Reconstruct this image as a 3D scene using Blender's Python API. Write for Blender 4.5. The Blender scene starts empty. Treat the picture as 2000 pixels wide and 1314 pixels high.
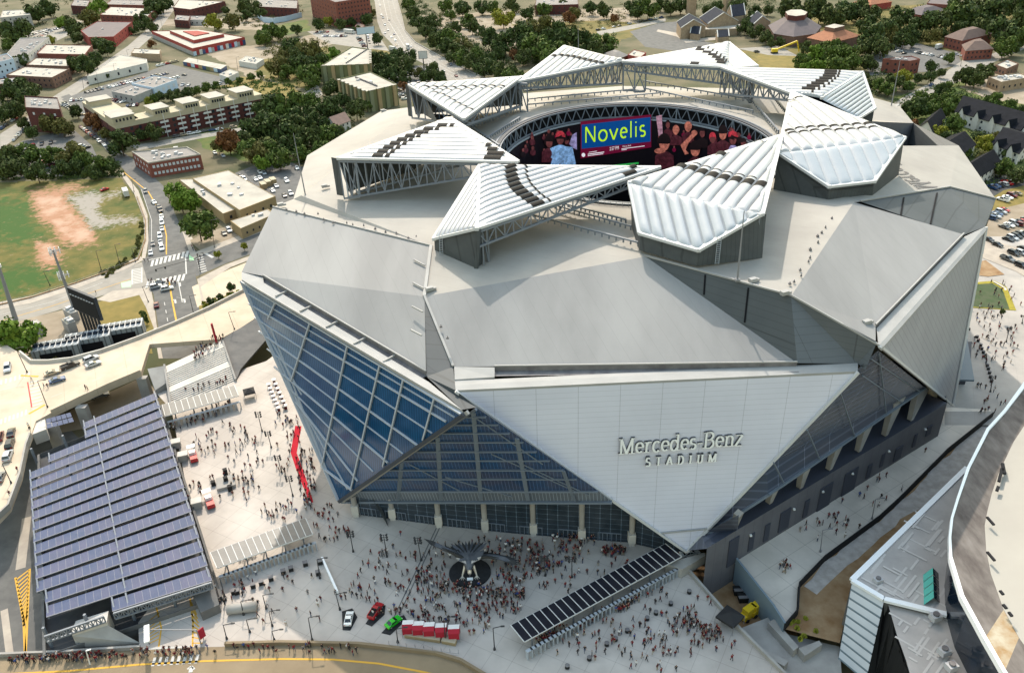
import bpy, bmesh, math, random
from mathutils import Vector, Matrix, noise
from mathutils.geometry import tessellate_polygon
R = math.radians
rnd = random.Random(7)
scene = bpy.context.scene
COL = scene.collection
# ------------------------------------------------------------------ camera, solved from the photograph's vanishing points
FL, VPX, VPY, CAMH = 1620.0, 120.0, 2773.0, 145.0
_L = math.hypot(VPX, VPY)
TH = math.atan(FL/_L); RO = math.atan2(VPX, VPY)
FW = Vector((0, math.cos(TH), -math.sin(TH)))
_r0 = Vector((1, 0, 0)); _d0 = Vector((0, -math.sin(TH), -math.cos(TH)))
RT = math.cos(RO)*_r0 + math.sin(RO)*_d0
DN = -math.sin(RO)*_r0 + math.cos(RO)*_d0
CAM = Vector((0, 0, CAMH))
def ray(x, y): return FL*FW + (x-1000)*RT + (y-657)*DN
def G(x, y, z=0.0):
    v = ray(x, y)
    return CAM + v*((z-CAMH)/v.z)
def OP(x, y, a, b, c):
    "where the sight line of a photo point meets the plane of three known points"
    n = (b-a).cross(c-a); v = ray(x, y)
    return CAM + v*((a-CAM).dot(n)/v.dot(n))
def up(base, x, y):
    v = ray(x, y); return CAM + v*(base.y/v.y)
def pxm(x, y, z=0.0):
    p = G(x, y, z); return FL/((p-CAM).dot(FW))
cd = bpy.data.cameras.new('camera'); cam = bpy.data.objects.new('camera', cd); COL.objects.link(cam)
cd.sensor_width = 36; cd.lens = FL/2000*36; cd.clip_start = 1; cd.clip_end = 9000
m = Matrix.Identity(4)
for i, ax in enumerate((RT, -DN, -FW)):
    for j in range(3): m[j][i] = ax[j]
m.translation = CAM
cam.matrix_world = m
scene.camera = cam
# ------------------------------------------------------------------ light
SUN_AZ, SUN_EL = -9.0, 45.0      # degrees left of straight ahead, elevation
w = bpy.data.worlds.new('World'); scene.world = w; w.use_nodes = True
nt = w.node_tree; bg = nt.nodes['Background']
sky = nt.nodes.new('ShaderNodeTexSky'); sky.sky_type = 'NISHITA'; sky.sun_disc = False
sky.sun_elevation = R(SUN_EL); sky.sun_rotation = R(SUN_AZ)
sky.air_density = 2.6; sky.dust_density = 2.6; sky.ozone_density = 0.6
nt.links.new(sky.outputs[0], bg.inputs[0]); bg.inputs[1].default_value = 0.15
sl = bpy.data.lights.new('sun', 'SUN'); sl.energy = 2.1; sl.angle = R(0.6); sl.color = (1, .91, .79)
so = bpy.data.objects.new('sun', sl); COL.objects.link(so)
sd = Vector((math.sin(R(SUN_AZ))*math.cos(R(SUN_EL)), math.cos(R(SUN_AZ))*math.cos(R(SUN_EL)), math.sin(R(SUN_EL))))
so.rotation_euler = sd.to_track_quat('Z', 'Y').to_euler(); so.location = (0, 400, 500)
vs = scene.view_settings; vs.view_transform = 'Standard'; vs.look = 'None'; vs.exposure = 1.07; vs.gamma = 1
scene.cycles.max_bounces = 6; scene.cycles.use_denoising = True
# ------------------------------------------------------------------ materials
def mat(name, col, rough=.85, col2=None, scale=.2, amt=1.0, metal=0.0, seam=None, emit=0, spec=.3, detail=4, streak=None, island=False, lo=.35, hi=.65):
    "principled surface with noise between two colours; seam: [(axis vector, period, width, factor, phase)] panel joints"
    mt = bpy.data.materials.new(name); mt.use_nodes = True
    t = mt.node_tree; N = t.nodes; b = N['Principled BSDF']
    b.inputs['Roughness'].default_value = rough; b.inputs['Metallic'].default_value = metal
    b.inputs['Specular IOR Level'].default_value = spec
    c = (*col, 1)
    geo = N.new('ShaderNodeNewGeometry')
    out = None
    if col2 is not None:
        mx = N.new('ShaderNodeMix'); mx.data_type = 'RGBA'
        mx.inputs['A'].default_value = c; mx.inputs['B'].default_value = (*col2, 1)
        if island:
            t.links.new(geo.outputs['Random Per Island'], mx.inputs['Factor'])
        else:
            nz = N.new('ShaderNodeTexNoise'); nz.inputs['Scale'].default_value = scale; nz.inputs['Detail'].default_value = detail
            nz.inputs['Roughness'].default_value = .6
            src = geo.outputs['Position']
            if streak:
                vm = N.new('ShaderNodeVectorMath'); vm.operation = 'MULTIPLY'; vm.inputs[1].default_value = streak
                t.links.new(src, vm.inputs[0]); src = vm.outputs[0]
            t.links.new(src, nz.inputs['Vector'])
            mr = N.new('ShaderNodeMapRange'); mr.inputs['From Min'].default_value = lo; mr.inputs['From Max'].default_value = hi
            mr.inputs['To Max'].default_value = amt
            t.links.new(nz.outputs['Fac'], mr.inputs['Value']); t.links.new(mr.outputs[0], mx.inputs['Factor'])
        out = mx.outputs['Result']
    for sm in (seam or []):
        ax, per, wd, fac = sm[:4]
        vm = N.new('ShaderNodeVectorMath'); vm.operation = 'DOT_PRODUCT'; vm.inputs[1].default_value = ax
        t.links.new(geo.outputs['Position'], vm.inputs[0])
        a = N.new('ShaderNodeMath'); a.operation = 'MULTIPLY_ADD'; a.inputs[1].default_value = 1/per; a.inputs[2].default_value = 1000.5+(sm[4] if len(sm) > 4 else 0)
        t.links.new(vm.outputs['Value'], a.inputs[0])
        fr = N.new('ShaderNodeMath'); fr.operation = 'FRACT'; t.links.new(a.outputs[0], fr.inputs[0])
        lt = N.new('ShaderNodeMath'); lt.operation = 'LESS_THAN'; lt.inputs[1].default_value = wd/per; t.links.new(fr.outputs[0], lt.inputs[0])
        mx = N.new('ShaderNodeMix'); mx.data_type = 'RGBA'; mx.blend_type = 'MULTIPLY'
        mx.inputs['B'].default_value = (fac, fac, fac, 1) if not isinstance(fac, tuple) else (*fac, 1)
        if out is None: mx.inputs['A'].default_value = c
        else: t.links.new(out, mx.inputs['A'])
        t.links.new(lt.outputs[0], mx.inputs['Factor']); out = mx.outputs['Result']
    if out is None: b.inputs['Base Color'].default_value = c
    else: t.links.new(out, b.inputs['Base Color'])
    if emit:
        b.inputs['Emission Strength'].default_value = emit
        b.inputs['Emission Color'].default_value = c
        if out is not None: t.links.new(out, b.inputs['Emission Color'])
    return mt
def scl(c, k): return tuple(min(1, v*k) for v in c)
M = {}
ALB = dict(roof_cream=.56, roof_cream_shaded=.50, lip_white=.50, petal_trim=.72, etfe=.49, etfe_low=.62, plaza=1.12, plaza_stone=.72, pavement=.8, bridge_deck=.92, bridge_road=.62, asphalt=.66, asphalt_pale=.8, pale_dirt=.58, red_dirt=.58,
    city_ground=.72, grass=.62, grass_green=.7, grass_dry=.62, gravel=1.35, flat_white=.55, flat_grey=.66, dome_white=.5, wall_cream=.58, wall_tan=.7, concrete_white=.85, concrete=.85, white_paint=.62, yellow_paint=.75, panel_light=1.25, panel_dark=1.0, frame_white=.75, wall_white=.75, solar_a=.9, solar_b=.9)
def mm(key, *a, **k):
    if key in ALB:
        f = ALB[key]; a = list(a); a[0] = tuple(c*f for c in a[0])
        if len(a) > 2: a[2] = tuple(c*f for c in a[2])
    if key not in M: M[key] = mat(key, *a, **k)
    return M[key]
UX, UY, UZ = (1, 0, 0), (0, 1, 0), (0, 0, 1)
mm('city_ground', (.20, .165, .10), .95, (.075, .085, .035), .035, detail=10)
mm('asphalt', (.20, .195, .185), .9, (.14, .138, .135), .25, detail=7)
mm('asphalt_pale', (.36, .33, .29), .9, (.28, .26, .23), .18, detail=7)
mm('asphalt_dark', (.07, .07, .07), .9, (.045, .045, .05), .2)
mm('pavement', (.50, .44, .37), .9, (.40, .35, .30), .3, detail=6)
mm('bridge_deck', (.58, .48, .37), .9, (.46, .38, .29), .12, seam=[((.9, .43, 0), 9, .12, .75)], detail=7)
mm('bridge_road', (.40, .31, .20), .9, (.33, .25, .16), .15, detail=7)
mm('plaza', (.475, .43, .39), .85, (.345, .31, .28), .07, seam=[((.87, -.5, 0), 4.6, .12, .78), ((.5, .87, 0), 4.6, .12, .78)], detail=12, lo=.3, hi=.6)
mm('plaza_stone', (.56, .52, .48), .85, (.42, .395, .37), .07, seam=[((.9, -.44, 0), 6, .1, .88), ((.44, .9, 0), 6, .1, .88)], detail=8)
mm('white_paint', (.78, .76, .72), .8)
mm('yellow_paint', (.75, .42, .06), .8)
mm('red_paint', (.5, .05, .05), .8)
mm('green_paint', (.35, .6, .35), .8)
mm('grass', (.13, .13, .025), .95, (.30, .22, .07), .07, detail=9)
mm('grass_green', (.06, .12, .02), .95, (.16, .16, .04), .12, detail=9)
mm('grass_dry', (.34, .25, .07), .95, (.23, .19, .05), .2, detail=8)
mm('lawn_dark', (.045, .075, .03), .95, (.075, .09, .05), .3)
mm('lawn_yellow', (.30, .26, .03), .95, (.24, .2, .03), .4)
mm('red_dirt', (.52, .27, .17), .95, (.60, .42, .31), .12, detail=8)
mm('pale_dirt', (.52, .43, .33), .95, (.36, .29, .2), .08, detail=8)
mm('brown_dirt', (.22, .125, .058), .95, (.33, .23, .135), .22, detail=8)
mm('gravel', (.34, .31, .29), .95, (.24, .22, .2), .5, detail=8)
mm('concrete', (.42, .40, .37), .9, (.32, .30, .28), .2, detail=6)
mm('concrete_white', (.62, .59, .54), .85, (.52, .49, .45), .3)
mm('concrete_dark', (.16, .155, .15), .9, (.11, .11, .11), .2)
mm('roof_cream', (.64, .60, .54), .8, (.52, .485, .44), .06, detail=9, seam=[((.5, .86, 0), 3.0, .1, .91)])
mm('roof_cream_shaded', (.55, .545, .535), .8, (.43, .425, .42), .07, streak=(1, .12, 1), detail=9, seam=[((.94, .34, 0), 3.1, .1, .90)])  # same roof made greyer: weaker sun on the outer slopes put into the colour
mm('lip_white', (.68, .67, .65), .7, (.6, .59, .57), .2)
mm('gutter', (.13, .12, .125), .8, (.2, .19, .19), .4)
mm('panel_light', (.54, .55, .64), .55, (.49, .50, .585), .05, seam=[(UZ, 1.25, .1, .82), (UX, 8.3, .12, .72)], spec=.4)
mm('panel_perforated', (.34, .34, .36), .6, (.30, .30, .32), .06, seam=[((.47, .53, .75), 1.5, .16, .75), ((.66, .75, 0), 8, .14, .8)])
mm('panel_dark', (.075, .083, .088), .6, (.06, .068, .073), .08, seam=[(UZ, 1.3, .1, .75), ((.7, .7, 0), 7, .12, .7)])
mm('panel_petal', (.075, .084, .088), .6, (.06, .067, .072), .3, seam=[((.8, .6, 0), .9, .1, .7)])
mm('petal_trim', (.74, .74, .74), .5)
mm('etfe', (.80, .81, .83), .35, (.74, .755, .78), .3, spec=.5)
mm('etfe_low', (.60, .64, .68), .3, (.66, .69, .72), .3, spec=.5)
mm('dark_vinyl', (.018, .0165, .015), .75, spec=.1)
mm('steel', (.16, .18, .21), .5, spec=.5)
mm('steel_dark', (.045, .052, .065), .55)
mm('steel_pale', (.36, .39, .43), .5)
mm('soffit_dark', (.05, .052, .057), .9)
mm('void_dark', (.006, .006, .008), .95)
GL = dict(rough=.12, spec=.6)
gs = [((.72, -.69, 0), .75, .14, 1.9)]
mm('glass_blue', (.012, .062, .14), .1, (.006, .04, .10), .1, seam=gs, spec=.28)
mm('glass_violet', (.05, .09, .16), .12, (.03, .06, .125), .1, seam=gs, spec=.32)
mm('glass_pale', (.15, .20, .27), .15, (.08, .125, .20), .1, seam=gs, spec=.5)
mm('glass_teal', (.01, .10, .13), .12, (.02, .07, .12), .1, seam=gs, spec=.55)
gf = [((.96, -.27, 0), .8, .13, 2.2)]
mm('glass_front', (.014, .055, .14), .12, (.05, .062, .11), .13, seam=gf, spec=.5)
mm('glass_grey', (.10, .12, .15), .2, (.13, .15, .18), .13, seam=gf, spec=.5)
mm('glass_right', (.055, .07, .105), .2, (.09, .092, .115), .09, seam=[(UZ, 2.2, .5, 1.5), ((.83, .55, 0), 9, .2, 2)], spec=.45, streak=(.3, .3, 1.2))
mm('curtain_dark', (.02, .03, .042), .15, (.035, .046, .06), .3, seam=[(UZ, 1.5, .1, 3.2), ((.97, -.2, 0), 2.4, .13, 3.5)], spec=.5)
mm('mullion', (.42, .45, .5), .5, spec=.5)
mm('mullion_dim', (.15, .18, .225), .5)
mm('base_wall', (.15, .147, .16), .8, (.115, .113, .125), .12, seam=[((.84, .55, 0), 3, .1, .7)])
mm('door_dark', (.05, .055, .075), .6)
mm('sign_white', (.86, .87, .88), .4)
mm('sign_dark', (.09, .09, .1), .5)
mm('roof_letter', (.16, .15, .145), .8)
for k, c, e in (('screen_blue', (.0, .05, .2), .8), ('screen_lime', (.42, .66, .01), 1.0), ('screen_maroon', (.16, .003, .03), .5), ('screen_black', (.008, .004, .008), .06), ('screen_white', (.8, .75, .78), .8), ('screen_red', (.55, .04, .06), .7),
                ('screen_skin', (.55, .17, .12), .7), ('screen_skin_dim', (.22, .06, .06), .5), ('screen_pale_blue', (.26, .45, .75), .7), ('screen_pink', (.55, .28, .36), .7), ('screen_shirt', (.10, .02, .03), .5), ('screen_green', (.02, .35, .06), .7), ('screen_hair', (.02, .008, .01), .1), ('screen_lilac', (.4, .33, .6), .6)):
    mm(k, c, .5, col2=tuple(v*.35 for v in c) if ('skin' in k or 'shirt' in k or 'pale' in k or 'red' in k or 'lilac' in k or 'pink' in k) else None, scale=.9, detail=8, emit=e*.42)
mm('solar_a', (.045, .066, .135), .35, (.065, .08, .15), .25, spec=.15, seam=[((.95, .3, 0), .33, .05, 1.25)])
mm('solar_b', (.06, .073, .135), .35, (.078, .085, .155), .25, spec=.15, seam=[((.95, .3, 0), .33, .05, 1.25)])
mm('solar_black', (.012, .012, .018), .3, (.02, .02, .028), .3)
mm('solar_grey', (.15, .145, .14), .4, (.12, .118, .115), .4, seam=[((.3, .95, 0), .5, .06, .75)])
mm('frame_white', (.75, .74, .72), .6)
mm('brick_dark', (.11, .035, .03), .9, (.08, .028, .025), .5, seam=[(UZ, .4, .06, .8)])
mm('brick_red', (.22, .075, .055), .9, (.17, .06, .045), .5, seam=[(UZ, .4, .06, .85)])
mm('brick_bright', (.32, .06, .05), .9, (.26, .05, .04), .3)
mm('brick_brown', (.19, .11, .08), .9, (.14, .08, .06), .5, seam=[(UZ, .4, .06, .85)])
mm('stone_tan', (.33, .25, .17), .9, (.25, .18, .12), .5)
mm('wall_cream', (.72, .64, .46), .85, (.66, .58, .42), .3)
mm('wall_tan', (.50, .37, .20), .85, (.45, .33, .18), .3)
mm('wall_green', (.17, .175, .085), .85, (.15, .155, .075), .3)
mm('wall_olive', (.19, .20, .12), .85)
mm('wall_white', (.74, .72, .68), .85, (.66, .64, .6), .4)
mm('wall_grey', (.36, .35, .34), .85, (.3, .29, .28), .3)
mm('wall_blue', (.45, .55, .66), .85)
mm('flat_white', (.72, .67, .58), .85, (.55, .51, .45), .12, detail=7)
mm('flat_grey', (.36, .33, .31), .9, (.28, .26, .245), .15, detail=7)
mm('flat_dark', (.14, .13, .13), .9, (.19, .18, .175), .2, detail=7)
mm('shingle_slate', (.03, .034, .048), .9, (.02, .024, .034), .5, spec=.1)
mm('shingle_dark', (.013, .014, .019), .95, (.008, .009, .012), .4, spec=.1)
mm('shingle_brown', (.14, .095, .08), .9, (.11, .075, .065), .4)
mm('tile_orange', (.33, .14, .075), .9, (.27, .115, .065), .4)
mm('roof_purple', (.13, .105, .11), .85, (.1, .085, .09), .2)
mm('window_dark', (.02, .025, .035), .2, spec=.5)
mm('window_pale', (.5, .52, .55), .4)
mm('metal_box', (.45, .45, .46), .5)
mm('louvre', (.25, .28, .3), .5, seam=[((.97, -.2, 0), 1.5, .4, .4)])
mm('fence_black', (.015, .015, .017), .9)
mm('fence_grey', (.28, .28, .29), .6)
mm('pole_grey', (.22, .22, .23), .5)
mm('pole_dark', (.04, .04, .042), .6)
mm('pole_white', (.7, .7, .7), .5)
mm('rubber', (.015, .015, .015), .8)
mm('car_glass', (.015, .018, .022), .08, spec=.7)
mm('lamp_red', (.4, .01, .01), .4)
mm('lamp_clear', (.75, .75, .72), .3)
CARC = {'white': (.80, .80, .78), 'silver': (.42, .44, .46), 'black': (.014, .014, .016), 'grey': (.11, .115, .12), 'red': (.38, .015, .02), 'blue': (.03, .07, .17), 'tan': (.38, .31, .22), 'green': (.02, .46, .02), 'dark_red': (.13, .012, .02), 'yellow': (.7, .48, .02)}
for k, c in CARC.items(): mm('paint_'+k, c, .25, spec=.6)
mm('tent_red', (.34, .014, .03), .75); mm('tent_white', (.8, .78, .76), .7); mm('tent_black', (.025, .025, .027), .8)
mm('roof_patch', (.55, .515, .485), .9)
mm('bronze', (.075, .08, .095), .45, (.13, .135, .15), .8, metal=.4)
mm('bronze_dark', (.03, .03, .032), .5, (.06, .058, .055), 1.0, metal=.5)
mm('bird_pale', (.62, .55, .46), .35, (.4, .36, .33), 1.2, metal=.5)
mm('mat_black', (.018, .018, .02), .85, (.028, .028, .03), 1.0)
mm('dome_white', (.74, .69, .60), .8, (.68, .63, .55), .08)
mm('dome_brown', (.10, .085, .077), 1.0, (.22, .195, .175), .3, spec=.05, streak=(1, .35, 1), detail=9)
mm('dome_rust', (.30, .19, .09), .95, (.42, .37, .28), .4, detail=9)
mm('dome_glass', (.008, .016, .03), .12, (.012, .022, .04), .2, spec=.55)
mm('silver_panel', (.60, .63, .68), .4, (.52, .55, .6), .1, spec=.5)
mm('stripe_slate', (.16, .21, .25), .5)
mm('annex_roof', (.50, .46, .43), .9, (.38, .35, .33), .12, detail=8)
mm('torn_black', (.012, .012, .013), .9, (.02, .02, .02), .3, streak=(1, 1, .1))
mm('skylight', (.12, .5, .42), .2, spec=.6)
mm('seam_grey', (.2, .2, .23), .6)
mm('corridor', (.66, .59, .52), .9, (.50, .45, .39), .08, seam=[((.84, .54, 0), 6, .14, .72), ((-.54, .84, 0), 6, .14, .72)], detail=12)  # paving kept paler than plaza_stone to lift the shaded walkway by colour
mm('bark', (.09, .06, .04), .9)
TREEC = {'m': ((.028, .044, .012), (.10, .12, .032), 'muted green'), 'd': ((.022, .038, .011), (.085, .115, .028), 'dark green'), 'g': ((.035, .062, .012), (.12, .16, .03), 'mid green'), 'b': ((.07, .13, .012), (.16, .23, .03), 'bright green'),
         'y': ((.13, .14, .015), (.28, .27, .03), 'yellow green'), 'o': ((.07, .075, .02), (.15, .13, .035), 'olive'), 'r': ((.11, .05, .022), (.22, .10, .035), 'rusty brown')}
for k, (a, b, _) in TREEC.items(): mm('leaf_'+k, a, .8, b, island=True, spec=.2)
SHIRT = {'red': (.19, .012, .018), 'maroon': (.085, .01, .015), 'black': (.015, .015, .017), 'white': (.72, .70, .68), 'blue': (.03, .07, .25), 'yellow': (.6, .75, .05), 'grey': (.16, .16, .165)}
for k, c in SHIRT.items(): mm('shirt_'+k, c, .9)
mm('trousers_dark', (.02, .022, .03), .9); mm('trousers_blue', (.05, .075, .13), .9); mm('trousers_tan', (.3, .25, .18), .9)
mm('skin_light', (.48, .29, .2), .7); mm('skin_dark', (.14, .075, .05), .7); mm('hair_dark', (.02, .014, .01), .8); mm('hair_brown', (.09, .05, .025), .8)
# ------------------------------------------------------------------ mesh helpers
class MB:
    def __init__(s): s.v = []; s.f = []; s.m = []
    def add(s, pts, faces, m=0):
        o = len(s.v); s.v += [tuple(p) for p in pts]
        for f in faces: s.f.append(tuple(i+o for i in f)); s.m.append(m)
    def poly(s, pts, m=0):
        if len(pts) <= 4: s.add(pts, [tuple(range(len(pts)))], m)
        else: s.add(pts, tessellate_polygon([[Vector(p) for p in pts]]), m)
    def prism(s, pts, z0, z1, m=0, mt=None, bottom=False):
        n = len(pts); lo = [Vector((p[0], p[1], z0)) for p in pts]; hi = [Vector((p[0], p[1], z1)) for p in pts]
        for i in range(n): s.add([lo[i], lo[(i+1) % n], hi[(i+1) % n], hi[i]], [(0, 1, 2, 3)], m)
        s.poly(hi, m if mt is None else mt)
        if bottom: s.poly(lo, m)
    def slab(s, pts, t, m=0, mt=None):
        "3D polygon (top face) with thickness t straight down"
        n = len(pts); hi = [Vector(p) for p in pts]; lo = [p-Vector((0, 0, t)) for p in hi]
        s.poly(hi, m if mt is None else mt); s.poly(lo, m)
        for i in range(n): s.add([lo[i], lo[(i+1) % n], hi[(i+1) % n], hi[i]], [(0, 1, 2, 3)], m)
    def box(s, c, sx, sy, sz, rz=0, m=0):
        "c = centre of the base"
        ca, sa = math.cos(rz), math.sin(rz); pts = []
        for z in (0, sz):
            for x, y in ((-1, -1), (1, -1), (1, 1), (-1, 1)):
                X, Y = x*sx/2, y*sy/2
                pts.append((c[0]+X*ca-Y*sa, c[1]+X*sa+Y*ca, c[2]+z))
        s.add(pts, [(3, 2, 1, 0), (4, 5, 6, 7), (0, 1, 5, 4), (1, 2, 6, 5), (2, 3, 7, 6), (3, 0, 4, 7)], m)
    def beam(s, p, q, w, h=None, m=0):
        p, q = Vector(p), Vector(q); d = q-p
        if d.length < 1e-4: return
        h = h or w; d.normalize()
        a = d.cross(Vector((0, 0, 1)))
        if a.length < .01: a = Vector((1, 0, 0))
        a.normalize(); b = a.cross(d)
        a *= w/2; b *= h/2; pts = []
        for c in (p, q): pts += [c-a-b, c+a-b, c+a+b, c-a+b]
        s.add(pts, [(3, 2, 1, 0), (4, 5, 6, 7), (0, 1, 5, 4), (1, 2, 6, 5), (2, 3, 7, 6), (3, 0, 4, 7)], m)
    def cyl(s, p, q, r, r2=None, n=8, m=0, cap=True):
        p, q = Vector(p), Vector(q); r2 = r if r2 is None else r2
        d = (q-p).normalized(); a = d.orthogonal().normalized(); b = d.cross(a); pts = []
        for c, rr in ((p, r), (q, r2)):
            for i in range(n):
                t = 2*math.pi*i/n; pts.append(c+a*rr*math.cos(t)+b*rr*math.sin(t))
        F = [(i, (i+1) % n, n+(i+1) % n, n+i) for i in range(n)]
        if cap: F += [tuple(range(n-1, -1, -1)), tuple(range(n, 2*n))]
        s.add(pts, F, m)
    def build(s, name, mats, parent=None, smooth=False, loc=None, **tags):
        me = bpy.data.meshes.new(name); me.from_pydata(s.v, [], s.f)
        if not isinstance(mats, (list, tuple)): mats = [mats]
        for k in mats: me.materials.append(M[k] if isinstance(k, str) else k)
        me.polygons.foreach_set('material_index', s.m)
        if smooth: me.polygons.foreach_set('use_smooth', [True]*len(s.f))
        if loc is not None: me.transform(Matrix.Translation(-Vector(loc)))
        me.update()
        o = bpy.data.objects.new(name, me); COL.objects.link(o)
        if loc is not None: o.location = loc
        if parent:
            o.parent = parent; o.matrix_parent_inverse = Matrix.Translation(-Vector(parent.location))
        for k, v in tags.items(): o[k] = v
        return o
def tag(o, label=None, cat=None, group=None, kind=None):
    if label: o['label'] = label
    if cat: o['category'] = cat
    if group: o['group'] = group
    if kind: o['kind'] = kind
    return o
def thing(name, label, cat, loc=(0, 0, 0), group=None):
    o = bpy.data.objects.new(name, None); COL.objects.link(o); o.location = loc; o.empty_display_size = .5
    return tag(o, label, cat, group)
def sheet(name, px, z, mt, kind='structure', **kw):
    "flat ground sheet outlined in photo points"
    b = MB(); b.poly([G(x, y, z) for x, y in px]); o = b.build(name, mt); tag(o, kind=kind, **kw); return o
def wobble(px, z, step=3.0, amp=1.2, seed=0):
    "closed outline with an uneven natural border, in world points"
    pts = [G(x, y, z) for x, y in px]; out = []
    for i in range(len(pts)):
        a, b = pts[i], pts[(i+1) % len(pts)]; n = max(1, int((b-a).length/step))
        for k in range(n):
            p = a.lerp(b, k/n); q = noise.noise_vector(Vector((p.x*.13+seed, p.y*.13, seed)))*amp*2+noise.noise_vector(Vector((p.x*.5+seed, p.y*.5, seed)))*amp
            out.append(Vector((p.x+q.x, p.y+q.y, z)))
    return out
def patch(name, px, z, mt, amp=1.5, seed=0):
    b = MB(); b.poly(wobble(px, z, amp=amp, seed=seed)); return tag(b.build(name, mt), kind='structure')
def strip(mb, px, z, w, m=0, dash=None):
    "painted line along photo points"
    pts = [G(x, y, z) for x, y in px]
    for a, b in zip(pts, pts[1:]):
        d = (b-a); L = d.length; d.normalize(); n = Vector((-d.y, d.x, 0))*w/2
        if not dash: segs = [(0, L)]
        else:
            segs = []; t = 0
            while t < L: segs.append((t, min(L, t+dash[0]))); t += dash[0]+dash[1]
        for t0, t1 in segs:
            p, q = a+d*t0, a+d*t1; mb.add([p-n, q-n, q+n, p+n], [(0, 1, 2, 3)], m)
def copy_tree(o, parent=None):
    c = o.copy(); COL.objects.link(c)
    if parent: c.parent = parent; c.matrix_parent_inverse = o.matrix_parent_inverse.copy()
    for ch in o.children: copy_tree(ch, c)
    return c
# ================================================================== STADIUM
ST = thing('stadium', 'huge angular grey stadium with white roof petals opened around an oval hole', 'stadium', (40, 235, 6))
PZ = 6.0
V = {k: G(*p) for k, p in dict(
    A=(533, 405, 64), B=(842, 481, 65), C=(829, 579, 62.5), L=(472, 531, 60), glR=(905, 804, 54), g1=(514, 539, 60), g2=(832, 727, 55.5),
    Ft=(1340, 1075, 9), Fl=(890, 762, 55), Fr=(1675, 725, 55), D=(885, 716, 56), E=(1557, 709, 56), S34=(1261, 501, 66),
    f1=(1545, 578, 67), f2=(1668, 395, 67.5), w4l=(1716, 675, 60), w4r=(1924, 443, 60), w4t=(1859, 791, 9), h1=(1710, 636, 61), h2=(1882, 458, 61),
    S45=(1680, 394, 67.3), w5b=(1855, 366, 63), w5c=(1945, 389, 59), s01=(588, 382, 63.5), w0a=(573, 389, 62), w0b=(600, 304, 59), w0c=(745, 217, 59), w0d=(803, 213, 63)).items()}
OC, OA, OB, OZ = Vector((39.6, 244.0, 0)), 41.0, 46.7, 67.0
def oval(deg, k=1.0, z=OZ):
    t = R(deg); return Vector((OC.x+OA*k*math.sin(t), OC.y+OB*k*math.cos(t), z))
# upper fixed roof: wings run from their outer folds to the oval rim ---------------------------------
def ring(a0, a1, n=8, k=1.05, z=OZ): return [oval(a0+(a1-a0)*i/n, k, z) for i in range(n+1)]
wing5_far = G(1765, 285, 66); w6a = Vector((118, 262, 66)); w6b = G(1755, 205, 60); w6c = G(1690, 190, 62)
back_r = Vector((95, 338, 59)); back_m = Vector((50, 346, 60)); back_l = Vector((0, 344, 59))
def roofpart(faces, mts, label=None):
    b = MB()
    for pts, mi in faces: b.poly(pts, mi)
    o = b.build('roof_wing', mts, ST)
    if label: o['label'] = label
    return o
# angles on the oval: 180 = near side, 270 = left, 90 = right
roofpart([([V['A'], V['B']]+ring(205, 262)+[V['s01'], V['w0a']], 0), ([V['A'], V['B'], V['C'], V['g2'], V['g1'], V['L']], 1)], ['roof_cream', 'roof_cream_shaded'])
roofpart([([V['B'], V['C'], V['S34']]+ring(166, 205), 0), ([V['C'], V['S34'], V['E'], V['D']], 1)], ['roof_cream', 'roof_cream_shaded'])
roofpart([([V['S34'], V['f1'], V['f2'], V['S45']]+ring(118, 166), 0), ([V['f1'], V['w4l'].lerp(V['w4r'], 0)+Vector((-.6, .3, .9)), V['h1'], V['h2'], V['f2']], 1)], ['roof_cream', 'roof_cream_shaded'])
roofpart([([V['S45'], V['w5b'], V['w5c'], wing5_far+Vector((22, 10, -4)), wing5_far]+ring(72, 118), 0)], ['roof_cream'])
roofpart([(ring(26, 72)+[wing5_far, w6a, Vector((140, 278, 60)), w6b, w6c+Vector((-6, 3, 2)), back_r], 0)], ['roof_cream'])
roofpart([(ring(-18, 26)+[back_r, back_m], 0)], ['roof_cream'])
roofpart([(ring(-60, -18)+[back_m, back_l, V['w0c'], V['w0d']], 0)], ['roof_cream'])
roofpart([(ring(262, 300)+[V['w0d'], V['w0c'], V['w0b'], V['w0a'], V['s01']], 0)], ['roof_cream'])
# flat lip strips outside the gutters and the sunk gutters themselves -------------------------------
def lip(name, pts, mt='lip_white', t=.5):
    b = MB(); b.slab(pts, t); return b.build(name, mt, ST)
zl = Vector((0, 0, -.35))
gD, gE = G(966, 735, 55.2), G(1560, 712, 55.2)
lip('roof_lip', [V['L'], G(514, 541, 59.6), G(515, 552, 59.4), G(838, 746, 54.8), G(902, 800, 54.3), V['glR'], G(472, 546, 59.6)])
lip('roof_lip', [G(887, 741, 55.3), G(966, 740, 55.1), gE, V['Fr']+Vector((1, 2.5, .3)), V['Fr'], V['Fl'], G(889, 752, 55.2)])
lip('roof_lip', [V['w4l'], G(1712, 641, 60.4), G(1884, 462, 60.4), V['w4r'], V['w4r']+Vector((.3, -.6, -.4)), V['w4l']+Vector((.5, -.5, -.4))])
b = MB(); b.slab([G(887, 716, 56.1), G(966, 717, 56.1), G(966, 736, 55.4), G(888, 741, 55.5)], .3); b.build('service_platform', 'lip_white', ST)
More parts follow.
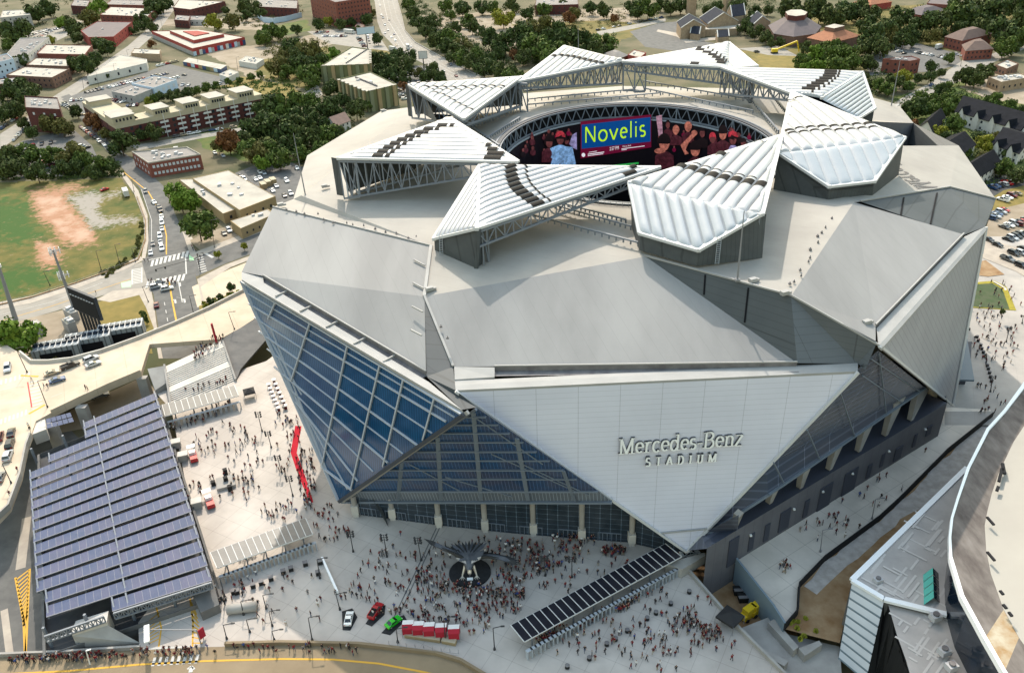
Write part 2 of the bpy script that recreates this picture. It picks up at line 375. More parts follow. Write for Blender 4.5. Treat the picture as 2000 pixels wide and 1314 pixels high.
def gutter(p0, p1, wd, n):
    b = MB(); d = (p1-p0).normalized(); s = Vector((d.y, -d.x, 0)).normalized()*wd
    b.poly([p0-Vector((0, 0, .9)), p1-Vector((0, 0, .9)), p1+s-Vector((0, 0, .9)), p0+s-Vector((0, 0, .9))], 0)
    b.poly([p0+Vector((0, 0, .3)), p1+Vector((0, 0, .3)), p1-Vector((0, 0, .9)), p0-Vector((0, 0, .9))], 0)
    for i in range(1, n):
        q = p0.lerp(p1, i/n); b.beam(q-d*.01+Vector((0, 0, -.3)), q+s*1.0+Vector((0, 0, -.3)), .3, .3, 1)
    b.beam(p0+Vector((0, 0, .35)), p1+Vector((0, 0, .35)), .3, .25, 1)
    return b.build('roof_gutter', ['gutter', 'lip_white'], ST)
gutter(V['g1'], V['g2'], 3.2, 6); gutter(G(966, 717, 56), V['E'], 1.9, 1); gutter(V['h1'], V['h2'], 1.5, 1)
# walls ---------------------------------------------------------------------------------------------
def wall(name, pts, mt, t=None, label=None):
    b = MB(); b.poly(pts)
    o = b.build(name, mt, ST)
    if label: o['label'] = label
    return o
FA, FB, FC = V['Fl'], V['Fr'], V['Ft']
wall('front_wall', [FA, FB, FC], 'panel_light', label='pale grey triangular wall carrying the white lettering')
wall('side_wall', [V['w4l'], V['w4r'], V['w4t']], 'panel_perforated', label='grey perforated triangular wall on the right end')
b = MB()
for p, q in ((FA, FC), (FB, FC), (V['w4l'], V['w4t']), (V['w4r'], V['w4t'])):
    nrm = Vector((0, -.3, 0)) if p in (FA, FB) else Vector((.2, -.2, 0))
    b.beam(p+nrm, q+nrm, .7, .5)
b.build('wall_trim', 'petal_trim', ST)
b = MB(); b.beam(OP(1286, 1039, FA, FB, FC)+Vector((0, -.3, 0)), OP(1385, 1030, FA, FB, FC)+Vector((0, -.3, 0)), .35, .3); b.build('wall_joint', 'lip_white', ST)
# wing 2-3 dark step wall, wing 3-4, wing 4-5
wall('step_wall', [V['C'], G(833, 735, 55), G(902, 800, 54.2), G(931, 795, 53.5), V['Fl'], V['D']], 'panel_dark')
e23 = V['E']
wall('step_wall', [V['S34'], V['f1'], e23, ], 'panel_dark')
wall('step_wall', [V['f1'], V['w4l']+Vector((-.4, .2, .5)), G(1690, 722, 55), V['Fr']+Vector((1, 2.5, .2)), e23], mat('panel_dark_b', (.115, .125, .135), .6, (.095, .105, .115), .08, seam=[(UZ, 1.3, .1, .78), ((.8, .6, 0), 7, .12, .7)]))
b = MB()
for x0, y0, x1, y1 in ((1000+1497/3.98, 330+820/3.98, 1000+1487/3.98, 330+975/3.98), (1000+1832/3.98, 330+920/3.98, 1000+1803/3.98, 330+1190/3.98)):
    p = OP(x0, y0, V['S34'], V['f1'], e23); q = OP(x1, y1, V['S34'], V['f1'], e23); n = Vector((.1, -.15, 0)); b = MB(); b.beam(p+n, q+n, .35, .3); b.build('downpipe', 'void_dark', ST)
c45 = G(1926, 445, 54); w5x = G(1880, 460, 60.6)
wall('step_wall', [V['S45'], V['w5b'], w5x], 'panel_dark')
wall('step_wall', [V['w5b'], V['w5c'], c45, V['w4r'], w5x], 'panel_dark')
b = MB()
for x0, y0, x1, y1 in ((1764, 386, 1758, 421), (1829, 377, 1816, 438)):
    n = Vector((.1, -.15, 0)); b = MB(); b.beam(OP(x0, y0, V['S45'], V['w5b'], w5x)+n, OP(x1, y1, V['S45'], V['w5b'], w5x)+n, .4, .3); b.build('downpipe', 'void_dark', ST)
b = MB()
for p, q, w_ in ((V['S34'], V['f1'], .4), (V['f1'], V['w4l'], .4), (V['C'], V['D'], .5), (V['B'], V['C'], .7), (V['S45'], V['w5b'], .4), (V['w5b'], V['w5c'], .5), (V['A'], V['B'], .25)):
    b = MB(); b.beam(p+Vector((0, 0, .2)), q+Vector((0, 0, .2)), w_, .35); b.build('roof_edge', 'lip_white', ST)
# far right wing end
wall('end_wall', [w6b, G(1702, 240, 60), G(1702, 262, 52), G(1755, 258, 45), ], 'base_wall')
b = MB(); b.beam(w6b, G(1702, 241, 60.2), .9, .6); b.build('roof_edge', 'lip_white', ST)
wall('end_wall', [w6b, G(1755, 258, 45), G(1756, 258, 30)+Vector((0, 25, 0)), back_r, w6b+Vector((-20, 8, 0))], 'panel_dark')
for p_, q_ in zip([wing5_far, w6a, Vector((140, 278, 60))], [w6a, Vector((140, 278, 60)), w6b]): wall('end_wall', [p_, q_, Vector((q_.x, q_.y, 20)), Vector((p_.x, p_.y, 20))], 'base_wall')
# hidden far and left sides, closed down to the ground
def down(p, z=0): return Vector((p[0], p[1], z))
IN = [Vector((-46, 200, 0)), Vector((-58, 250, 0)), Vector((-52, 300, 0)), Vector((-40, 330, 0)), Vector((0, 342, 0)), Vector((50, 343, 0)), Vector((95, 336, 0)), Vector((135, 305, 0)), Vector((130, 262, 0)), Vector((128, 214, 0))]
OUT = [V['A'], V['w0a'], V['w0b'], V['w0c'], back_l, back_m, back_r, w6b, Vector((140, 278, 60)), V['w5c']]
b = MB()
for i in range(len(IN)-1): b.poly([IN[i], IN[i+1], OUT[i+1], OUT[i]])
b.poly([V['w5c'], wing5_far+Vector((22, 10, -4)), Vector((140, 278, 60)), Vector((130, 262, 0)), Vector((128, 214, 0))])
b.build('back_wall', 'panel_dark', ST)
wall('back_wall', [V['A'], V['L'], down(V['glR'].lerp(V['L'], .4), 6), Vector((-46, 200, 0))], 'panel_dark')
wall('back_wall', [V['w4r'], V['w5c'], Vector((128, 214, 0)), V['w4t']], 'panel_dark')
# ---------------------------------------------------------------- left window wall
gT = G(663, 976, 9)
wa, wb, wc = V['L']+Vector((.3, -.3, -.8)), V['glR']+Vector((0, 0, -.6)), gT
def W(x, y, off=0.0):
    n = (wb-wa).cross(wc-wa).normalized()
    if n.y > 0: n = -n
    return OP(x, y, wa, wb, wc)+n*off
# grid in photo: mullions (near vertical family) and transoms (parallel to the top edge)
WP = [(472, 547), (905, 806), (663, 976)]
vl = [((540, 590), (526, 622)), ((608, 629), (571, 742)), ((681, 672), (630, 911)), ((744, 711), (687, 955)), ((790, 739), (750, 909)), ((850, 777), (828, 857))]
tl = [((487, 592), (873, 822)), ((507, 646), (817, 868)), ((537, 715), (759, 902)), ((579, 783), (700, 938))]
# the glass: cut into cells in plane coordinates
ux = (wb-wa).normalized(); n_ = (wb-wa).cross(wc-wa).normalized(); uy = n_.cross(ux)
if uy.z > 0: uy = -uy
def uv(p): d = p-wa; return (d.dot(ux), d.dot(uy))
def clip(poly, a, bb, keep):
    out = []; 
    def side(p): return ((bb[0]-a[0])*(p[1]-a[1])-(bb[1]-a[1])*(p[0]-a[0]))*keep
    for i in range(len(poly)):
        p, q = poly[i], poly[(i+1) % len(poly)]; sp, sq = side(p), side(q)
        if sp >= 0: out.append(p)
        if (sp > 0 > sq) or (sp < 0 < sq):
            t = sp/(sp-sq); out.append((p[0]+(q[0]-p[0])*t, p[1]+(q[1]-p[1])*t))
    return out
polys = [[uv(W(*p)) for p in WP]]
for ln in vl+tl:
    a, c = uv(W(*ln[0])), uv(W(*ln[1])); np_ = []
    for P in polys:
        for kp in (1, -1):
            q = clip(P, a, c, kp)
            if len(q) > 2: np_.append(q)
    polys = np_
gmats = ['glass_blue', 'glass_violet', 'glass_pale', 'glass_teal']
b = MB(); rg = random.Random(3)
for P in polys:
    cx = sum(p[0] for p in P)/len(P); cy = sum(p[1] for p in P)/len(P)
    c3 = wa+ux*cx+uy*cy
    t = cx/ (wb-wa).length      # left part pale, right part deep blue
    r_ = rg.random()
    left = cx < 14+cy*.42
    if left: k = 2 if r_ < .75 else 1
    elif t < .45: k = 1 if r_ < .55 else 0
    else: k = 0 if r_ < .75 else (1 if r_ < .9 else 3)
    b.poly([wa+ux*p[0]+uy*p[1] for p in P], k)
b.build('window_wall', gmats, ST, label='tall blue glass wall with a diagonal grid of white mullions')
b = MB()
for (p, q) in vl: b.beam(W(*p, .2), W(*q, .2), .75, .3)
for (p, q) in tl: b.beam(W(*p, .25), W(*q, .25), .4, .3)
for k in range(len(tl)):   # thinner transoms between
    (p0, q0) = tl[k-1] if k else ((472, 547), (905, 806)); (p1, q1) = tl[k]
    b.beam(W((p0[0]+p1[0])/2, (p0[1]+p1[1])/2, .12), W((q0[0]+q1[0])/2, (q0[1]+q1[1])/2, .12), .3, .2)
for p, q in (((530, 640), (640, 920)), ((560, 742), (680, 955)), ((500, 610), (590, 770)), ((545, 700), (633, 900))): b.beam(W(*p, .1), W(*q, .1), .45, .2)
b.beam(W(473, 548, .2), W(662, 975, .2), .9, .4); b.beam(W(473, 549, .2), W(903, 807, .2), .7, .4); b.beam(W(631, 911, .3), W(690, 956, .3), .5, .4)
b.build('mullion_grid', 'mullion', ST)
b = MB(); b.beam(V['glR']+Vector((.2, -.4, -.3)), gT+Vector((.1, -.5, 0)), .9, .8, 0); b.beam(V['glR']+Vector((.9, -.6, .3)), gT+Vector((.9, -.6, 0)), .5, .8, 1)
b.build('corner_frame', ['steel_dark', 'lip_white'], ST)
# ---------------------------------------------------------------- front glass, leaning out over the doors
fa, fb, fc = G(932, 796, 53), gT, V['Ft']
def Fp(x, y, off=0.0):
    n = (fb-fa).cross(fc-fa).normalized()
    if n.y > 0: n = -n
    return OP(x, y, fa, fb, fc)+n*off
b = MB(); b.poly([Fp(931, 796), Fp(690, 958), Fp(1168, 958)], 0); b.poly([Fp(690, 958), Fp(665, 979), Fp(1195, 979), Fp(1168, 958)], 1)
b.build('front_glass', ['glass_front', 'glass_grey'], ST, label='dark leaning glass wall with many floor lines above the entrance doors')
b = MB()
fe = lambda y: (931-(y-796)*(268/182), 931+(y-796)*(259/179))   # left and right edge at a photo height
for i, y in enumerate((812, 828, 844, 862, 880, 898, 916, 934)):
    l, r_ = fe(y); b.beam(Fp(l+3, y, .15), Fp(r_-4, y, .15), .5 if i % 2 else .75, .25)
for x0, x1 in ((925, 940), (855, 862), (1010, 1032), (785, 778), (1100, 1122)):
    y0 = 800+abs(x0-931)*.69
    b.beam(Fp(x0, y0, .2), Fp(x1, 975, .2), .9, .3)
for p, q in (((930, 815), (1060, 905)), ((960, 885), (1130, 960)), ((800, 905), (900, 958)), ((870, 930), (1000, 968)), ((1010, 900), (1150, 965))): b.beam(Fp(*p, .1), Fp(*q, .1), .4, .2)
b.beam(Fp(690, 958, .2), Fp(1168, 958, .2), .5, .4); b.beam(Fp(668, 978, .2), Fp(1195, 979, .2), .8, .5)
b.beam(Fp(931, 797, .2), Fp(666, 978, .2), .6, .5)
b.build('mullion_grid', 'mullion_dim', ST)
# ground floor behind, set back under the leaning glass
gb = [G(688, 1003, PZ), G(863, 1026, PZ), G(1000, 1041, PZ), G(1229, 1059, PZ), V['Ft']+Vector((0, 1.5, -3))]
b = MB()
for p, q in zip(gb, gb[1:]): b.poly([p, q, q+Vector((0, 0, 13)), p+Vector((0, 0, 13))])
b.poly([G(688, 1003, PZ), gT+Vector((2, 2, -3)), gT+Vector((2, 2, 10)), G(688, 1003, PZ)+Vector((0, 0, 13))])
b.build('entrance_glass', 'curtain_dark', ST, label='dark ground floor glazing behind the white columns')
b = MB(); b.poly([p+Vector((0, .05, 13)) for p in gb]+[Fp(1195, 979)+Vector((0, 1, .3)), Fp(667, 979)+Vector((0, 1, .3))]); b.build('soffit', 'soffit_dark', ST)
for x, y, yt in ((696, 1002, 975), (768, 1008, 977), (858, 1022, 978), (948, 1031, 978), (1042, 1038, 979), (1136, 1049, 979), (1233, 1058, 1000)):
    c = G(x, y+5, PZ); t = up(c, x-1, yt); b = MB()
    b.box(c, 1.3, 1.3, 1.0); b.box(c+Vector((0, 0, 1.0)), 1.7, 1.7, 2.6); b.cyl(c+Vector((0, 0, 3.6)), Vector((c.x, c.y, t.z+1.2)), .62, .7, 10, 1)
    b.build('column', ['concrete_white', 'concrete'], ST)
rd = random.Random(5)
for p, q in zip(gb[:4], gb[1:4]):      # entrance doors
    L = (q-p).length; n = int(L/7)
    for i in range(n):
        c = p.lerp(q, (i+.5)/n); d = (q-p).normalized(); o_ = Vector((-d.y, d.x, 0)); o_ = -o_ if o_.y > 0 else o_
        b = MB()
        for k in range(6): 
            a = c+d*(k-2.5)*1.05
            b.beam(a+o_*.15, a+o_*.15+Vector((0, 0, 2.6)), .14, .12)
        b.beam(c-d*2.7+o_*.15+Vector((0, 0, 2.6)), c+d*2.7+o_*.15+Vector((0, 0, 2.6)), .18, .14)
        b.build('entrance_door', 'mullion_dim', ST)
# ---------------------------------------------------------------- right facade
r1, r2, r3 = G(1390, 1125, PZ), G(1626, 980, PZ), G(1832, 851, PZ)
ra, rb, rc = G(1715, 684, 58), G(1801, 753, 28), G(1500, 964, 25)
def Rp(x, y, off=0.0):
    n = (rb-ra).cross(rc-ra).normalized()
    if n.y > 0: n = -n
    return OP(x, y, ra, rb, rc)+n*off
b = MB(); b.poly([Rp(1715, 684), Rp(1806, 757), Rp(1500, 965), FB.lerp(FC, .95)+Vector((.1, .3, 0)), FB.lerp(FC, .5)+Vector((.1, .4, 0)), FB+Vector((.3, .8, 0))]); b.build('side_glass', 'glass_right', ST, label='dark grey glass wall above the angled columns on the right side')
b = MB()
for p, q in (((1684, 733), (1762, 786)), ((1700, 700), (1795, 764)), ((1640, 766), (1668, 850)), ((1575, 838), (1600, 895)), ((1510, 902), (1530, 942)), ((1716, 690), (1730, 806))): b.beam(Rp(*p, .1), Rp(*q, .1), .3, .2)
b.beam(Rp(1806, 757, .1), Rp(1500, 965, .1), .6, .6); b.beam(Rp(1500, 965, .1), FB.lerp(FC, .95), .6, .6)
b.build('mullion_grid', 'mullion_dim', ST)
dirR = (r3-r1).normalized()
wall('side_glass', [FB.lerp(FC, .9)+Vector((.1, .3, 0)), FC, r1.lerp(r3, -.03)+Vector((0, 0, 9.8)), r1.lerp(r3, .08)+Vector((0, 0, 10)), Rp(1443, 1005)], 'glass_right'); nR = Vector((dirR.y, -dirR.x, 0))
if nR.y > 0: nR = -nR
def at_r(t, z): p = r1.lerp(r3, t); return Vector((p.x, p.y, z))
b = MB(); b.poly([at_r(-.03, 0), at_r(1.0, 0), at_r(1.0, 16.7), at_r(-.03, 15.9)])
b.poly([at_r(1.0, 0), at_r(1.0, 16.7), at_r(1.0, 16.7)+Vector((5, 13, 0)), at_r(1, 0)+Vector((5, 13, 0))])
b.build('base_wall', 'base_wall', ST)
b = MB(); b.poly([at_r(.07, 15.9), at_r(1.0, 16.7), at_r(1.0, 16.7)-nR*9, at_r(.07, 15.9)-nR*9]); b.poly([at_r(-.02, 15)-nR*7, at_r(1.02, 15)-nR*7, at_r(1.02, 34)-nR*7, at_r(-.02, 30)-nR*7])
b.build('loggia', 'door_dark', ST)
bw0, bw1, bw2 = at_r(0, 6), at_r(1, 6), at_r(0, 20)
for (bx, by), (x0, y0), (x1, y1) in (((1786, 823), (1799, 758), (1817, 761)), ((1736, 853), (1749, 791), (1771, 776)), ((1684, 884), (1693, 836), (1711, 823)), ((1627, 920), (1636, 876), (1651, 866)), ((1570, 956), (1573, 919), (1588, 909)), ((1510, 986), (1512, 962), (1525, 953)), ((1443, 1031), (1446, 1012), (1455, 1003))):
    p = OP(bx, by, bw0, bw1, bw2)-nR*.6; q0_, q1_ = Rp(x0, y0, -.3), Rp(x1, y1, -.3); d = dirR*.5
    b = MB(); b.add([p-d, p+d, q1_, q0_, p-d-nR*1.2, p+d-nR*1.2, q1_-nR*1.6, q0_-nR*1.6], [(0, 1, 2, 3), (4, 5, 6, 7), (0, 1, 5, 4), (1, 2, 6, 5), (2, 3, 7, 6), (3, 0, 4, 7)])
    b.build('angled_column', 'concrete', ST)
for k, (t, w_, z0, h) in enumerate(((.07, 3, 6, 8), (.14, 1.6, 7, 5), (.2, 1.6, 7, 5), (.27, 3.4, 7, 6), (.36, 1.6, 7, 5), (.44, 4.5, 6, 7), (.55, 5, 6, 7), (.64, 1.6, 7, 4), (.70, 1.2, 8, 4), (.78, 3, 7, 4), (.86, 1.2, 8, 4), (.93, 2, 9, 3))):
    b = MB(); c = at_r(t, z0)+nR*.1; b.box(c, w_, .3, h, math.atan2(dirR.y, dirR.x)); b.build('service_door', 'door_dark', ST)
b = MB()
for t in (.13, .3, .42, .55, .72, .9): b.box(at_r(t, 12)+nR*.4, .5, .5, .35)
b.build('wall_lamp', 'lamp_clear', ST)
# small canopy at the right end
b = MB(); b.slab([G(1888, 655, 13), G(1903, 742, 13), G(1872, 741, 12), G(1880, 660, 14)], .5); b.build('door_canopy', 'stripe_slate', ST)
b = MB(); b.prism([G(1870, 745, PZ), G(1886, 745, PZ), G(1889, 700, PZ), G(1876, 700, PZ)], 5, 12); b.build('door_porch', 'door_dark', ST)
# ---------------------------------------------------------------- interior
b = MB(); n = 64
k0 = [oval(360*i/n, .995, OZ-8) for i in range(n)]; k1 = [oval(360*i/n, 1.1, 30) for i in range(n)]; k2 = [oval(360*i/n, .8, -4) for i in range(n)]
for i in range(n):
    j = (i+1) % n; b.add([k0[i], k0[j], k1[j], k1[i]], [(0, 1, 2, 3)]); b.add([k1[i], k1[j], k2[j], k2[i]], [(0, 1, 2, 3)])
b.poly(k2, 1); b.build('seating_bowl', ['void_dark', 'lawn_dark'], ST)  # near-black and dark colours stand in for the shade inside the bowl
# rim truss ring
b = MB(); n = 72
for i in range(n):
    a0, a1 = 360*i/n, 360*(i+1)/n; am = (a0+a1)/2
    for k, z, w_ in ((1.0, OZ-.2, .45), (.985, OZ-4.0, .5), (1.04, OZ+.25, .5)): b.beam(oval(a0, k, z), oval(a1, k, z), w_, w_, 0)
    b.beam(oval(a0, 1.0, OZ-.2), oval(am, .985, OZ-4.0), .26, .26, 0); b.beam(oval(am, .985, OZ-4.0), oval(a1, 1.0, OZ-.2), .26, .26, 0)
    if i % 6 == 0: b.beam(oval(a0, 1, OZ), oval(a0, .985, OZ-4), .4, .4, 0)
    b.add([oval(a0, 1.005, OZ+.3), oval(a1, 1.005, OZ+.3), oval(a1, 1.05, OZ+.3), oval(a0, 1.05, OZ+.3)], [(0, 1, 2, 3)], 2)
    b.add([oval(a0, 1.02, OZ), oval(a1, 1.02, OZ), oval(a1, 1.02, OZ-5), oval(a0, 1.02, OZ-5)], [(0, 1, 2, 3)], 1)
b.build('rim_truss', ['steel', 'void_dark', 'steel_dark'], ST)
b = MB()
for i in range(n): b.beam(oval(360*i/n, .98, OZ-4.7), oval(360*(i+1)/n, .98, OZ-4.7), .5, .45)
b.build('rim_rail', 'steel_pale', ST)
# ---------------------------------------------------------------- halo video board
BK = .965
VB = thing('video_board', None, None, (40, 235, 58)); VB.parent = ST; VB.matrix_parent_inverse = Matrix.Translation(-ST.location); VB.location = (40, 235, 58)
def BD(x, y, k=BK):
    v = ray(x, y); ox, oy = -OC.x, -OC.y; a, bb = OA*k, OB*k
    A = (v.x/a)**2+(v.y/bb)**2; B_ = 2*(ox*v.x/a**2+oy*v.y/bb**2); C_ = (ox/a)**2+(oy/bb)**2-1
    t = (-B_+math.sqrt(max(0, B_*B_-4*A*C_)))/(2*A)
    return CAM+v*t
def vparent(o): 
    o.parent = VB; o.matrix_parent_inverse = Matrix.Translation(-VB.location); return o
b = MB()
for i in range(72):
    a0, a1 = 360*i/72, 360*(i+1)/72
    b.add([oval(a0, BK+.004, OZ-5), oval(a1, BK+.004, OZ-5), oval(a1, BK+.004, OZ-21), oval(a0, BK+.004, OZ-21)], [(0, 1, 2, 3)])
vparent(b.build('screen', 'screen_black'))
SK = [0]
def spoly(px, m_, k):
    "flat shape on the curved screen, subdivided along x; px in photo points (convex or nearly)"
    return px
def sc_shape(name, shapes):
    b = MB(); mats_ = []
    for px, mt, layer in shapes:
        if mt not in mats_: mats_.append(mt)
        k = BK-.002-.0012*layer
        # subdivide edges so the shape follows the curve
        P = []
        for i in range(len(px)):
            a, c = px[i], px[(i+1) % len(px)]; nn = max(1, int(abs(a[0]-c[0])/14))
            P += [(a[0]+(c[0]-a[0])*j/nn, a[1]+(c[1]-a[1])*j/nn) for j in range(nn)]
        xs = sorted(p[0] for p in P)
        b.poly([BD(*p, k) for p in P], mats_.index(mt))
    return vparent(b.build(name, mats_))
def strips(x0, x1, ytop, ybot, n):
    "quad band between two lines"
    out = []
    for i in range(n):
        a, c = i/n, (i+1)/n
        f_ = lambda l, t: (x0+(x1-x0)*t, l[0]+(l[1]-l[0])*t)
        out.append([f_(ytop, a), f_(ytop, c), f_(ybot, c), f_(ybot, a)])
    return out
sc_shape('screen_panel', [(q, 'screen_maroon', 0) for q in strips(1134, 1272, (238, 224), (310, 288), 10)]+[(q, 'screen_blue', 1) for q in strips(1136, 1270.5, (244, 229), (291, 277), 10)])
def ell(cx, cy, rx, ry, n=12, rot=0): return [(cx+rx*math.cos(2*math.pi*i/n)*math.cos(rot)-ry*math.sin(2*math.pi*i/n)*math.sin(rot), cy+rx*math.cos(2*math.pi*i/n)*math.sin(rot)+ry*math.sin(2*math.pi*i/n)*math.cos(rot)) for i in range(n)]
C3 = lambda x, y: (1000+x/3.982, y/3.982)
def cp(*pts): return [C3(*p) for p in pts]
fan_shapes = []
def fan(cx, cy, rx, ry, skin, hair, shirt, sw, cap=False, lay=1):
    c = C3(cx, cy); k = 1/3.982
    fan_shapes.append((cp((cx-sw, cy+ry*3.4), (cx-sw*.95, cy+ry*1.7), (cx-rx*.5, cy+ry*1.1), (cx+rx*.5, cy+ry*1.1), (cx+sw*.95, cy+ry*1.7), (cx+sw, cy+ry*3.4)), shirt, lay))
    fan_shapes.append((ell(c[0], c[1]-ry*.22*k, rx*1.12*k, ry*1.02*k), hair, lay+.2))
    fan_shapes.append((ell(c[0], c[1]+ry*.15*k, rx*.92*k, ry*.9*k), skin, lay+.4))
    for ex in (-.38, .38): fan_shapes.append((ell(c[0]+ex*rx*k, c[1]+ry*.02*k, rx*.17*k, ry*.08*k, 6), 'screen_hair', lay+.5))
    fan_shapes.append((ell(c[0], c[1]+ry*.55*k, rx*.35*k, ry*.09*k, 6), 'screen_shirt', lay+.5)); fan_shapes.append((cp((cx+rx*.35, cy-ry*.4), (cx+rx*.9, cy-ry*.2), (cx+rx*.8, cy+ry*.6), (cx+rx*.3, cy+ry)), 'screen_skin_dim', lay+.45))
    if cap: fan_shapes.append((cp((cx-rx*1.2, cy-ry*.3), (cx-rx, cy-ry*1.1), (cx, cy-ry*1.4), (cx+rx, cy-ry*1.05), (cx+rx*1.35, cy-ry*.25), (cx, cy-ry*.45)), 'screen_red', lay+.6))
rb_ = random.Random(8)
for i in range(46):
    cx_ = rb_.choice([rb_.uniform(60, 480), rb_.uniform(1130, 1900)]); cy_ = rb_.uniform(960, 1150)+abs(cx_-1000)*.05; c_ = C3(cx_, cy_); s_ = rb_.uniform(2.2, 4.5)
    fan_shapes.append((ell(c_[0], c_[1]+s_*2.2, s_*1.5, s_*1.7, 9), rb_.choice(['screen_shirt', 'screen_hair', 'screen_maroon']), .3+i*.004)); fan_shapes.append((ell(c_[0], c_[1], s_*.75, s_, 9), 'screen_skin_dim', .5+i*.004))
fan(290, 1100, 28, 48, 'screen_skin_dim', 'screen_hair', 'screen_shirt', 60)
fan(375, 1080, 30, 44, 'screen_skin_dim', 'screen_hair', 'screen_pale_blue', 82, True, 2)
fan_shapes += [(cp((300, 1285), (330, 1170), (400, 1140), (470, 1145), (498, 1280)), 'screen_pale_blue', 3), (cp((375, 1150), (385, 1150), (392, 1285), (368, 1285)), 'screen_maroon', 3.4), (cp((395, 1215), (430, 1205), (432, 1222), (398, 1232)), 'screen_red', 3.4),
               (cp((445, 1120), (470, 1050), (503, 1030), (505, 1165), (470, 1150)), 'screen_lilac', 1), (cp((1120, 905), (1165, 895), (1172, 1045), (1140, 1060)), 'screen_pink', 1)]
fan(1185, 1110, 44, 60, 'screen_skin', 'screen_hair', 'screen_shirt', 75, False, 2)
fan(1425, 1160, 40, 56, 'screen_skin', 'screen_hair', 'screen_shirt', 62, False, 2)
fan_shapes += [(cp((1310, 1130), (1400, 1040), (1430, 1015), (1438, 1045), (1375, 1110), (1350, 1165), (1375, 1195), (1345, 1205)), 'screen_skin', 2.6), (ell(*C3(1418, 1035), 6, 5.5), 'screen_skin', 2.8), (ell(*C3(1150, 1175), 11, 5.5), 'screen_skin', 2.9),
               (cp((1165, 1128), (1205, 1126), (1190, 1140), (1175, 1140)), 'screen_white', 2.9), (cp((1405, 1180), (1445, 1178), (1430, 1195), (1414, 1195)), 'screen_white', 2.9)]
fan(1275, 1015, 24, 34, 'screen_skin', 'screen_skin', 'screen_shirt', 50); fan(1212, 970, 18, 28, 'screen_skin_dim', 'screen_hair', 'screen_shirt', 32); fan(1370, 990, 26, 36, 'screen_skin', 'screen_skin', 'screen_shirt', 46)
fan(1480, 1035, 22, 34, 'screen_skin_dim', 'screen_hair', 'screen_hair', 44); fan(1560, 1075, 24, 38, 'screen_skin_dim', 'screen_red', 'screen_shirt', 40); fan(1640, 1035, 32, 52, 'screen_skin', 'screen_hair', 'screen_shirt', 66, False, 1.4); fan(1718, 1080, 30, 46, 'screen_skin_dim', 'screen_hair', 'screen_lilac', 52, True, 1.8)
fan(1800, 1110, 22, 30, 'screen_skin_dim', 'screen_hair', 'screen_lilac', 34)
sc_shape('screen_picture', fan_shapes)
sc_shape('screen_ticker', [(cp((735, 1290), (985, 1262), (985, 1276), (735, 1305)), 'screen_green', 1)])
# ---- letters drawn as strokes -------------------------------------------------------------------
def arc(cx, cy, rx, ry, a0, a1, n=14): return [(cx+rx*math.cos(R(a0+(a1-a0)*i/n)), cy+ry*math.sin(R(a0+(a1-a0)*i/n))) for i in range(n+1)]
# glyph: (advance, [strokes]) ; unit = cap height ; serif bars listed separately
X = .68
GLY = {
 'M': (1.02, [[(.16, 0), (.16, 1)], [(.16, 1), (.50, .02)], [(.50, .02), (.84, 1)], [(.84, 1), (.84, 0)]], [(.16, 0, .26), (.84, 0, .3), (.13, 1, .2), (.87, 1, .2)]),
 'B': (.74, [[(.17, 0), (.17, 1)], [(.17, 1), (.38, 1)]+arc(.38, .77, .21, .23, 90, -90)+[(.17, .54)], [(.40, .54)]+arc(.40, .27, .25, .27, 90, -90)+[(.17, 0)]], [(.12, 0, .16), (.12, 1, .16)]),
 'e': (.60, [[(.09, .38), (.51, .38)]+arc(.31, .36, .21, .32, 0, 310)], []),
 'r': (.50, [[(.16, 0), (.16, X)], [(.16, .4)]+arc(.36, .44, .18, .22, 150, 60)], [(.17, 0, .28), (.12, X, .14)]),
 'c': (.56, [arc(.31, .34, .21, .34, 45, 315)], []),
 'd': (.66, [arc(.29, .34, .2, .34, 30, 330), [(.5, 0), (.5, 1.03)]], [(.55, 0, .16), (.45, 1.03, .16)]),
 's': (.50, [arc(.25, .51, .15, .17, 40, 250)+arc(.26, .17, .16, .17, 90, -140)], []),
 '-': (.42, [[(.06, .34), (.36, .34)]], []),
 'n': (.68, [[(.16, 0), (.16, X)], [(.16, .42)]+arc(.34, .46, .18, .22, 160, 0)+[(.52, 0)]], [(.17, 0, .28), (.52, 0, .28), (.12, X, .14)]),
 'z': (.54, [[(.08, X), (.46, X), (.08, 0), (.48, 0)]], []),
 'S': (.62, [arc(.31, .75, .2, .25, 40, 250)+arc(.31, .25, .21, .25, 90, -145)], []),
 'T': (.72, [[(.36, 0), (.36, 1)], [(.06, 1), (.66, 1)]], [(.36, 0, .3)]),
 'A': (.76, [[(.1, 0), (.38, 1)], [(.38, 1), (.68, 0)], [(.2, .33), (.57, .33)]], [(.1, 0, .24), (.68, 0, .26)]),
 'D': (.80, [[(.17, 0), (.17, 1)], [(.17, 1), (.34, 1)]+arc(.34, .5, .33, .5, 90, -90)+[(.17, 0)]], [(.12, 0, .16), (.12, 1, .16)]),
 'I': (.40, [[(.2, 0), (.2, 1)]], [(.2, 0, .3), (.2, 1, .3)]),
 'U': (.76, [[(.17, 1)]+arc(.38, .3, .22, .3, 180, 360)+[(.60, 1)]], [(.17, 1, .3), (.6, 1, .24)]),
 'N': (.86, [[(.12, 0), (.12, 1), (.72, 0), (.72, 1)]], []), 'o': (.72, [arc(.36, .34, .27, .34, 0, 360, 24)], []), 'v': (.64, [[(.06, X), (.32, 0), (.58, X)]], []), 'l': (.28, [[(.14, 0), (.14, 1.05)]], []), 'i': (.28, [[(.14, 0), (.14, X)], [(.14, .9), (.14, .98)]], []),
}
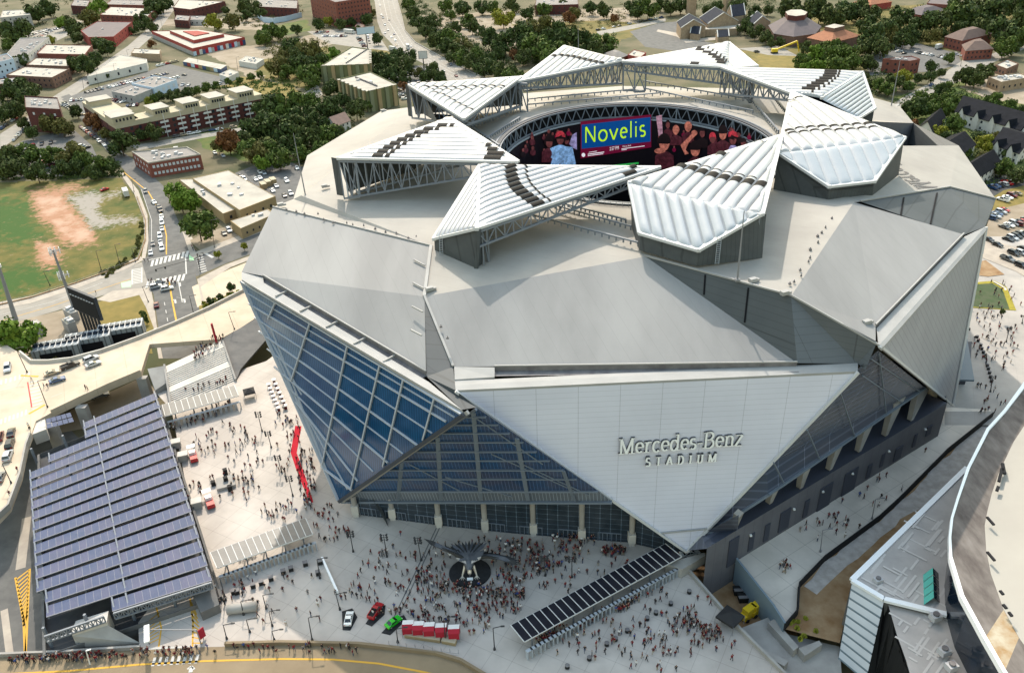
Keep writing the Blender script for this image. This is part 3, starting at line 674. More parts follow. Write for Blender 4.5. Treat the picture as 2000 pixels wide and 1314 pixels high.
def glyph_quads(ch, thick, thin, serif=True):
    adv, st, se = GLY[ch]; Q = []
    for pl in st:
        offs = []
        for i in range(len(pl)):
            a = pl[max(0, i-1)]; c = pl[min(len(pl)-1, i+1)]; dx, dy = c[0]-a[0], c[1]-a[1]; L = math.hypot(dx, dy) or 1
            wd = (thick*abs(dy)+thin*abs(dx))/L
            offs.append((-dy/L*wd/2, dx/L*wd/2))
        for i in range(len(pl)-1):
            p, q = pl[i], pl[i+1]; dx, dy = q[0]-p[0], q[1]-p[1]; L = math.hypot(dx, dy) or 1
            sharp = len(pl) < 6
            if sharp:
                wd = (thick*abs(dy)+thin*abs(dx))/L/2; o0 = o1 = (-dy/L*wd, dx/L*wd)
            else: o0, o1 = offs[i], offs[i+1]
            Q.append([(p[0]-o0[0], p[1]-o0[1]), (q[0]-o1[0], q[1]-o1[1]), (q[0]+o1[0], q[1]+o1[1]), (p[0]+o0[0], p[1]+o0[1])])
    if serif:
        for x, y, w_ in se:
            h = thin*.9; y0 = y if y < .5 else y-h
            Q.append([(x-w_/2-.02, y0), (x+w_/2+.02, y0), (x+w_/2+.02, y0+h), (x-w_/2-.02, y0+h)])
    return adv, Q
def lettering(text, place, h, space, thick, thin, name, mts, parent, depth=0.0, serif=True):
    "place(u, v, d): letter units -> world, d = distance off the surface"
    b = MB(); u = 0
    for ch in text:
        adv, Q = glyph_quads(ch, thick, thin, serif)
        for qi, q in enumerate(Q):
            e = .002*(qi % 5)
            top = [place(u+p[0], p[1], depth+e) for p in q]
            b.add(top, [(0, 1, 2, 3)], 0)
            if depth > 0:
                lo = [place(u+p[0], p[1], 0) for p in q]
                for i in range(4): b.add([lo[i], lo[(i+1) % 4], top[(i+1) % 4], top[i]], [(0, 1, 2, 3)], 1)
        u += adv+space
    o = b.build(name, mts, parent); return o
def textlen(t, sp): return sum(GLY[c][0]+sp for c in t)-sp
def between(pl, pr, lo, hi, text, sp, plane):
    "letters run from photo point pl to pr along the baseline; cap height from lo to hi"
    a, c, t0, t1 = plane(*pl), plane(*pr), plane(*lo), plane(*hi)
    ul = textlen(text, sp); ax = (c-a)/ul; ay = (t1-t0); ay = Vector((0, 0, ay.z)) if abs(ay.z) > .5 else ay
    return a, ax, ay
wallp = lambda x, y: OP(x, y, FA, FB, FC)
nf = (FB-FA).cross(FC-FA).normalized(); nf = -nf if nf.y > 0 else nf
a, ax, ay = between((1207, 884), (1449, 866), (1209, 883), (1211, 853), 'Mercedes-Benz', -.03, wallp)
lettering('Mercedes-Benz', lambda u, v, d: a+ax*u+ay*v+nf*(d+.05), 1, -.03, .125, .055, 'sign_lettering', ['sign_white', 'sign_dark'], ST, .55)
a2, ax2, ay2 = between((1259, 906), (1398, 897), (1260, 906), (1261, 890), 'STADIUM', .5, wallp)
lettering('STADIUM', lambda u, v, d: a2+ax2*u+ay2*v+nf*(d+.05), 1, .5, .2, .08, 'sign_lettering', ['sign_white', 'sign_dark'], ST, .7)
# same words lying flat on the right-hand wing, read from the far side
q0 = OP(1834, 368, V['S45'], V['w5b'], wing5_far); q1 = OP(1768, 327, V['S45'], V['w5b'], wing5_far); rx_ = (q1-q0)/textlen('Merce', .0); pn = (V['w5b']-V['S45']).cross(wing5_far-V['S45']).normalized(); pn = -pn if pn.z < 0 else pn
ry_ = rx_.cross(pn); ry_ = -ry_ if ry_.y > 0 else ry_; ry_ = ry_.normalized()*7.5
lettering('Mercedes-Benz', lambda u, v, d: q0+rx_*u+ry_*(1-v)*1.0+pn*(.12+d), 1, 0, .12, .05, 'roof_lettering', ['roof_letter'], ST, 0.0)
# text on the screen
nb = (1142, 279.5)
def scr(u, v, d): 
    t = u/textlen('Novelis', .06); x = 1141+(1262-1141)*t; yb = 279.5+(265.5-279.5)*t; return BD(x, yb-v*30.5, BK-.0075-d*.0004)
o = lettering('Novelis', scr, 1, .06, .085, .085, 'screen_text', ['screen_lime'], None, 0, False); vparent(o)
def font_on(text, x0, y0, x1, y1, h, mt):
    cu = bpy.data.curves.new('t', 'FONT'); cu.body = text; cu.resolution_u = 2
    ob = bpy.data.objects.new('t', cu); COL.objects.link(ob); dg = bpy.context.evaluated_depsgraph_get(); me = bpy.data.meshes.new_from_object(ob.evaluated_get(dg)); bpy.data.objects.remove(ob)
    mx = max(v.co.x for v in me.vertices)
    for v in me.vertices:
        t = v.co.x/mx; v.co = BD(x0+(x1-x0)*t, y0+(y1-y0)*t-v.co.y*h/.7, BK-.0075)
    me.materials.clear(); me.materials.append(M[mt]); ob = bpy.data.objects.new('screen_text', me); COL.objects.link(ob); vparent(ob)
font_on('2:57 PM', 1190.5, 294.5, 1208.5, 292, 7, 'screen_white'); font_on('First Aid', 1216, 288, 1232, 286, 3.2, 'screen_white')
sc_shape('screen_caption', [(q, 'screen_white', 2) for q in ([(1214, 290.5), (1259, 284.8), (1259, 286), (1214, 291.7)], [(1214, 293), (1224, 291.7), (1224, 292.7), (1214, 294)], [(1148, 301), (1180, 296.5), (1180, 298), (1148, 302.5)], [(1148, 304), (1178, 300), (1178, 301.2), (1148, 305.2)], [(1150, 297.5), (1166, 295), (1166, 296), (1150, 298.5)])]+[(ell(1139.5, 303, 3.6, 4), 'screen_white', 2)])
# ================================================================== ROOF PETALS
def ribbed(mb, poly, d, n, h, m=0, off=0.0, inset=.02):
    "parallel inflated ribs over a flat convex polygon; returns a frame for laying bands"
    o = Vector(poly[0]); nn = Vector((0, 0, 0))
    for i in range(len(poly)):
        p, q = Vector(poly[i]), Vector(poly[(i+1) % len(poly)]); nn += (p-o).cross(q-o)
    nn.normalize()
    if nn.z < 0: nn = -nn
    u = (d-nn*d.dot(nn)).normalized(); v = nn.cross(u)
    P = [((Vector(p)-o).dot(u), (Vector(p)-o).dot(v)) for p in poly]
    v0, v1 = min(p[1] for p in P), max(p[1] for p in P)
    def span(vv):
        xs = []
        for i in range(len(P)):
            (a, b), (c, e) = P[i], P[(i+1) % len(P)]
            if (b-vv)*(e-vv) <= 0 and abs(e-b) > 1e-9: xs.append(a+(c-a)*(vv-b)/(e-b))
        return (min(xs), max(xs)) if len(xs) >= 2 else None
    wv = (v1-v0)/n; S = 8; NU = 14
    rows = []
    for j in range(n):
        for k in range(S+1):
            t = k/S; vv = min(max(v0+wv*(j+t), v0+1e-4), v1-1e-4); s_ = span(vv)
            if not s_: continue
            rows.append((j, t, vv, s_))
    def bump(t, s): return h*math.sqrt(max(0, 1-(2*t-1)**2))*min(1, (4*s*(1-s)*3.0))**.5
    for (j, t, vv, s0), (j2, t2, vv2, s1) in zip(rows, rows[1:]):
        if j != j2: continue
        pts = []
        for tt, w_, sp in ((t, vv, s0), (t2, vv2, s1)):
            for i in range(NU+1):
                s = i/NU; s = s*s*(3-2*s) if True else s
                pts.append(o+u*(sp[0]+(sp[1]-sp[0])*s)+v*w_+nn*(bump(tt, s)+off))
        mb.add(pts, [(i, i+1, NU+2+i, NU+1+i) for i in range(NU)], m)
    return dict(o=o, u=u, v=v, n=nn, v0=v0, wv=wv, nr=n, span=span, h=h)
def bands(mb, fr, line, width, m=0, skip=1, phase=0, lo=.08, hi=.92):
    "dark patches across the ribs along a curve given as world points on the facet"
    L = [((p-fr['o']).dot(fr['u']), (p-fr['o']).dot(fr['v'])) for p in line]; L.sort(key=lambda t: t[1])
    def at(v):
        if v < L[0][1]-fr['wv']*.6 or v > L[-1][1]+fr['wv']*.6: return None
        for (a, b), (c, e) in zip(L, L[1:]):
            if v <= e: return a+(c-a)*max(0, min(1, (v-b)/(e-b+1e-9)))
        return L[-1][0]
    for j in range(fr['nr']):
        if (j+phase) % skip: continue
        vc = fr['v0']+fr['wv']*(j+.5); uc = at(vc)
        if uc is None: continue
        sp = fr['span'](vc)
        if not sp: continue
        a, c = max(uc, sp[0]+.3), min(uc+width, sp[1]-.3)
        if c-a < .3: continue
        S = 8; pts = []
        for k in range(S+1):
            t = lo+(hi-lo)*k/S; vv = fr['v0']+fr['wv']*(j+t); hh = fr['h']*math.sqrt(1-(2*t-1)**2)+.07
            for uu in (a, c): pts.append(fr['o']+fr['u']*uu+fr['v']*vv+fr['n']*hh)
        mb.add(pts, [(2*k, 2*k+1, 2*k+3, 2*k+2) for k in range(S)], m)
def truss(mb, ta, tb, da, db, n, w_=.5, m=0, thick=None):
    ta, tb = Vector(ta), Vector(tb); ba = ta-Vector((0, 0, da)); bb = tb-Vector((0, 0, db))
    mb.beam(ta, tb, w_*1.3, w_*1.3, m); mb.beam(ba, bb, w_*1.2, w_*1.2, m)
    for i in range(n+1):
        t = i/n; p, q = ta.lerp(tb, t), ba.lerp(bb, t); mb.beam(p, q, w_*.7, w_*.7, m)
        if i < n:
            t2 = (i+1)/n; p2, q2 = ta.lerp(tb, t2), ba.lerp(bb, t2)
            mb.beam(*((q, p2) if i % 2 else (p, q2)), w_*.6, w_*.6, m)
def petal(top, facets, bottom_z, trim, walls, trusses, bnds, label, under=None):
    """top: dict of named world points; facets: (names, dir names, ribs, height, material); walls: polygons with z drop; trusses"""
    c = sum((p for p in top.values()), Vector((0, 0, 0)))/len(top)
    pt = thing('roof_petal', label, None, c); pt.parent = ST; pt.matrix_parent_inverse = Matrix.Translation(-ST.location)
    del_ = pt.get('category')
    def par(o): o.parent = pt; o.matrix_parent_inverse = Matrix.Translation(-pt.location); return o
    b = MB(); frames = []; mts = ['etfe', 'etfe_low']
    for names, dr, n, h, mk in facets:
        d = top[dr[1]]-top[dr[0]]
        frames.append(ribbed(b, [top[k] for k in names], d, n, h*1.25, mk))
    par(b.build('pillow_roof', mts, None, smooth=True))
    for f_, pts, width, skip, ph in bnds:
        b = MB()
        fr = frames[f_]; pl = []
        for (x, y) in pts:
            v = ray(x, y); pl.append(CAM+v*((fr['o']-CAM).dot(fr['n'])/v.dot(fr['n'])))
        bands(b, fr, pl, width, 0, skip, ph)
        if b.f: par(b.build('dark_band', 'dark_vinyl', None))
    b = MB()
    for a, c2, w_ in trim: b.beam(top[a]+Vector((0, 0, .1)), top[c2]+Vector((0, 0, .1)), w_, .6)
    for a in top.values(): b.box(a-Vector((0, 0, .3)), .9, .9, .75)
    par(b.build('edge_trim', 'petal_trim', None))
    b = MB(); names = under or list(top.keys()); b.poly([top[k]-Vector((0, 0, 1.1)) for k in names]); par(b.build('underside', 'soffit_dark', None))  # dark sheet added so the space below the pillows stays dark
    for pts in walls:
        b = MB(); b.poly(pts); par(b.build('side_wall', 'panel_petal', None))
    for spec in trusses:
        b = MB(); ta, tb, da, db, n = spec[:5]
        ta = top[ta] if isinstance(ta, str) else ta; tb = top[tb] if isinstance(tb, str) else tb
        truss(b, ta-Vector((0, 0, .7)), tb-Vector((0, 0, .7)), da, db, n, spec[5] if len(spec) > 5 else .5)
        par(b.build('truss', spec[6] if len(spec) > 6 else 'steel', None))
    return pt, par
TZ = 77.0
def T(d): return {k: G(*v) for k, v in d.items()}
# front petal ---------------------------------------------------------------------------------------
t = T(dict(l=(848, 467, 67.8), r=(932, 447, 73.8), k=(937, 325, 76.5), tip=(1287, 328, 76.5)))
t['tip'] = G(1287, 328, 77)
bz = lambda x, y, z: G(x, y, z)
bl, br = G(850, 497, 63.6), G(930, 530, 63.4)
p1, par = petal(t, [(('k', 'r', 'tip'), ('r', 'tip'), 12, .75, 0), (('l', 'r', 'k'), ('l', 'k'), 9, .6, 0)], 64,
    [('l', 'r', 1.2), ('l', 'k', 1.0), ('k', 'tip', .9), ('r', 'tip', .9), ('k', 'r', .7)],
    [[t['l'], t['r'], br, bl], [t['l'], t['k'], G(942, 400, 67), bl]],
    [('r', 'tip', 3.6, 1.3, 22, .42), (t['r']+Vector((1, 1, 0)), t['r']+Vector((2.2, 2.6, 0)), 10, 10, 1, .5)],
    [(0, [(985, 327), (986, 350), (993, 370), (1003, 382), (1021, 395), (1030, 402)], 3.3, 1, 0), (0, [(1024, 328), (1026, 350), (1035, 366), (1052, 384), (1066, 394)], .5, 1, 0), (0, [(1231, 330), (1217, 346), (1200, 356)], 3.6, 1, 0)],
    'white ribbed petal at the near edge of the opening with a curved row of dark patches')
b = MB(); q = t['r']+Vector((.4, -.2, 0)); b.slab([q, q+Vector((1.3, 1.6, 0)), br+Vector((1.3, 1.6, 0))+Vector((0, 0, 0)), br], .3); 
b.beam(q, br, .5, .9); par(b.build('end_frame', 'panel_petal', None))
b = MB(); f_ = t['l'].lerp(t['r'], .2); g_ = bl.lerp(br, .2); n0 = Vector((-.3, -.6, 0))
for s in (-.35, .35): b.beam(f_+n0+Vector((s, 0, .9)), g_+n0+Vector((s, 0, .3)), .1)
for i in range(9): 
    c = f_.lerp(g_, i/9)+n0; b.beam(c-Vector((.35, 0, 0)), c+Vector((.35, 0, 0)), .08)
par(b.build('ladder', 'steel_pale', None))
# left petal ----------------------------------------------------------------------------------------
t = T(dict(l=(661, 310, 76), k=(877, 232, 76.5), tip=(1009, 317, 77)))
bl = G(671, 383, 65)
t2, par = petal(t, [(('l', 'tip', 'k'), ('l', 'tip'), 11, .75, 0)], 65, [('l', 'k', .8), ('k', 'tip', 1.8), ('l', 'tip', 1.0)],
    [[t['l']+Vector((0, 0, -1.2)), t['k']+Vector((0, 0, -1.2)), t['k']+Vector((0, 0, -10)), bl+Vector((1, 3, 0))], [t['l'], t['l']+Vector((-2.2, 1.5, 0)), bl+Vector((-2.0, 1.2, 0)), bl], [bl+Vector((2, 4, 0)), G(800, 336, 66), G(860, 300, 70), t['l']+Vector((2, 4, -1))]],
    [('l', 'tip', 10.5, 1.2, 20, .42), (t['l']+Vector((3, 3, -1)), t['l'].lerp(t['tip'], .75)+Vector((0, 7, -1)), 9, 1, 9, .4), (t['l']+Vector((1.2, 0, 0)), t['l']+Vector((4.2, 0, 0)), 10.5, 10.2, 1, .45, 'steel_pale')],
    [(0, [(733, 305), (745, 295), (772, 279), (800, 266), (832, 254), (862, 247)], 3.0, 1, 0), (0, [(757, 306), (772, 294), (803, 275), (840, 258), (883, 248)], 1.3, 1, 0), (0, [(948, 310), (955, 300), (948, 280)], 4.5, 1, 0)],
    'white ribbed petal on the left with an open steel truss under its long near edge')
# back left petal -----------------------------------------------------------------------------------
t = T(dict(l=(799, 167, 77), k=(1018, 151, 77), tip=(906, 233, 77)))
bl = G(805, 229, 66)
petal(t, [(('l', 'tip', 'k'), ('k', 'tip'), 11, .8, 0)], 66, [('l', 'k', .8), ('k', 'tip', .9), ('l', 'tip', .9)],
    [[t['l']+Vector((0, 0, -1.2)), t['k']+Vector((0, 0, -1.2)), t['k']+Vector((0, 0, -9.5)), bl+Vector((1, 3, 0))], [t['l'], t['l']+Vector((-1.5, 2, 0)), bl+Vector((-1.5, 2, 0)), bl], [bl+Vector((3, 5, 0)), G(885, 225, 68), t['tip']+Vector((-8, 4, -2)), t['l']+Vector((3, 5, -1))]],
    [('l', 'tip', 10.5, 1.2, 7, .5), ('tip', 'k', 1.3, 9, 9, .55)],
    [(0, [(835, 173), (885, 174), (940, 171), (985, 172)], 1.2, 1, 0), (0, [(838, 178), (885, 180), (940, 176), (985, 176)], .6, 1, 0), (0, [(858, 185), (875, 194), (895, 206), (920, 218)], .8, 1, 0)],
    'white ribbed petal at the back left with braced open ends under it')
# back petal ----------------------------------------------------------------------------------------
t = T(dict(l=(1012, 160, 76.5), k=(1103, 91, 77), r=(1217, 119, 77)))
petal(t, [(('l', 'r', 'k'), ('l', 'k'), 11, .8, 0)], 66, [('l', 'k', 1.3), ('k', 'r', .7), ('l', 'r', .9)],
    [], [('l', 'r', 1.6, 7.5, 18, .55), (t['r']+Vector((0, -2, 0)), t['r']+Vector((8, -4.0, 0)), 9.5, 9.5, 2, .6), (t['l']+Vector((.5, -.5, 0)), t['l']+Vector((3, -1, 0)), 9.5, 9.5, 1, .6), (t['l']+Vector((2, 6, -1)), t['r']+Vector((0, 8, -1)), 3, 8, 14, .5)],
    [(0, [(1077, 115), (1095, 114), (1115, 117), (1140, 123), (1165, 129)], 3.0, 1, 0), (0, [(1090, 112), (1120, 114), (1150, 121), (1180, 128)], .7, 1, 0)],
    'white ribbed petal at the back beside the thin flagpole')
# back right petal ----------------------------------------------------------------------------------
t = T(dict(l=(1217, 121, 77), k=(1424, 84, 77), r=(1479, 130, 77), n=(1422, 133, 77)))
petal(t, [(('l', 'n', 'k'), ('l', 'n'), 11, .7, 0), (('k', 'n', 'r'), ('k', 'r'), 5, .5, 1)], 66, [('l', 'k', 1.0), ('k', 'r', .8), ('l', 'n', .9), ('n', 'r', .8)],
    [], [('l', 'n', 2.2, 5, 24, .5), (t['l']+Vector((4, -3, 0)), t['l']+Vector((8, -3, 0)), 9.5, 9.5, 1, .7)],
    [(0, [(1352, 97), (1368, 102), (1385, 110), (1395, 117), (1402, 123)], 3.2, 1, 0), (0, [(1376, 93), (1395, 103), (1410, 113), (1418, 121)], .6, 1, 0), (0, [(1254, 116), (1284, 119), (1312, 121), (1350, 126)], 3.0, 2, 0)],
    'white ribbed petal at the back right standing highest in the photo')
# right back petal ----------------------------------------------------------------------------------
t = T(dict(l=(1410, 133, 77), k=(1684, 142, 76.8), n=(1545, 183, 77), q=(1605, 192, 76.6), r=(1708, 212, 71), s=(1677, 231, 71)))
t['q'] = OP(1605, 192, t['l'], t['k'], t['n'])
petal(t, [(('l', 'n', 'q', 'k'), ('l', 'k'), 10, .75, 0), (('k', 'q', 's', 'r'), ('k', 'q'), 10, .5, 1)], 66, [('l', 'k', .9), ('k', 'r', .9), ('r', 's', 1.3), ('l', 'n', 1.0), ('k', 'q', .6)],
    [[t['r'], t['s'], G(1664, 246, 66.5), G(1703, 240, 66)]],
    [('l', 'n', 8, 1.5, 14, .5), (t['l']+Vector((2, -3, 0)), t['l']+Vector((9, -8, 0)), 3, 9.5, 4, .6), (G(1466, 161, 73), G(1473, 161, 73), 6, 6, 1, .8)],
    [(0, [(1610, 140), (1608, 150), (1597, 158), (1582, 167), (1562, 178)], 4.0, 1, 0), (0, [(1637, 142), (1634, 152), (1618, 166), (1600, 176), (1580, 184)], .7, 1, 0)],
    'white ribbed petal at the far right with a curved row of dark patches and a folded outer face', under=['l', 'n', 's', 'r', 'k'])
# right petal ---------------------------------------------------------------------------------------
t = T(dict(t=(1547, 181, 77.3), l=(1521, 300, 76.3), r=(1766, 270, 76.3), a=(1619, 365, 70.9), c=(1707, 355, 70.9)))
bl, ba, bc, brr = G(1510, 371, 67), G(1617, 393, 67), G(1704, 382, 66.8), G(1755, 342, 66)
petal(t, [(('t', 'l', 'r'), ('t', 'c'), 11, .75, 0), (('l', 'a', 'c', 'r'), ('t', 'c'), 11, .4, 1)], 66, [('t', 'l', 1.2), ('t', 'r', .9), ('l', 'a', 1.1), ('a', 'c', 1.1), ('c', 'r', 1.1)],
    [[t['l'], t['a'], ba, bl], [t['a'], t['c'], bc, ba], [t['c'], t['r'], brr, bc], [t['t'], t['l'], bl, G(1535, 262, 67)]],
    [('t', 'l', 2, 8, 8, .4)],
    [(0, [(1530, 262), (1560, 254), (1600, 251), (1640, 250), (1680, 246), (1700, 246), (1715, 248)], 1.0, 1, 0), (0, [(1535, 259), (1565, 253), (1600, 250), (1640, 249), (1680, 245), (1700, 244)], .7, 1, 0), (0, [(1540, 264), (1590, 258), (1650, 257), (1700, 252), (1725, 251)], 1.2, 1, 0), (0, [(1547, 200), (1562, 193)], .8, 1, 0)],
    'white petal on the right folded over three dark clad sides facing the viewer', under=['t', 'l', 'a', 'c', 'r'])
# front right petal ---------------------------------------------------------------------------------
t = T(dict(l=(1230, 358, 77), t=(1523, 267, 77.3), r=(1484, 420, 77), c=(1364, 489, 70.8), a=(1250, 456, 70.8)))
bl, ba, bc, brr = G(1234, 445, 67), G(1249, 489, 66.8), G(1360, 520, 67), G(1476, 506, 67.2)
pp, par = petal(t, [(('l', 'r', 't'), ('c', 't'), 11, .8, 0), (('l', 'a', 'c', 'r'), ('a', 'l'), 10, .55, 1)], 66, [('l', 't', 1.4), ('t', 'r', 1.9), ('l', 'a', 1.2), ('a', 'c', 1.3), ('c', 'r', 1.2)],
    [[t['l'], t['a'], ba, bl], [t['a'], t['c'], bc, ba], [t['c'], t['r'], brr, bc], [t['r'], t['r']+Vector((1.5, .4, 0)), brr+Vector((1.5, .4, 0)), brr]],
    [('l', 't', 2, 1.5, 20, .45), ('t', 'r', 1.5, 8, 10, .45)],
    [(0, [(1322, 332), (1345, 338), (1365, 345), (1388, 352), (1410, 357), (1435, 361), (1460, 366), (1482, 370)], 3.2, 1, 0), (0, [(1350, 324), (1385, 335), (1410, 342), (1440, 348), (1475, 355)], .5, 1, 0), (0, [(1400, 310), (1440, 293), (1470, 280)], 5.5, 2, 0)],
    'white petal in front on the right folded over dark clad sides with a pole before it', under=['l', 'a', 'c', 'r', 't'])
b = MB(); f_ = t['c'].lerp(t['r'], .3); g_ = bc.lerp(brr, .3); n0 = Vector((.4, -.6, 0))
for s in (-.4, .4): b.beam(f_+n0+Vector((s, 0, 1)), g_+n0+Vector((s, 0, .3)), .1)
for i in range(12): 
    c = f_.lerp(g_, i/12)+n0; b.beam(c-Vector((.4, 0, 0)), c+Vector((.4, 0, 0)), .08)
par(b.build('ladder', 'steel_pale', None))
# tracks the petals slide on --------------------------------------------------------------------------
def track(p, q, h=1.0, n=16, w_=.5):
    p, q = G(*p), G(*q); b = MB()
    b.beam(p+Vector((0, 0, h)), q+Vector((0, 0, h)), w_, .35)
    for i in range(n+1): c = p.lerp(q, i/n); b.beam(c, c+Vector((0, 0, h)), .35)
    b.build('petal_track', 'steel', ST)
for a in (((1033, 425, 67.3), (1246, 481, 66.8)), ((1075, 405, 67.3), (1232, 449, 67.3)), ((1085, 400, 67.3), (1222, 436, 67.3)), ((1032, 199, 67.5), (1237, 180, 67.5)), ((1030, 210, 67.5), (1290, 187, 67.5)), ((1256, 163, 67.5), (1465, 200, 67.5)), ((1258, 178, 67.5), (1470, 222, 67.5)),
          ((1468, 200, 67.6), (1520, 262, 67.6)), ((1500, 180, 67.4), (1540, 230, 67.4)), ((920, 252, 67.5), (1015, 215, 67.5)), ((950, 275, 67.5), (1015, 235, 67.5)), ((905, 240, 67.3), (975, 290, 67.3))): track(*a)
b = MB()
for i in range(40):
    a0, a1 = 140+80*i/40, 140+80*(i+1)/40
    b.beam(oval(a0, 1.055, OZ+1.1), oval(a1, 1.055, OZ+1.1), .12); b.beam(oval(a0, 1.055, OZ+.6), oval(a1, 1.055, OZ+.6), .1); b.beam(oval(a0, 1.055, OZ), oval(a0, 1.055, OZ+1.1), .1)
b.build('rim_railing', 'steel_pale', ST)
# roof sundries
rr = random.Random(11)
def roofdots(a, c, n, z, dz=.35):
    for i in range(n):
        p = G(a[0]+(c[0]-a[0])*i/n+rr.uniform(-6, 6), a[1]+(c[1]-a[1])*i/n+rr.uniform(-5, 5), z)
        b = MB(); s = rr.uniform(.3, .55); b.box(p, s, s, dz); b.cyl(p+Vector((0, 0, dz)), p+Vector((0, 0, dz+.3)), .1, n=6); b.build('roof_drain', 'gutter', ST)
roofdots((560, 410), (830, 470), 14, 64.6); roofdots((1545, 560), (1630, 420), 12, 67.3); roofdots((850, 590), (880, 690), 4, 60)
for x, y, z in ((839, 567, 63), (1532, 575, 67.2), (1470, 550, 67), (634, 366, 64.5), (548, 402, 64.3), (1692, 632, 61.5), (748, 218, 59.5), (770, 221, 60), (1372, 515, 67)):
    b = MB(); p = G(x, y, z); b.box(p, 1.6, 1, .8, .4); b.box(p+Vector((1, .4, 0)), .8, .8, .5, .4); b.build('roof_unit', 'lip_white', ST)
# thin masts on the roof
for (x0, y0, z), (x1, y1) in (((1440, 548, 67), (1453.5, 412)), ((1740, 211, 60), (1758, 119)), ((1130, 99, 60), (1129, 50)), ((597, 384, 63), (573, 261))):
    p = G(x0, y0, z); q = up(p, x1, y1); t = tag(MB().build('x', 'pole_grey'), None)
    bpy.data.objects.remove(t); b = MB(); b.cyl(p, q, .22, .08, 6); b.box(p-Vector((0, 0, .1)), .9, .9, .5); b.build('roof_mast', 'pole_grey', ST)
for i in range(4):
    p = OP(828-0.5*i, 620+i*46, V['B'], V['C'], V['g2']); 
for (x, y) in ((822, 518), (820, 563), (818, 609), (816, 655)):
    p, q = OP(x-13, y-7, V['A'], V['L'], V['B']), OP(x+8, y+4, V['A'], V['L'], V['B']); b = MB(); b.beam(p+Vector((0, 0, .5)), q+Vector((0, 0, .5)), .3); b.build('roof_pipe', 'lip_white', ST)
# ================================================================== GROUND, ROADS, PLAZAS
b = MB(); b.poly([Vector((-4000, -600, 0)), Vector((4000, -600, 0)), Vector((4000, 6500, 0)), Vector((-4000, 6500, 0))]); tag(b.build('ground', 'city_ground'), kind='structure')
VZ = 10.0     # viaduct deck
def zr(x, y): return .25+5.75*max(0, min(1, (y-545)/250))
# --- open ground far away
# the empty field: one sheet whose grass, bare red soil and gravel run into each other
def pip(x, y, px):
    r_ = False
    for (x0, y0), (x1, y1) in zip(px, px[1:]+px[:1]):
        if (y0 > y) != (y1 > y) and x < (x1-x0)*(y-y0)/(y1-y0)+x0: r_ = not r_
    return r_
def seg_d(x, y, px):
    d = 1e9
    for (x0, y0), (x1, y1) in zip(px, px[1:]+px[:1]):
        L = (x1-x0)**2+(y1-y0)**2; t = max(0, min(1, ((x-x0)*(x1-x0)+(y-y0)*(y1-y0))/L)); d = min(d, math.hypot(x-x0-t*(x1-x0), y-y0-t*(y1-y0)))
    return d
FIELD = [(-40, 358), (120, 352), (236, 348), (262, 380), (285, 440), (286, 478), (276, 512), (200, 545), (60, 583), (-40, 606)]
Z1 = [[(58, 372), (105, 366), (150, 356), (166, 366), (140, 374), (130, 386), (160, 420), (190, 462), (188, 476), (150, 482), (118, 474), (100, 446), (75, 430), (62, 400)], [(70, 470), (112, 472), (122, 488), (122, 512), (95, 524), (70, 515)]]
Z2 = [[(128, 384), (180, 374), (205, 382), (240, 372), (246, 376), (200, 390), (190, 412), (205, 425), (270, 424), (268, 432), (205, 443), (178, 447), (160, 420), (145, 400)]]
Z3 = [[(-40, 390), (60, 385), (66, 430), (100, 452), (60, 480), (-40, 480)], [(-40, 525), (60, 515), (120, 520), (110, 555), (-40, 590)]]
b = MB(); vals = []; nx, ny = 120, 90
for j_ in range(ny+1):
    for i_ in range(nx+1):
        x, y = -40+330*i_/nx, 348+260*j_/ny; b.v.append(tuple(G(x, y, .03)))
        row = []
        for Z, w_ in ((Z1, 16), (Z2, 12), (Z3, 30)):
            d = max((seg_d(x, y, p) if pip(x, y, p) else -seg_d(x, y, p)) for p in Z); row.append(max(0, min(1, .5+d/w_/2)))
        vals.append(row)
for j_ in range(ny):
    for i_ in range(nx):
        if pip(-40+330*(i_+.5)/nx, 348+260*(j_+.5)/ny, FIELD): k = j_*(nx+1)+i_; b.f.append((k, k+1, k+nx+2, k+nx+1)); b.m.append(0)
fo = b.build('field', 'grass'); tag(fo, kind='structure')
at_ = fo.data.color_attributes.new('soil', 'FLOAT_COLOR', 'POINT')
for k, r_ in enumerate(vals): at_.data[k].color = (*r_, 1)
fm = mat('field_soil', (.045, .065, .010), .95, (.14, .11, .028), .1, detail=10); t_ = fm.node_tree; N = t_.nodes; bs_ = N['Principled BSDF']; cur = bs_.inputs['Base Color'].links[0].from_socket
ca = N.new('ShaderNodeVertexColor'); ca.layer_name = 'soil'; sp = N.new('ShaderNodeSeparateColor'); t_.links.new(ca.outputs[0], sp.inputs[0]); ge = N.new('ShaderNodeNewGeometry')
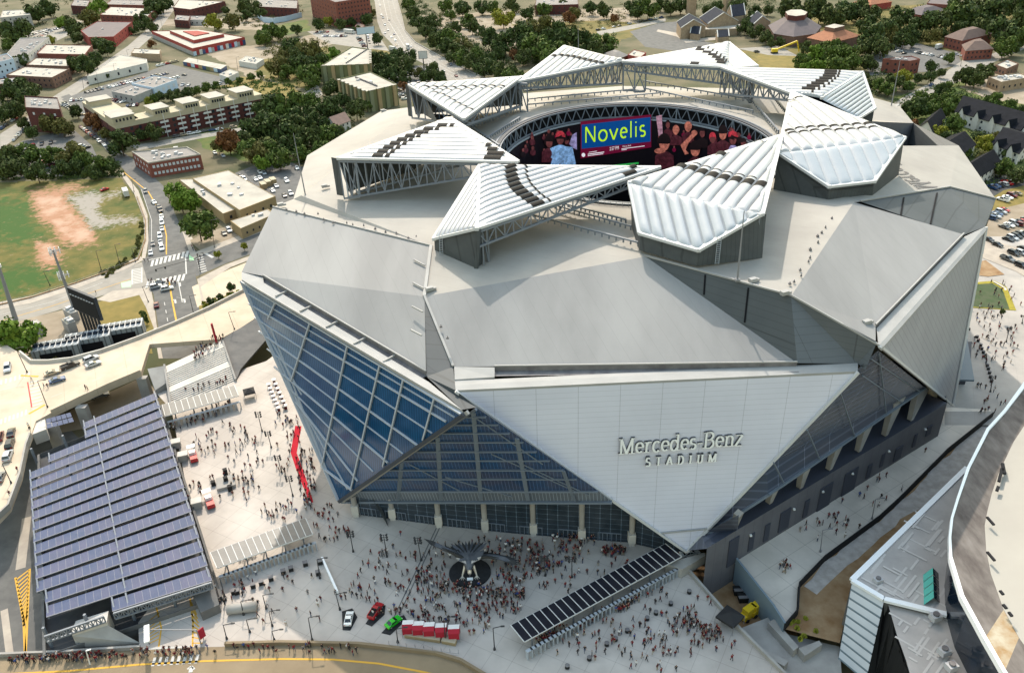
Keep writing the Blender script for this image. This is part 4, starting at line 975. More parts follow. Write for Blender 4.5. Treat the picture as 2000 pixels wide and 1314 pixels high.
for q_, (ch, col_, sc_) in enumerate( ((2, (.03, .075, .010), .16), (0, (.31, .165, .10), .3), (0, (.40, .265, .19), .09), (1, (.26, .235, .205), .4))):
    nz = N.new('ShaderNodeTexNoise'); nz.inputs['Scale'].default_value = sc_; nz.inputs['Detail'].default_value = 10; nz.inputs['Roughness'].default_value = .7; t_.links.new(ge.outputs['Position'], nz.inputs['Vector'])
    ad = N.new('ShaderNodeMath'); ad.operation = 'MULTIPLY_ADD'; ad.inputs[1].default_value = 3.0; t_.links.new(nz.outputs['Fac'], ad.inputs[0]); t_.links.new(sp.outputs[ch], ad.inputs[2])
    mr = N.new('ShaderNodeMapRange'); mr.inputs['From Min'].default_value = 1.85+(.45 if q_ == 2 else 0); mr.inputs['From Max'].default_value = 2.3+(.45 if q_ == 2 else 0); t_.links.new(ad.outputs[0], mr.inputs['Value'])
    mx = N.new('ShaderNodeMix'); mx.data_type = 'RGBA'; t_.links.new(cur, mx.inputs['A']); mx.inputs['B'].default_value = (*col_, 1); t_.links.new(mr.outputs[0], mx.inputs['Factor']); cur = mx.outputs['Result']
t_.links.new(cur, bs_.inputs['Base Color']); fo.data.materials[0] = fm
patch('grass_field', [(105, 40), (480, 36), (560, 30), (520, 60)], .01, 'pale_dirt', 2, 1)
patch('dirt_field', [(380, 95), (520, 88), (600, 70), (680, 60), (560, 150), (500, 160), (470, 140)], .012, 'pale_dirt', 2, 1)
patch('grass_field', [(530, 52), (600, 38), (606, 60), (545, 72)], .02, 'grass_green', 1.5, 4)
patch('grass_field', [(400, 170), (470, 150), (560, 165), (590, 185), (560, 200), (470, 172)], .02, 'grass_dry', 2, 4)
patch('grass_field', [(500, 120), (640, 90), (660, 125), (600, 175), (560, 165), (500, 145)], .018, 'grass', 2, 6)
patch('grass_field', [(380, 262), (500, 240), (560, 235), (610, 300), (560, 330), (470, 310), (400, 290)], .02, 'grass_green', 2, 8)
patch('grass_field', [(700, 60), (728, 78), (770, 110), (735, 118), (700, 90)], .02, 'grass', 1, 8)
patch('dirt_field', [(830, 30), (1000, 22), (1240, 15), (1250, 50), (1180, 70), (1040, 100), (900, 80), (850, 60)], .015, 'pale_dirt', 3, 21)
patch('grass_field', [(1000, 45), (1200, 40), (1260, 50), (1230, 70), (1150, 110), (1040, 110)], .018, 'grass', 3, 22)
patch('grass_field', [(1440, 100), (1560, 95), (1680, 105), (1690, 150), (1560, 160), (1480, 140)], .015, 'grass', 2, 23)
patch('dirt_field', [(1470, 110), (1520, 104), (1570, 116), (1575, 130), (1490, 132)], .02, 'grass_dry', 2, 24)
patch('grass_field', [(1560, 20), (1900, 5), (2010, 20), (2010, 80), (1880, 100), (1740, 90), (1600, 60)], .014, 'grass', 3, 26)
patch('dirt_field', [(1870, 150), (1930, 145), (2010, 150), (2010, 205), (1960, 200), (1890, 180)], .02, 'pale_dirt', 2, 27)
patch('grass_field', [(1740, 190), (1900, 150), (2010, 210), (2010, 420), (1900, 400), (1780, 300), (1750, 230)], .013, 'grass_green', 1, 28)
# --- streets
sheet('road', [(728, -6), (732, 4), (737, 43), (746, 66), (774, 95), (801, 111), (851, 137), (880, 162), (900, 175), (1000, 175), (952, 157), (877, 121), (811, 84), (791, 61), (785, 34), (774, -6)], .04, 'asphalt_pale')
b = MB(); 
for d_ in (.22, .42, .6, .8):
    f_ = lambda i: [(728, -6), (737, 43), (774, 95), (851, 137), (930, 190)][i]; g_ = lambda i: [(774, -6), (785, 34), (811, 84), (877, 121), (1000, 185)][i]
    strip(b, [(f_(i)[0]+(g_(i)[0]-f_(i)[0])*d_, f_(i)[1]+(g_(i)[1]-f_(i)[1])*d_) for i in range(5)], .05, .3, 0, (4, 6) if d_ != .42 else None)
tag(b.build('road_marking', 'white_paint'), kind='structure')
b = MB(); 
for pts in ([(774, -6), (785, 34), (791, 61), (811, 84), (877, 121), (952, 157), (990, 172)], ): 
    P = [G(x, y, 0) for x, y in pts]
    for p, q in zip(P, P[1:]): b.beam(p+Vector((0, 0, .4)), q+Vector((0, 0, .4)), .5, .9)
tag(b.build('barrier_wall', 'concrete'), 'low concrete wall along the tree side of the highway', 'barrier')
sheet('road', [(0, 292), (0, 262), (50, 230), (98, 193), (150, 160), (195, 128), (250, 90), (290, 55), (318, 20), (335, -6), (352, -6), (340, 20), (312, 58), (268, 98), (215, 140), (170, 170), (120, 205), (60, 250)], .04, 'asphalt_pale')
sheet('road', [(118, 190), (140, 200), (165, 245), (200, 285), (232, 320), (275, 370), (292, 420), (288, 500), (276, 512), (374, 500), (362, 470), (352, 440), (330, 390), (318, 362), (270, 318), (215, 280), (180, 240), (152, 200), (135, 184)], .05, 'asphalt')
sheet('road', [(276, 508), (372, 498), (384, 548), (400, 620), (420, 700), (318, 700), (300, 575), (290, 556)], .055, 'asphalt')
sheet('road', [(-30, 608), (60, 590), (150, 561), (240, 526), (280, 510), (294, 560), (200, 577), (110, 607), (20, 632), (-30, 645)], .045, 'asphalt_pale')
sheet('road', [(370, 502), (440, 478), (520, 448), (600, 425), (600, 462), (520, 485), (440, 515), (383, 540)], .048, 'asphalt')
sheet('pavement', [(-30, 596), (60, 578), (150, 550), (236, 518), (274, 500), (280, 508), (240, 528), (150, 563), (60, 592), (-30, 610)], .1, 'pavement')
sheet('pavement', [(284, 505), (290, 470), (288, 420), (270, 372), (240, 335), (234, 338), (262, 378), (280, 425), (282, 470), (276, 505)], .12, 'pavement')
sheet('pavement', [(372, 500), (362, 470), (352, 440), (356, 438), (368, 462), (382, 492), (440, 470), (520, 440), (522, 449), (440, 480), (380, 504)], .1, 'pavement')
sheet('pavement', [(294, 560), (284, 565), (270, 572), (285, 600), (300, 640), (310, 700), (318, 700), (306, 635), (300, 590)], .1, 'pavement')
sheet('pavement', [(385, 545), (440, 517), (520, 488), (522, 494), (450, 522), (392, 560), (402, 600), (418, 650), (410, 650), (396, 600)], .1, 'pavement')
sheet('pavement', [(375, 560), (450, 525), (520, 497), (520, 560), (440, 590), (385, 600)], .08, 'bridge_deck')
patch('grass_field', [(385, 598), (440, 578), (480, 566), (480, 600), (400, 640)], .09, 'grass_dry', .8, 31)
sheet('pavement', [(188, 585), (220, 568), (284, 562), (288, 572), (215, 590)], .09, 'pavement')
patch('grass_field', [(180, 596), (215, 578), (270, 566), (284, 575), (300, 640), (300, 690), (215, 690), (200, 640)], .085, 'grass_dry', .6, 30)
patch('dirt_field', [(20, 632), (110, 608), (180, 590), (205, 640), (215, 700), (60, 720), (20, 690)], .05, 'pale_dirt', .8, 33)
b = MB()
strip(b, [(276, 370), (296, 430), (296, 500)], .07, .2); strip(b, [(288, 508), (345, 497)], .07, .5)
for i in range(9):     # crossings
    t = i/8; strip(b, [(296+t*68, 520-t*18), (299+t*68, 508-t*18)], .07, 1.0)
    strip(b, [(286+t*70, 562-t*14), (290+t*70, 549-t*14)], .07, 1.0)
for i in range(10): t = i/9; strip(b, [(258+.5*t, 527+t*27), (277, 524+t*27)], .07, .7)
for i in range(9): t = i/8; strip(b, [(381+t*9, 497+t*35), (395+t*9, 493+t*35)], .07, .8)
strip(b, [(258, 527), (258, 556)], .07, .5); strip(b, [(277, 522), (277, 552)], .07, .5); strip(b, [(362, 496), (364, 535)], .07, .5)
strip(b, [(348, 549), (356, 590)], .07, .3); strip(b, [(321, 590), (330, 640)], .07, .25, 0, (3, 4)); strip(b, [(345, 580), (362, 585)], .07, .1)
for x, y in ((343, 588), (361, 587), (352, 555)): strip(b, [(x, y+4), (x-1, y-3), (x-5, y-2)], .07, .7)
strip(b, [(-20, 620), (100, 590), (200, 552)], .07, .2); strip(b, [(400, 494), (416, 503)], .07, 1.2)
tag(b.build('road_marking', 'white_paint'), kind='structure')
b = MB(); strip(b, [(240, 335), (290, 375), (316, 420), (325, 460), (325, 497)], .075, .5); strip(b, [(330, 550), (337, 590), (347, 640)], .075, .6); strip(b, [(0, 627), (100, 598), (255, 545)], .075, .3)
tag(b.build('road_marking', 'yellow_paint'), kind='structure')
b = MB(); b.poly([G(369, 498, .07), G(377, 497, .07), G(379, 508, .07), G(370, 509, .07)]); b.poly([G(236, 552, .07), G(256, 548, .07), G(256, 560, .07), G(238, 562, .07)]); tag(b.build('road_marking', 'green_paint'), kind='structure')
# far right streets and lots
sheet('road', [(1700, 232), (1750, 198), (1820, 160), (1880, 118), (1940, 105), (2010, 70), (2010, 92), (1950, 118), (1905, 138), (1850, 172), (1780, 206), (1740, 240)], .04, 'asphalt_pale')
sheet('road', [(1230, 62), (1290, 45), (1330, 42), (1330, 75), (1420, 88), (1440, 105), (1400, 112), (1260, 92)], .03, 'asphalt')
sheet('road', [(1165, 62), (1240, 48), (1300, 36), (1300, 42), (1240, 56), (1170, 70)], .035, 'asphalt_pale')
sheet('pavement', [(1285, 58), (1330, 66), (1345, 78), (1400, 72), (1400, 78), (1340, 84), (1322, 72), (1282, 62)], .06, 'pavement')
sheet('parking_lot', [(1690, 125), (1725, 85), (1780, 82), (1870, 105), (1880, 125), (1820, 140), (1700, 148)], .03, 'asphalt')
sheet('road', [(1440, 95), (1520, 90), (1560, 110), (1500, 108)], .032, 'asphalt_pale')
sheet('parking_lot', [(120, 195), (165, 178), (260, 150), (330, 125), (430, 150), (450, 165), (345, 178), (235, 200), (165, 222)], .042, 'asphalt')
sheet('parking_lot', [(20, 95), (60, 62), (130, 50), (160, 42), (150, 62), (90, 90)], .036, 'asphalt_pale')
sheet('parking_lot', [(600, 62), (700, 55), (735, 64), (760, 100), (690, 92), (640, 85)], .036, 'asphalt_pale')
sheet('parking_lot', [(720, 130), (860, 128), (900, 160), (780, 185), (720, 160)], .036, 'asphalt')
sheet('parking_lot', [(455, 340), (540, 305), (600, 330), (575, 400), (540, 400), (500, 385)], .037, 'asphalt')
sheet('parking_lot', [(45, 275), (140, 250), (180, 285), (200, 330), (120, 345), (0, 350), (0, 300)], .043, 'asphalt')
sheet('road', [(255, 285), (390, 262), (500, 245), (500, 252), (395, 270), (270, 294)], .044, 'asphalt_pale')
sheet('road', [(585, 190), (620, 165), (630, 185), (600, 210), (585, 205)], .044, 'asphalt_pale')
sheet('pavement', [(285, 470), (380, 470), (355, 440)], .03, 'pavement')
sheet('parking_lot', [(370, 470), (400, 455), (450, 440), (475, 455), (440, 478), (392, 490)], .06, 'pale_dirt')
sheet('parking_lot', [(1925, 395), (1960, 372), (2010, 360), (2010, 400), (1935, 412)], .05, 'grass_dry')
sheet('parking_lot', [(1905, 352), (1960, 340), (2010, 340), (2010, 362), (1955, 375), (1925, 392)], .045, 'asphalt_dark')
sheet('parking_lot', [(1915, 480), (1935, 412), (2010, 395), (2010, 500)], .055, 'pale_dirt')
# right-hand plaza, falling gently away to the street
b = MB(); N_ = 14
for i in range(N_):
    for j in range(N_):
        q = []
        for a, c in ((i, j), (i+1, j), (i+1, j+1), (i, j+1)):
            y = 462+(830-462)*c/N_; x0 = 1845; x = x0+(2030-x0)*a/N_; q.append(G(x, y, zr(x, y)))
        b.add(q, [(0, 1, 2, 3)])
tag(b.build('plaza', 'plaza_stone'), kind='structure')
def zsheet(name, px, dz, mt): b = MB(); b.poly([G(x, y, zr(x, y)+dz) for x, y in px]); return tag(b.build(name, mt), kind='structure')
zsheet('road', [(1905, 470), (1935, 468), (2015, 492), (2015, 548), (1985, 530), (1910, 500)], .12, 'pavement')
zsheet('lawn', [(1895, 552), (1942, 548), (1966, 560), (1985, 606), (1890, 600)], .15, 'lawn_yellow')
zsheet('lawn', [(1895, 556), (1938, 553), (1958, 565), (1972, 604), (1890, 598)], .19, 'lawn_dark')
b = MB(); strip(b, [(1940, 549), (1963, 562), (1975, 602)], .9, .8); tag(b.build('pavement', 'concrete_white'), kind='structure')
zsheet('dirt_bed', [(1908, 512), (1925, 508), (1962, 536), (1930, 540), (1905, 537)], .14, 'brown_dirt')
# --- main plaza
sheet('plaza', [(335, 800), (303, 765), (462, 742), (470, 722), (520, 705), (540, 690), (640, 860), (1000, 950), (1300, 1040), (1345, 1080), (1331, 1105), (1440, 1230), (1535, 1325), (960, 1325), (900, 1290), (850, 1275), (700, 1258), (550, 1255), (440, 1258), (440, 1200), (415, 1131), (360, 930)], PZ, 'plaza')
b = MB(); P = [G(x, y, PZ) for x, y in ((440, 1258), (550, 1255), (700, 1258), (850, 1275), (900, 1290), (960, 1325))]
b2 = MB()
P = [G(x, y, PZ) for x, y in ((1331, 1105), (1440, 1230), (1535, 1325))]
for p, q in zip(P, P[1:]): b2.slab([p+Vector((0, 0, 1)), q+Vector((0, 0, 1)), q+Vector((.6, 0, 1)), p+Vector((.6, 0, 1))], 7)
tag(b2.build('retaining_wall', 'concrete'), 'pale concrete parapet wall along the right edge of the front plaza', 'wall')
b = MB(); strip(b, [(861, 1025), (775, 1210)], PZ+.012, .28); strip(b, [(855, 1025), (768, 1208)], PZ+.012, .28); tag(b.build('drain_channel', 'concrete_dark'), kind='structure')
# corridor beside the stadium
sheet('pavement', [(1380, 1085), (1815, 835), (1850, 795), (1935, 800), (1937, 813), (1849, 883), (1754, 979), (1716, 1014), (1609, 1093), (1558, 1146), (1555, 1197), (1530, 1227), (1508, 1192), (1436, 1100)], PZ-.01, 'corridor')
b = MB(); P = [G(x, y, PZ) for x, y in ((1436, 1100), (1508, 1192), (1530, 1227))]
for p, q in zip(P, P[1:]): b.slab([p+Vector((0, 0, 1.6)), q+Vector((0, 0, 1.6)), q+Vector((.4, .2, 1.6)), p+Vector((.4, .2, 1.6))], 7.6)
tag(b.build('screen_fence', 'stripe_slate'), 'grey slatted screen wall between the loading pit and the side walkway', 'fence')
sheet('dirt_slope', [(1937, 811), (1990, 770), (1990, 860), (1900, 905), (1665, 1140), (1640, 1255), (1600, 1245), (1530, 1227), (1556, 1197), (1559, 1145), (1609, 1092), (1716, 1013), (1754, 978), (1849, 882)], PZ-.5, 'brown_dirt')
patch('gravel_path', [(1937, 816), (1975, 790), (1930, 870), (1890, 912), (1823, 980), (1764, 1013), (1719, 1049), (1678, 1089), (1637, 1122), (1609, 1143), (1595, 1160), (1572, 1146), (1612, 1096), (1718, 1017), (1757, 981), (1852, 886)], PZ-.45, 'gravel', .5, 41)
patch('dirt_pit', [(1340, 1100), (1440, 1095), (1560, 1200), (1560, 1330), (1380, 1330)], .05, 'brown_dirt', .5, 44)
sheet('terrace', [(1442, 1228), (1500, 1205), (1540, 1238), (1640, 1262), (1645, 1330), (1535, 1330)], 3.0, 'concrete')
b = MB()
for px in ([(1500, 1215), (1512, 1208), (1560, 1262), (1550, 1270)], [(1560, 1265), (1600, 1250), (1606, 1258), (1572, 1280)], [(1480, 1260), (1540, 1290), (1532, 1300), (1474, 1270)]): b.slab([G(x, y, 5) for x, y in px], 2)
tag(b.build('terrace_wall', 'concrete'), kind='structure')
P = [G(x, y, PZ) for x, y in ((1937, 813), (1849, 883), (1754, 979), (1716, 1014), (1609, 1093), (1559, 1145), (1556, 1197), (1530, 1227))]
b = MB()
for p, q in zip(P, P[1:]): b.slab([p+Vector((0, 0, 1.5)), q+Vector((0, 0, 1.5)), q+Vector((.25, -.1, 1.5)), p+Vector((.25, -.1, 1.5))], 2)
tag(b.build('silt_fence', 'fence_black'), 'long black silt fence between the side walkway and the brown bank', 'fence')
# --- viaduct on the left with its parapets
def parapet(pts, z, h, w_, mt, label, cat='wall'):
    b = MB(); P = [G(x, y, z) for x, y in pts]
    for p, q in zip(P, P[1:]):
        d = (q-p).normalized(); n = Vector((-d.y, d.x, 0))*w_/2; b.slab([p-n+Vector((0, 0, h)), q-n+Vector((0, 0, h)), q+n+Vector((0, 0, h)), p+n+Vector((0, 0, h))], h+.6)
    return tag(b.build('parapet', mt), label, cat)
top_e = [(40, 690), (62, 708), (95, 708), (140, 703), (200, 687), (270, 662), (340, 634), (410, 603), (475, 570), (540, 540)]
bot_e = [(540, 610), (498, 622), (470, 640), (430, 662), (292, 672), (275, 727), (215, 752), (150, 782), (100, 806), (70, 822)]
b = MB(); b.slab([G(x, y, VZ) for x, y in [(-40, 660), (10, 672)]+top_e+bot_e+[(60, 850), (52, 872), (40, 930), (18, 990), (-40, 1050)]], 1.6); tag(b.build('viaduct', 'bridge_deck'), kind='structure')
parapet(top_e, VZ, 1.1, .5, 'concrete_white', 'pale curved parapet wall on the far side of the bridge road')
parapet([(275, 727), (215, 752), (150, 782), (100, 806)], VZ, 1.0, .4, 'bridge_deck', 'short parapet wall on the near side of the bridge above the gap')
parapet([(60, 850), (52, 872), (40, 930), (18, 990), (-40, 1045)], VZ, 1.1, .5, 'concrete', 'parapet wall at the left edge above the sunken road')
sheet('ramp', [(-40, 642), (20, 634), (45, 690), (10, 700), (-40, 690)], 6, 'asphalt_pale')
b = MB()
for i in range(9): t = i/8; strip(b, [(57+t*7, 747+t*52), (76+t*8, 743+t*50)], VZ+.02, .55)
for i in range(7): strip(b, [(2+i*9, 751-i*2.6), (3+i*9, 742-i*2.6)], VZ+.02, .5); strip(b, [(2+i*8, 828-i*3), (3+i*8, 818-i*3)], VZ+.02, .5)
strip(b, [(100, 775), (180, 745), (260, 705)], VZ+.02, .15, 0, (3, 5)); strip(b, [(40, 752), (0, 762)], VZ+.02, .2)
tag(b.build('road_marking', 'white_paint'), kind='structure')
b = MB(); strip(b, [(54, 746), (62, 795)], VZ+.025, .35); tag(b.build('road_marking', 'red_paint'), kind='structure')
b = MB(); strip(b, [(40, 733), (75, 735)], VZ+.025, .8); strip(b, [(56, 808), (88, 790)], VZ+.025, .8); tag(b.build('road_marking', 'yellow_paint'), kind='structure')
# piers and lower ground under the bridge
b = MB()
for x, y in ((270, 735), (150, 792), (90, 828)): c = G(x, y, VZ); b.box((c.x, c.y+2, 0), 3, 2, VZ-1.6)
tag(b.build('bridge_pier', 'concrete'), kind='structure')
sheet('dirt_field', [(90, 850), (140, 800), (280, 735), (310, 770), (200, 830)], .06, 'pale_dirt')
b = MB(); P = [G(x, y, VZ) for x, y in ((430, 662), (470, 640), (498, 622))]
b.slab([G(430, 664, VZ), G(520, 610, VZ), G(540, 640, 8), G(470, 720, 7.2), G(462, 740, 6.4)], .5); tag(b.build('loading_ramp', 'concrete_dark'), kind='structure')
# stairs from the bridge down to the plaza
S0, S1, S2, S3 = G(322, 716, VZ), G(434, 664, VZ), G(461, 745, PZ), G(335, 797, PZ)
b = MB(); n = 26; z_ = VZ
lv = [0]*6+[1]*8+[0]*4+[1]*8; tot = sum(lv); acc = 0
for i in range(n):
    acc += lv[i]; z = VZ-(VZ-PZ)*acc/tot+.02
    a, c = i/n, (i+1)/n
    q = [S0.lerp(S3, a), S1.lerp(S2, a), S1.lerp(S2, c), S0.lerp(S3, c)]
    b.slab([Vector((p.x, p.y, z)) for p in q], 1.5)
tag(b.build('staircase', 'concrete_white'), 'wide pale staircase in flights from the bridge down to the plaza', 'staircase')
b = MB(); 
for p, q in ((S0, S3), (S1, S2)):
    b.slab([p+Vector((-.3, 0, 1)), q+Vector((-.3, 0, 1)), q+Vector((.3, 0, 1)), p+Vector((.3, 0, 1))], 1.6)
b.slab([G(288, 720, VZ+1), G(322, 714, VZ+1), G(333, 742, 8.5), G(303, 762, 7.5)], 3)
tag(b.build('stair_wall', 'concrete'), 'concrete side walls beside the wide staircase to the bridge', 'wall')
# --- sunken road at the lower left, and the road bridge along the bottom edge
sheet('road', [(-60, 900), (60, 860), (100, 800), (420, 1130), (440, 1330), (-60, 1330)], .03, 'asphalt')
b = MB(); strip(b, [(30, 1127), (46, 1210), (49, 1275)], .05, .5); strip(b, [(58, 1110), (54, 1190), (50, 1275)], .05, .5)
for i in range(13): t = i/12; strip(b, [(31+t*15, 1132+t*90), (57-t*4, 1112+t*88)], .05, .45)
tag(b.build('road_marking', 'yellow_paint'), kind='structure')
b = MB(); strip(b, [(52, 1010), (40, 1110)], .05, 2.2); strip(b, [(8, 1190), (22, 1300)], .05, 1.5); tag(b.build('pavement', 'pavement'), kind='structure')
BZ = PZ
be = [(-30, 1282), (120, 1276), (280, 1268), (440, 1260), (550, 1257), (700, 1260), (850, 1277), (900, 1292), (960, 1328)]
b = MB(); b.slab([G(x, y, BZ-.03) for x, y in be+[(960, 1420), (-60, 1420)]], 1.4); tag(b.build('road', 'bridge_road'), kind='structure')
parapet([(-30, 1282), (120, 1276), (275, 1266)], BZ, .9, .5, 'concrete', 'parapet wall behind the dense crowd at the lower left')
parapet(be[3:], BZ, .9, .6, 'bridge_road', 'curved tan parapet wall along the plaza at the bottom')
b = MB(); strip(b, [(-30, 1318), (140, 1309), (270, 1297), (400, 1290), (550, 1286), (650, 1287), (740, 1295), (830, 1312), (900, 1330)], BZ, .45); tag(b.build('road_marking', 'yellow_paint'), kind='structure')
b = MB()
for i in range(8): strip(b, [(298+i*12, 1300-i*.8), (303+i*12, 1283-i*.8)], BZ, .6)
strip(b, [(290, 1266), (372, 1262)], BZ, .5); strip(b, [(372, 1312), (374, 1302)], BZ, .8); strip(b, [(366, 1306), (374, 1300), (380, 1306)], BZ, .4)
tag(b.build('road_marking', 'white_paint'), kind='structure')
# driveway into the garage
sheet('driveway', [(272, 1265), (270, 1215), (300, 1175), (370, 1150), (415, 1131), (440, 1200), (440, 1262)], BZ-.012, 'plaza')
b = MB(); strip(b, [(304, 1180), (315, 1225), (310, 1262)], BZ, .35); strip(b, [(371, 1168), (377, 1215), (376, 1262)], BZ, .35)
for i in range(8): t = i/7; strip(b, [(287+t*6, 1215+t*40), (312-t*2, 1195+t*52)], BZ, .3); strip(b, [(373+t*3, 1175+t*80), (384+t*12, 1200+t*55)], BZ, .3)
tag(b.build('road_marking', 'yellow_paint'), kind='structure')
# ================================================================== BUILDINGS
WIN = {}
def winmesh(key):
    if key not in WIN:
        b = MB(); b.box((0, 0, 0), 1, .14, 1); o = b.build('window', key); WIN[key] = o.data; bpy.data.objects.remove(o)
    return WIN[key]
def put_windows(parent, p, q, z0, z1, cols, floors, ww=1.3, wh=1.5, key='window_dark', margin=1.2):
    d = (q-p); L = d.length; d.normalize(); nrm = Vector((d.y, -d.x, 0)); mid = (p+q)/2
    if nrm.dot(CAM-mid) < 0: nrm = -nrm
    me = winmesh(key); fh = (z1-z0)/floors
    for f in range(floors):
        for c in range(cols):
            t = margin+(L-2*margin)*((c+.5)/cols)
            o = bpy.data.objects.new('window', me); COL.objects.link(o)
            pos = p+d*t+nrm*.04; o.location = (pos.x, pos.y, z0+fh*f+fh*.3); o.rotation_euler = (0, 0, math.atan2(d.y, d.x)); o.scale = (ww, 1, min(wh, fh*.6))
            o.parent = parent; o.matrix_parent_inverse = Matrix.Translation(-Vector(parent.location))
def fix(pts, h):
    return [Vector((p.x, p.y, h)) for p in pts]
RSTAIN = 0
def block(name, label, cat, px, h, wallm, roofm, parapet=.6, wins=None, group=None, vents=0, z0=0.0, para_m=None):
    """flat-roofed building from three or more roof corners in the photo; three corners are completed to a parallelogram"""
    P = [G(x, y, h) for x, y in px]
    if len(P) == 3: P.append(P[0]+P[2]-P[1])
    c = sum(P, Vector((0, 0, 0)))/len(P); c.z = z0
    t = thing(name, label, cat, c, group)
    b = MB(); b.prism([(p.x, p.y) for p in P], z0, h, 0, 0); b.build('wall', wallm, t)
    b = MB(); ins = [p.lerp(c, min(.25, .5/max(1, (p-c).length))) for p in P]
    b.poly([Vector((p.x, p.y, h+.03)) for p in ins]); b.build('roof', roofm, t)
    if parapet:
        b = MB(); n = len(P)
        for i in range(n):
            a, q = P[i], P[(i+1) % n]; ai, qi = ins[i], ins[(i+1) % n]
            lo = h+.02
            b.add([Vector((v.x, v.y, z)) for z in (lo, h+parapet) for v in (a, q, qi, ai)], [(0, 1, 5, 4), (1, 2, 6, 5), (2, 3, 7, 6), (3, 0, 4, 7), (4, 5, 6, 7)])
        b.build('parapet', para_m or wallm, t)
    if wins:
        for (i, j, cols, floors, *o_) in wins:
            kw = o_[0] if o_ else {}
            put_windows(t, Vector((P[i].x, P[i].y, 0)), Vector((P[j].x, P[j].y, 0)), z0+kw.get('z0', .4), z0+kw.get('z1', h-.3), cols, floors, kw.get('ww', 1.3), kw.get('wh', 1.5), kw.get('key', 'window_dark'))
    rv = random.Random(int(px[0][0]*7+px[0][1])); vents = vents*2+2 if name not in ('display_mat', 'brick_hut') else vents
    for i in range(vents):
        s, u = rv.uniform(.2, .8), rv.uniform(.2, .8); q = P[0].lerp(P[1], s)+(P[2]-P[1])*u if len(P) == 4 else c
        b = MB(); b.box((q.x, q.y, h+.03), rv.uniform(1, 2.4), rv.uniform(.8, 1.8), rv.uniform(.6, 1.4), rv.uniform(0, 1)); b.build('roof_vent', 'metal_box', t)
    return t, P
def gabled(name, label, cat, px, h, rise, wallm, roofm, group=None, wins=None, over=.5, axis=0, z0=0):
    "ridge runs along edge 0-1 (axis 0) or 1-2 (axis 1); px = three eave corners"
    P = [G(x, y, h) for x, y in px]
    if len(P) == 3: P.append(P[0]+P[2]-P[1])
    if axis: P = P[1:]+P[:1]
    c = sum(P, Vector((0, 0, 0)))/4; c.z = z0
    t = thing(name, label, cat, c, group)
    m0, m1 = (P[1]+P[2])/2+Vector((0, 0, rise)), (P[3]+P[0])/2+Vector((0, 0, rise))
    b = MB(); L = [Vector((p.x, p.y, z0)) for p in P]
    for i in range(4): b.poly([L[i], L[(i+1) % 4], P[(i+1) % 4], P[i]])
    b.poly([P[1], P[2], m0]); b.poly([P[3], P[0], m1]); b.build('wall', wallm, t)
    b = MB(); e = (P[1]-P[0]).normalized()*over; s = (P[2]-P[1]).normalized()*over; dz = Vector((0, 0, -over*rise/((P[2]-P[1]).length/2)))
    up_ = Vector((0, 0, .22))
    b.slab([P[0]-e-s+dz+up_, P[1]+e-s+dz+up_, m0+e+up_, m1-e+up_], .2); b.slab([P[3]-e+s+dz+up_, P[2]+e+s+dz+up_, m0+e+up_, m1-e+up_], .2); b.build('roof', roofm, t)
    if wins:
        for (i, j, cols, fl, *o_) in wins:
            kw = o_[0] if o_ else {}
            put_windows(t, Vector((P[i].x, P[i].y, 0)), Vector((P[j].x, P[j].y, 0)), z0+.4, h, cols, fl, kw.get('ww', 1.1), kw.get('wh', 1.3), kw.get('key', 'window_dark'), .8)
    return t, P
def hipped(name, label, cat, px, h, rise, wallm, roofm, k=.35, group=None, wins=None):
    P = [G(x, y, h) for x, y in px]
    if len(P) == 3: P.append(P[0]+P[2]-P[1])
    c = sum(P, Vector((0, 0, 0)))/len(P); c0 = Vector((c.x, c.y, 0)); t = thing(name, label, cat, c0, group)
    b = MB(); b.prism([(p.x, p.y) for p in P], 0, h); b.build('wall', wallm, t)
    O = [p+(p-c).normalized()*.8 for p in P]; Tt = [c+(p-c)*k+Vector((0, 0, rise)) for p in P]; n = len(P)
    b = MB()
    for i in range(n): b.poly([O[i], O[(i+1) % n], Tt[(i+1) % n], Tt[i]])
    b.poly(Tt); b.build('roof', roofm, t)
    if wins:
        for (i, j, cols, fl) in wins: put_windows(t, Vector((P[i].x, P[i].y, 0)), Vector((P[j].x, P[j].y, 0)), .4, h, cols, fl, 1.2, 1.4)
    return t, P
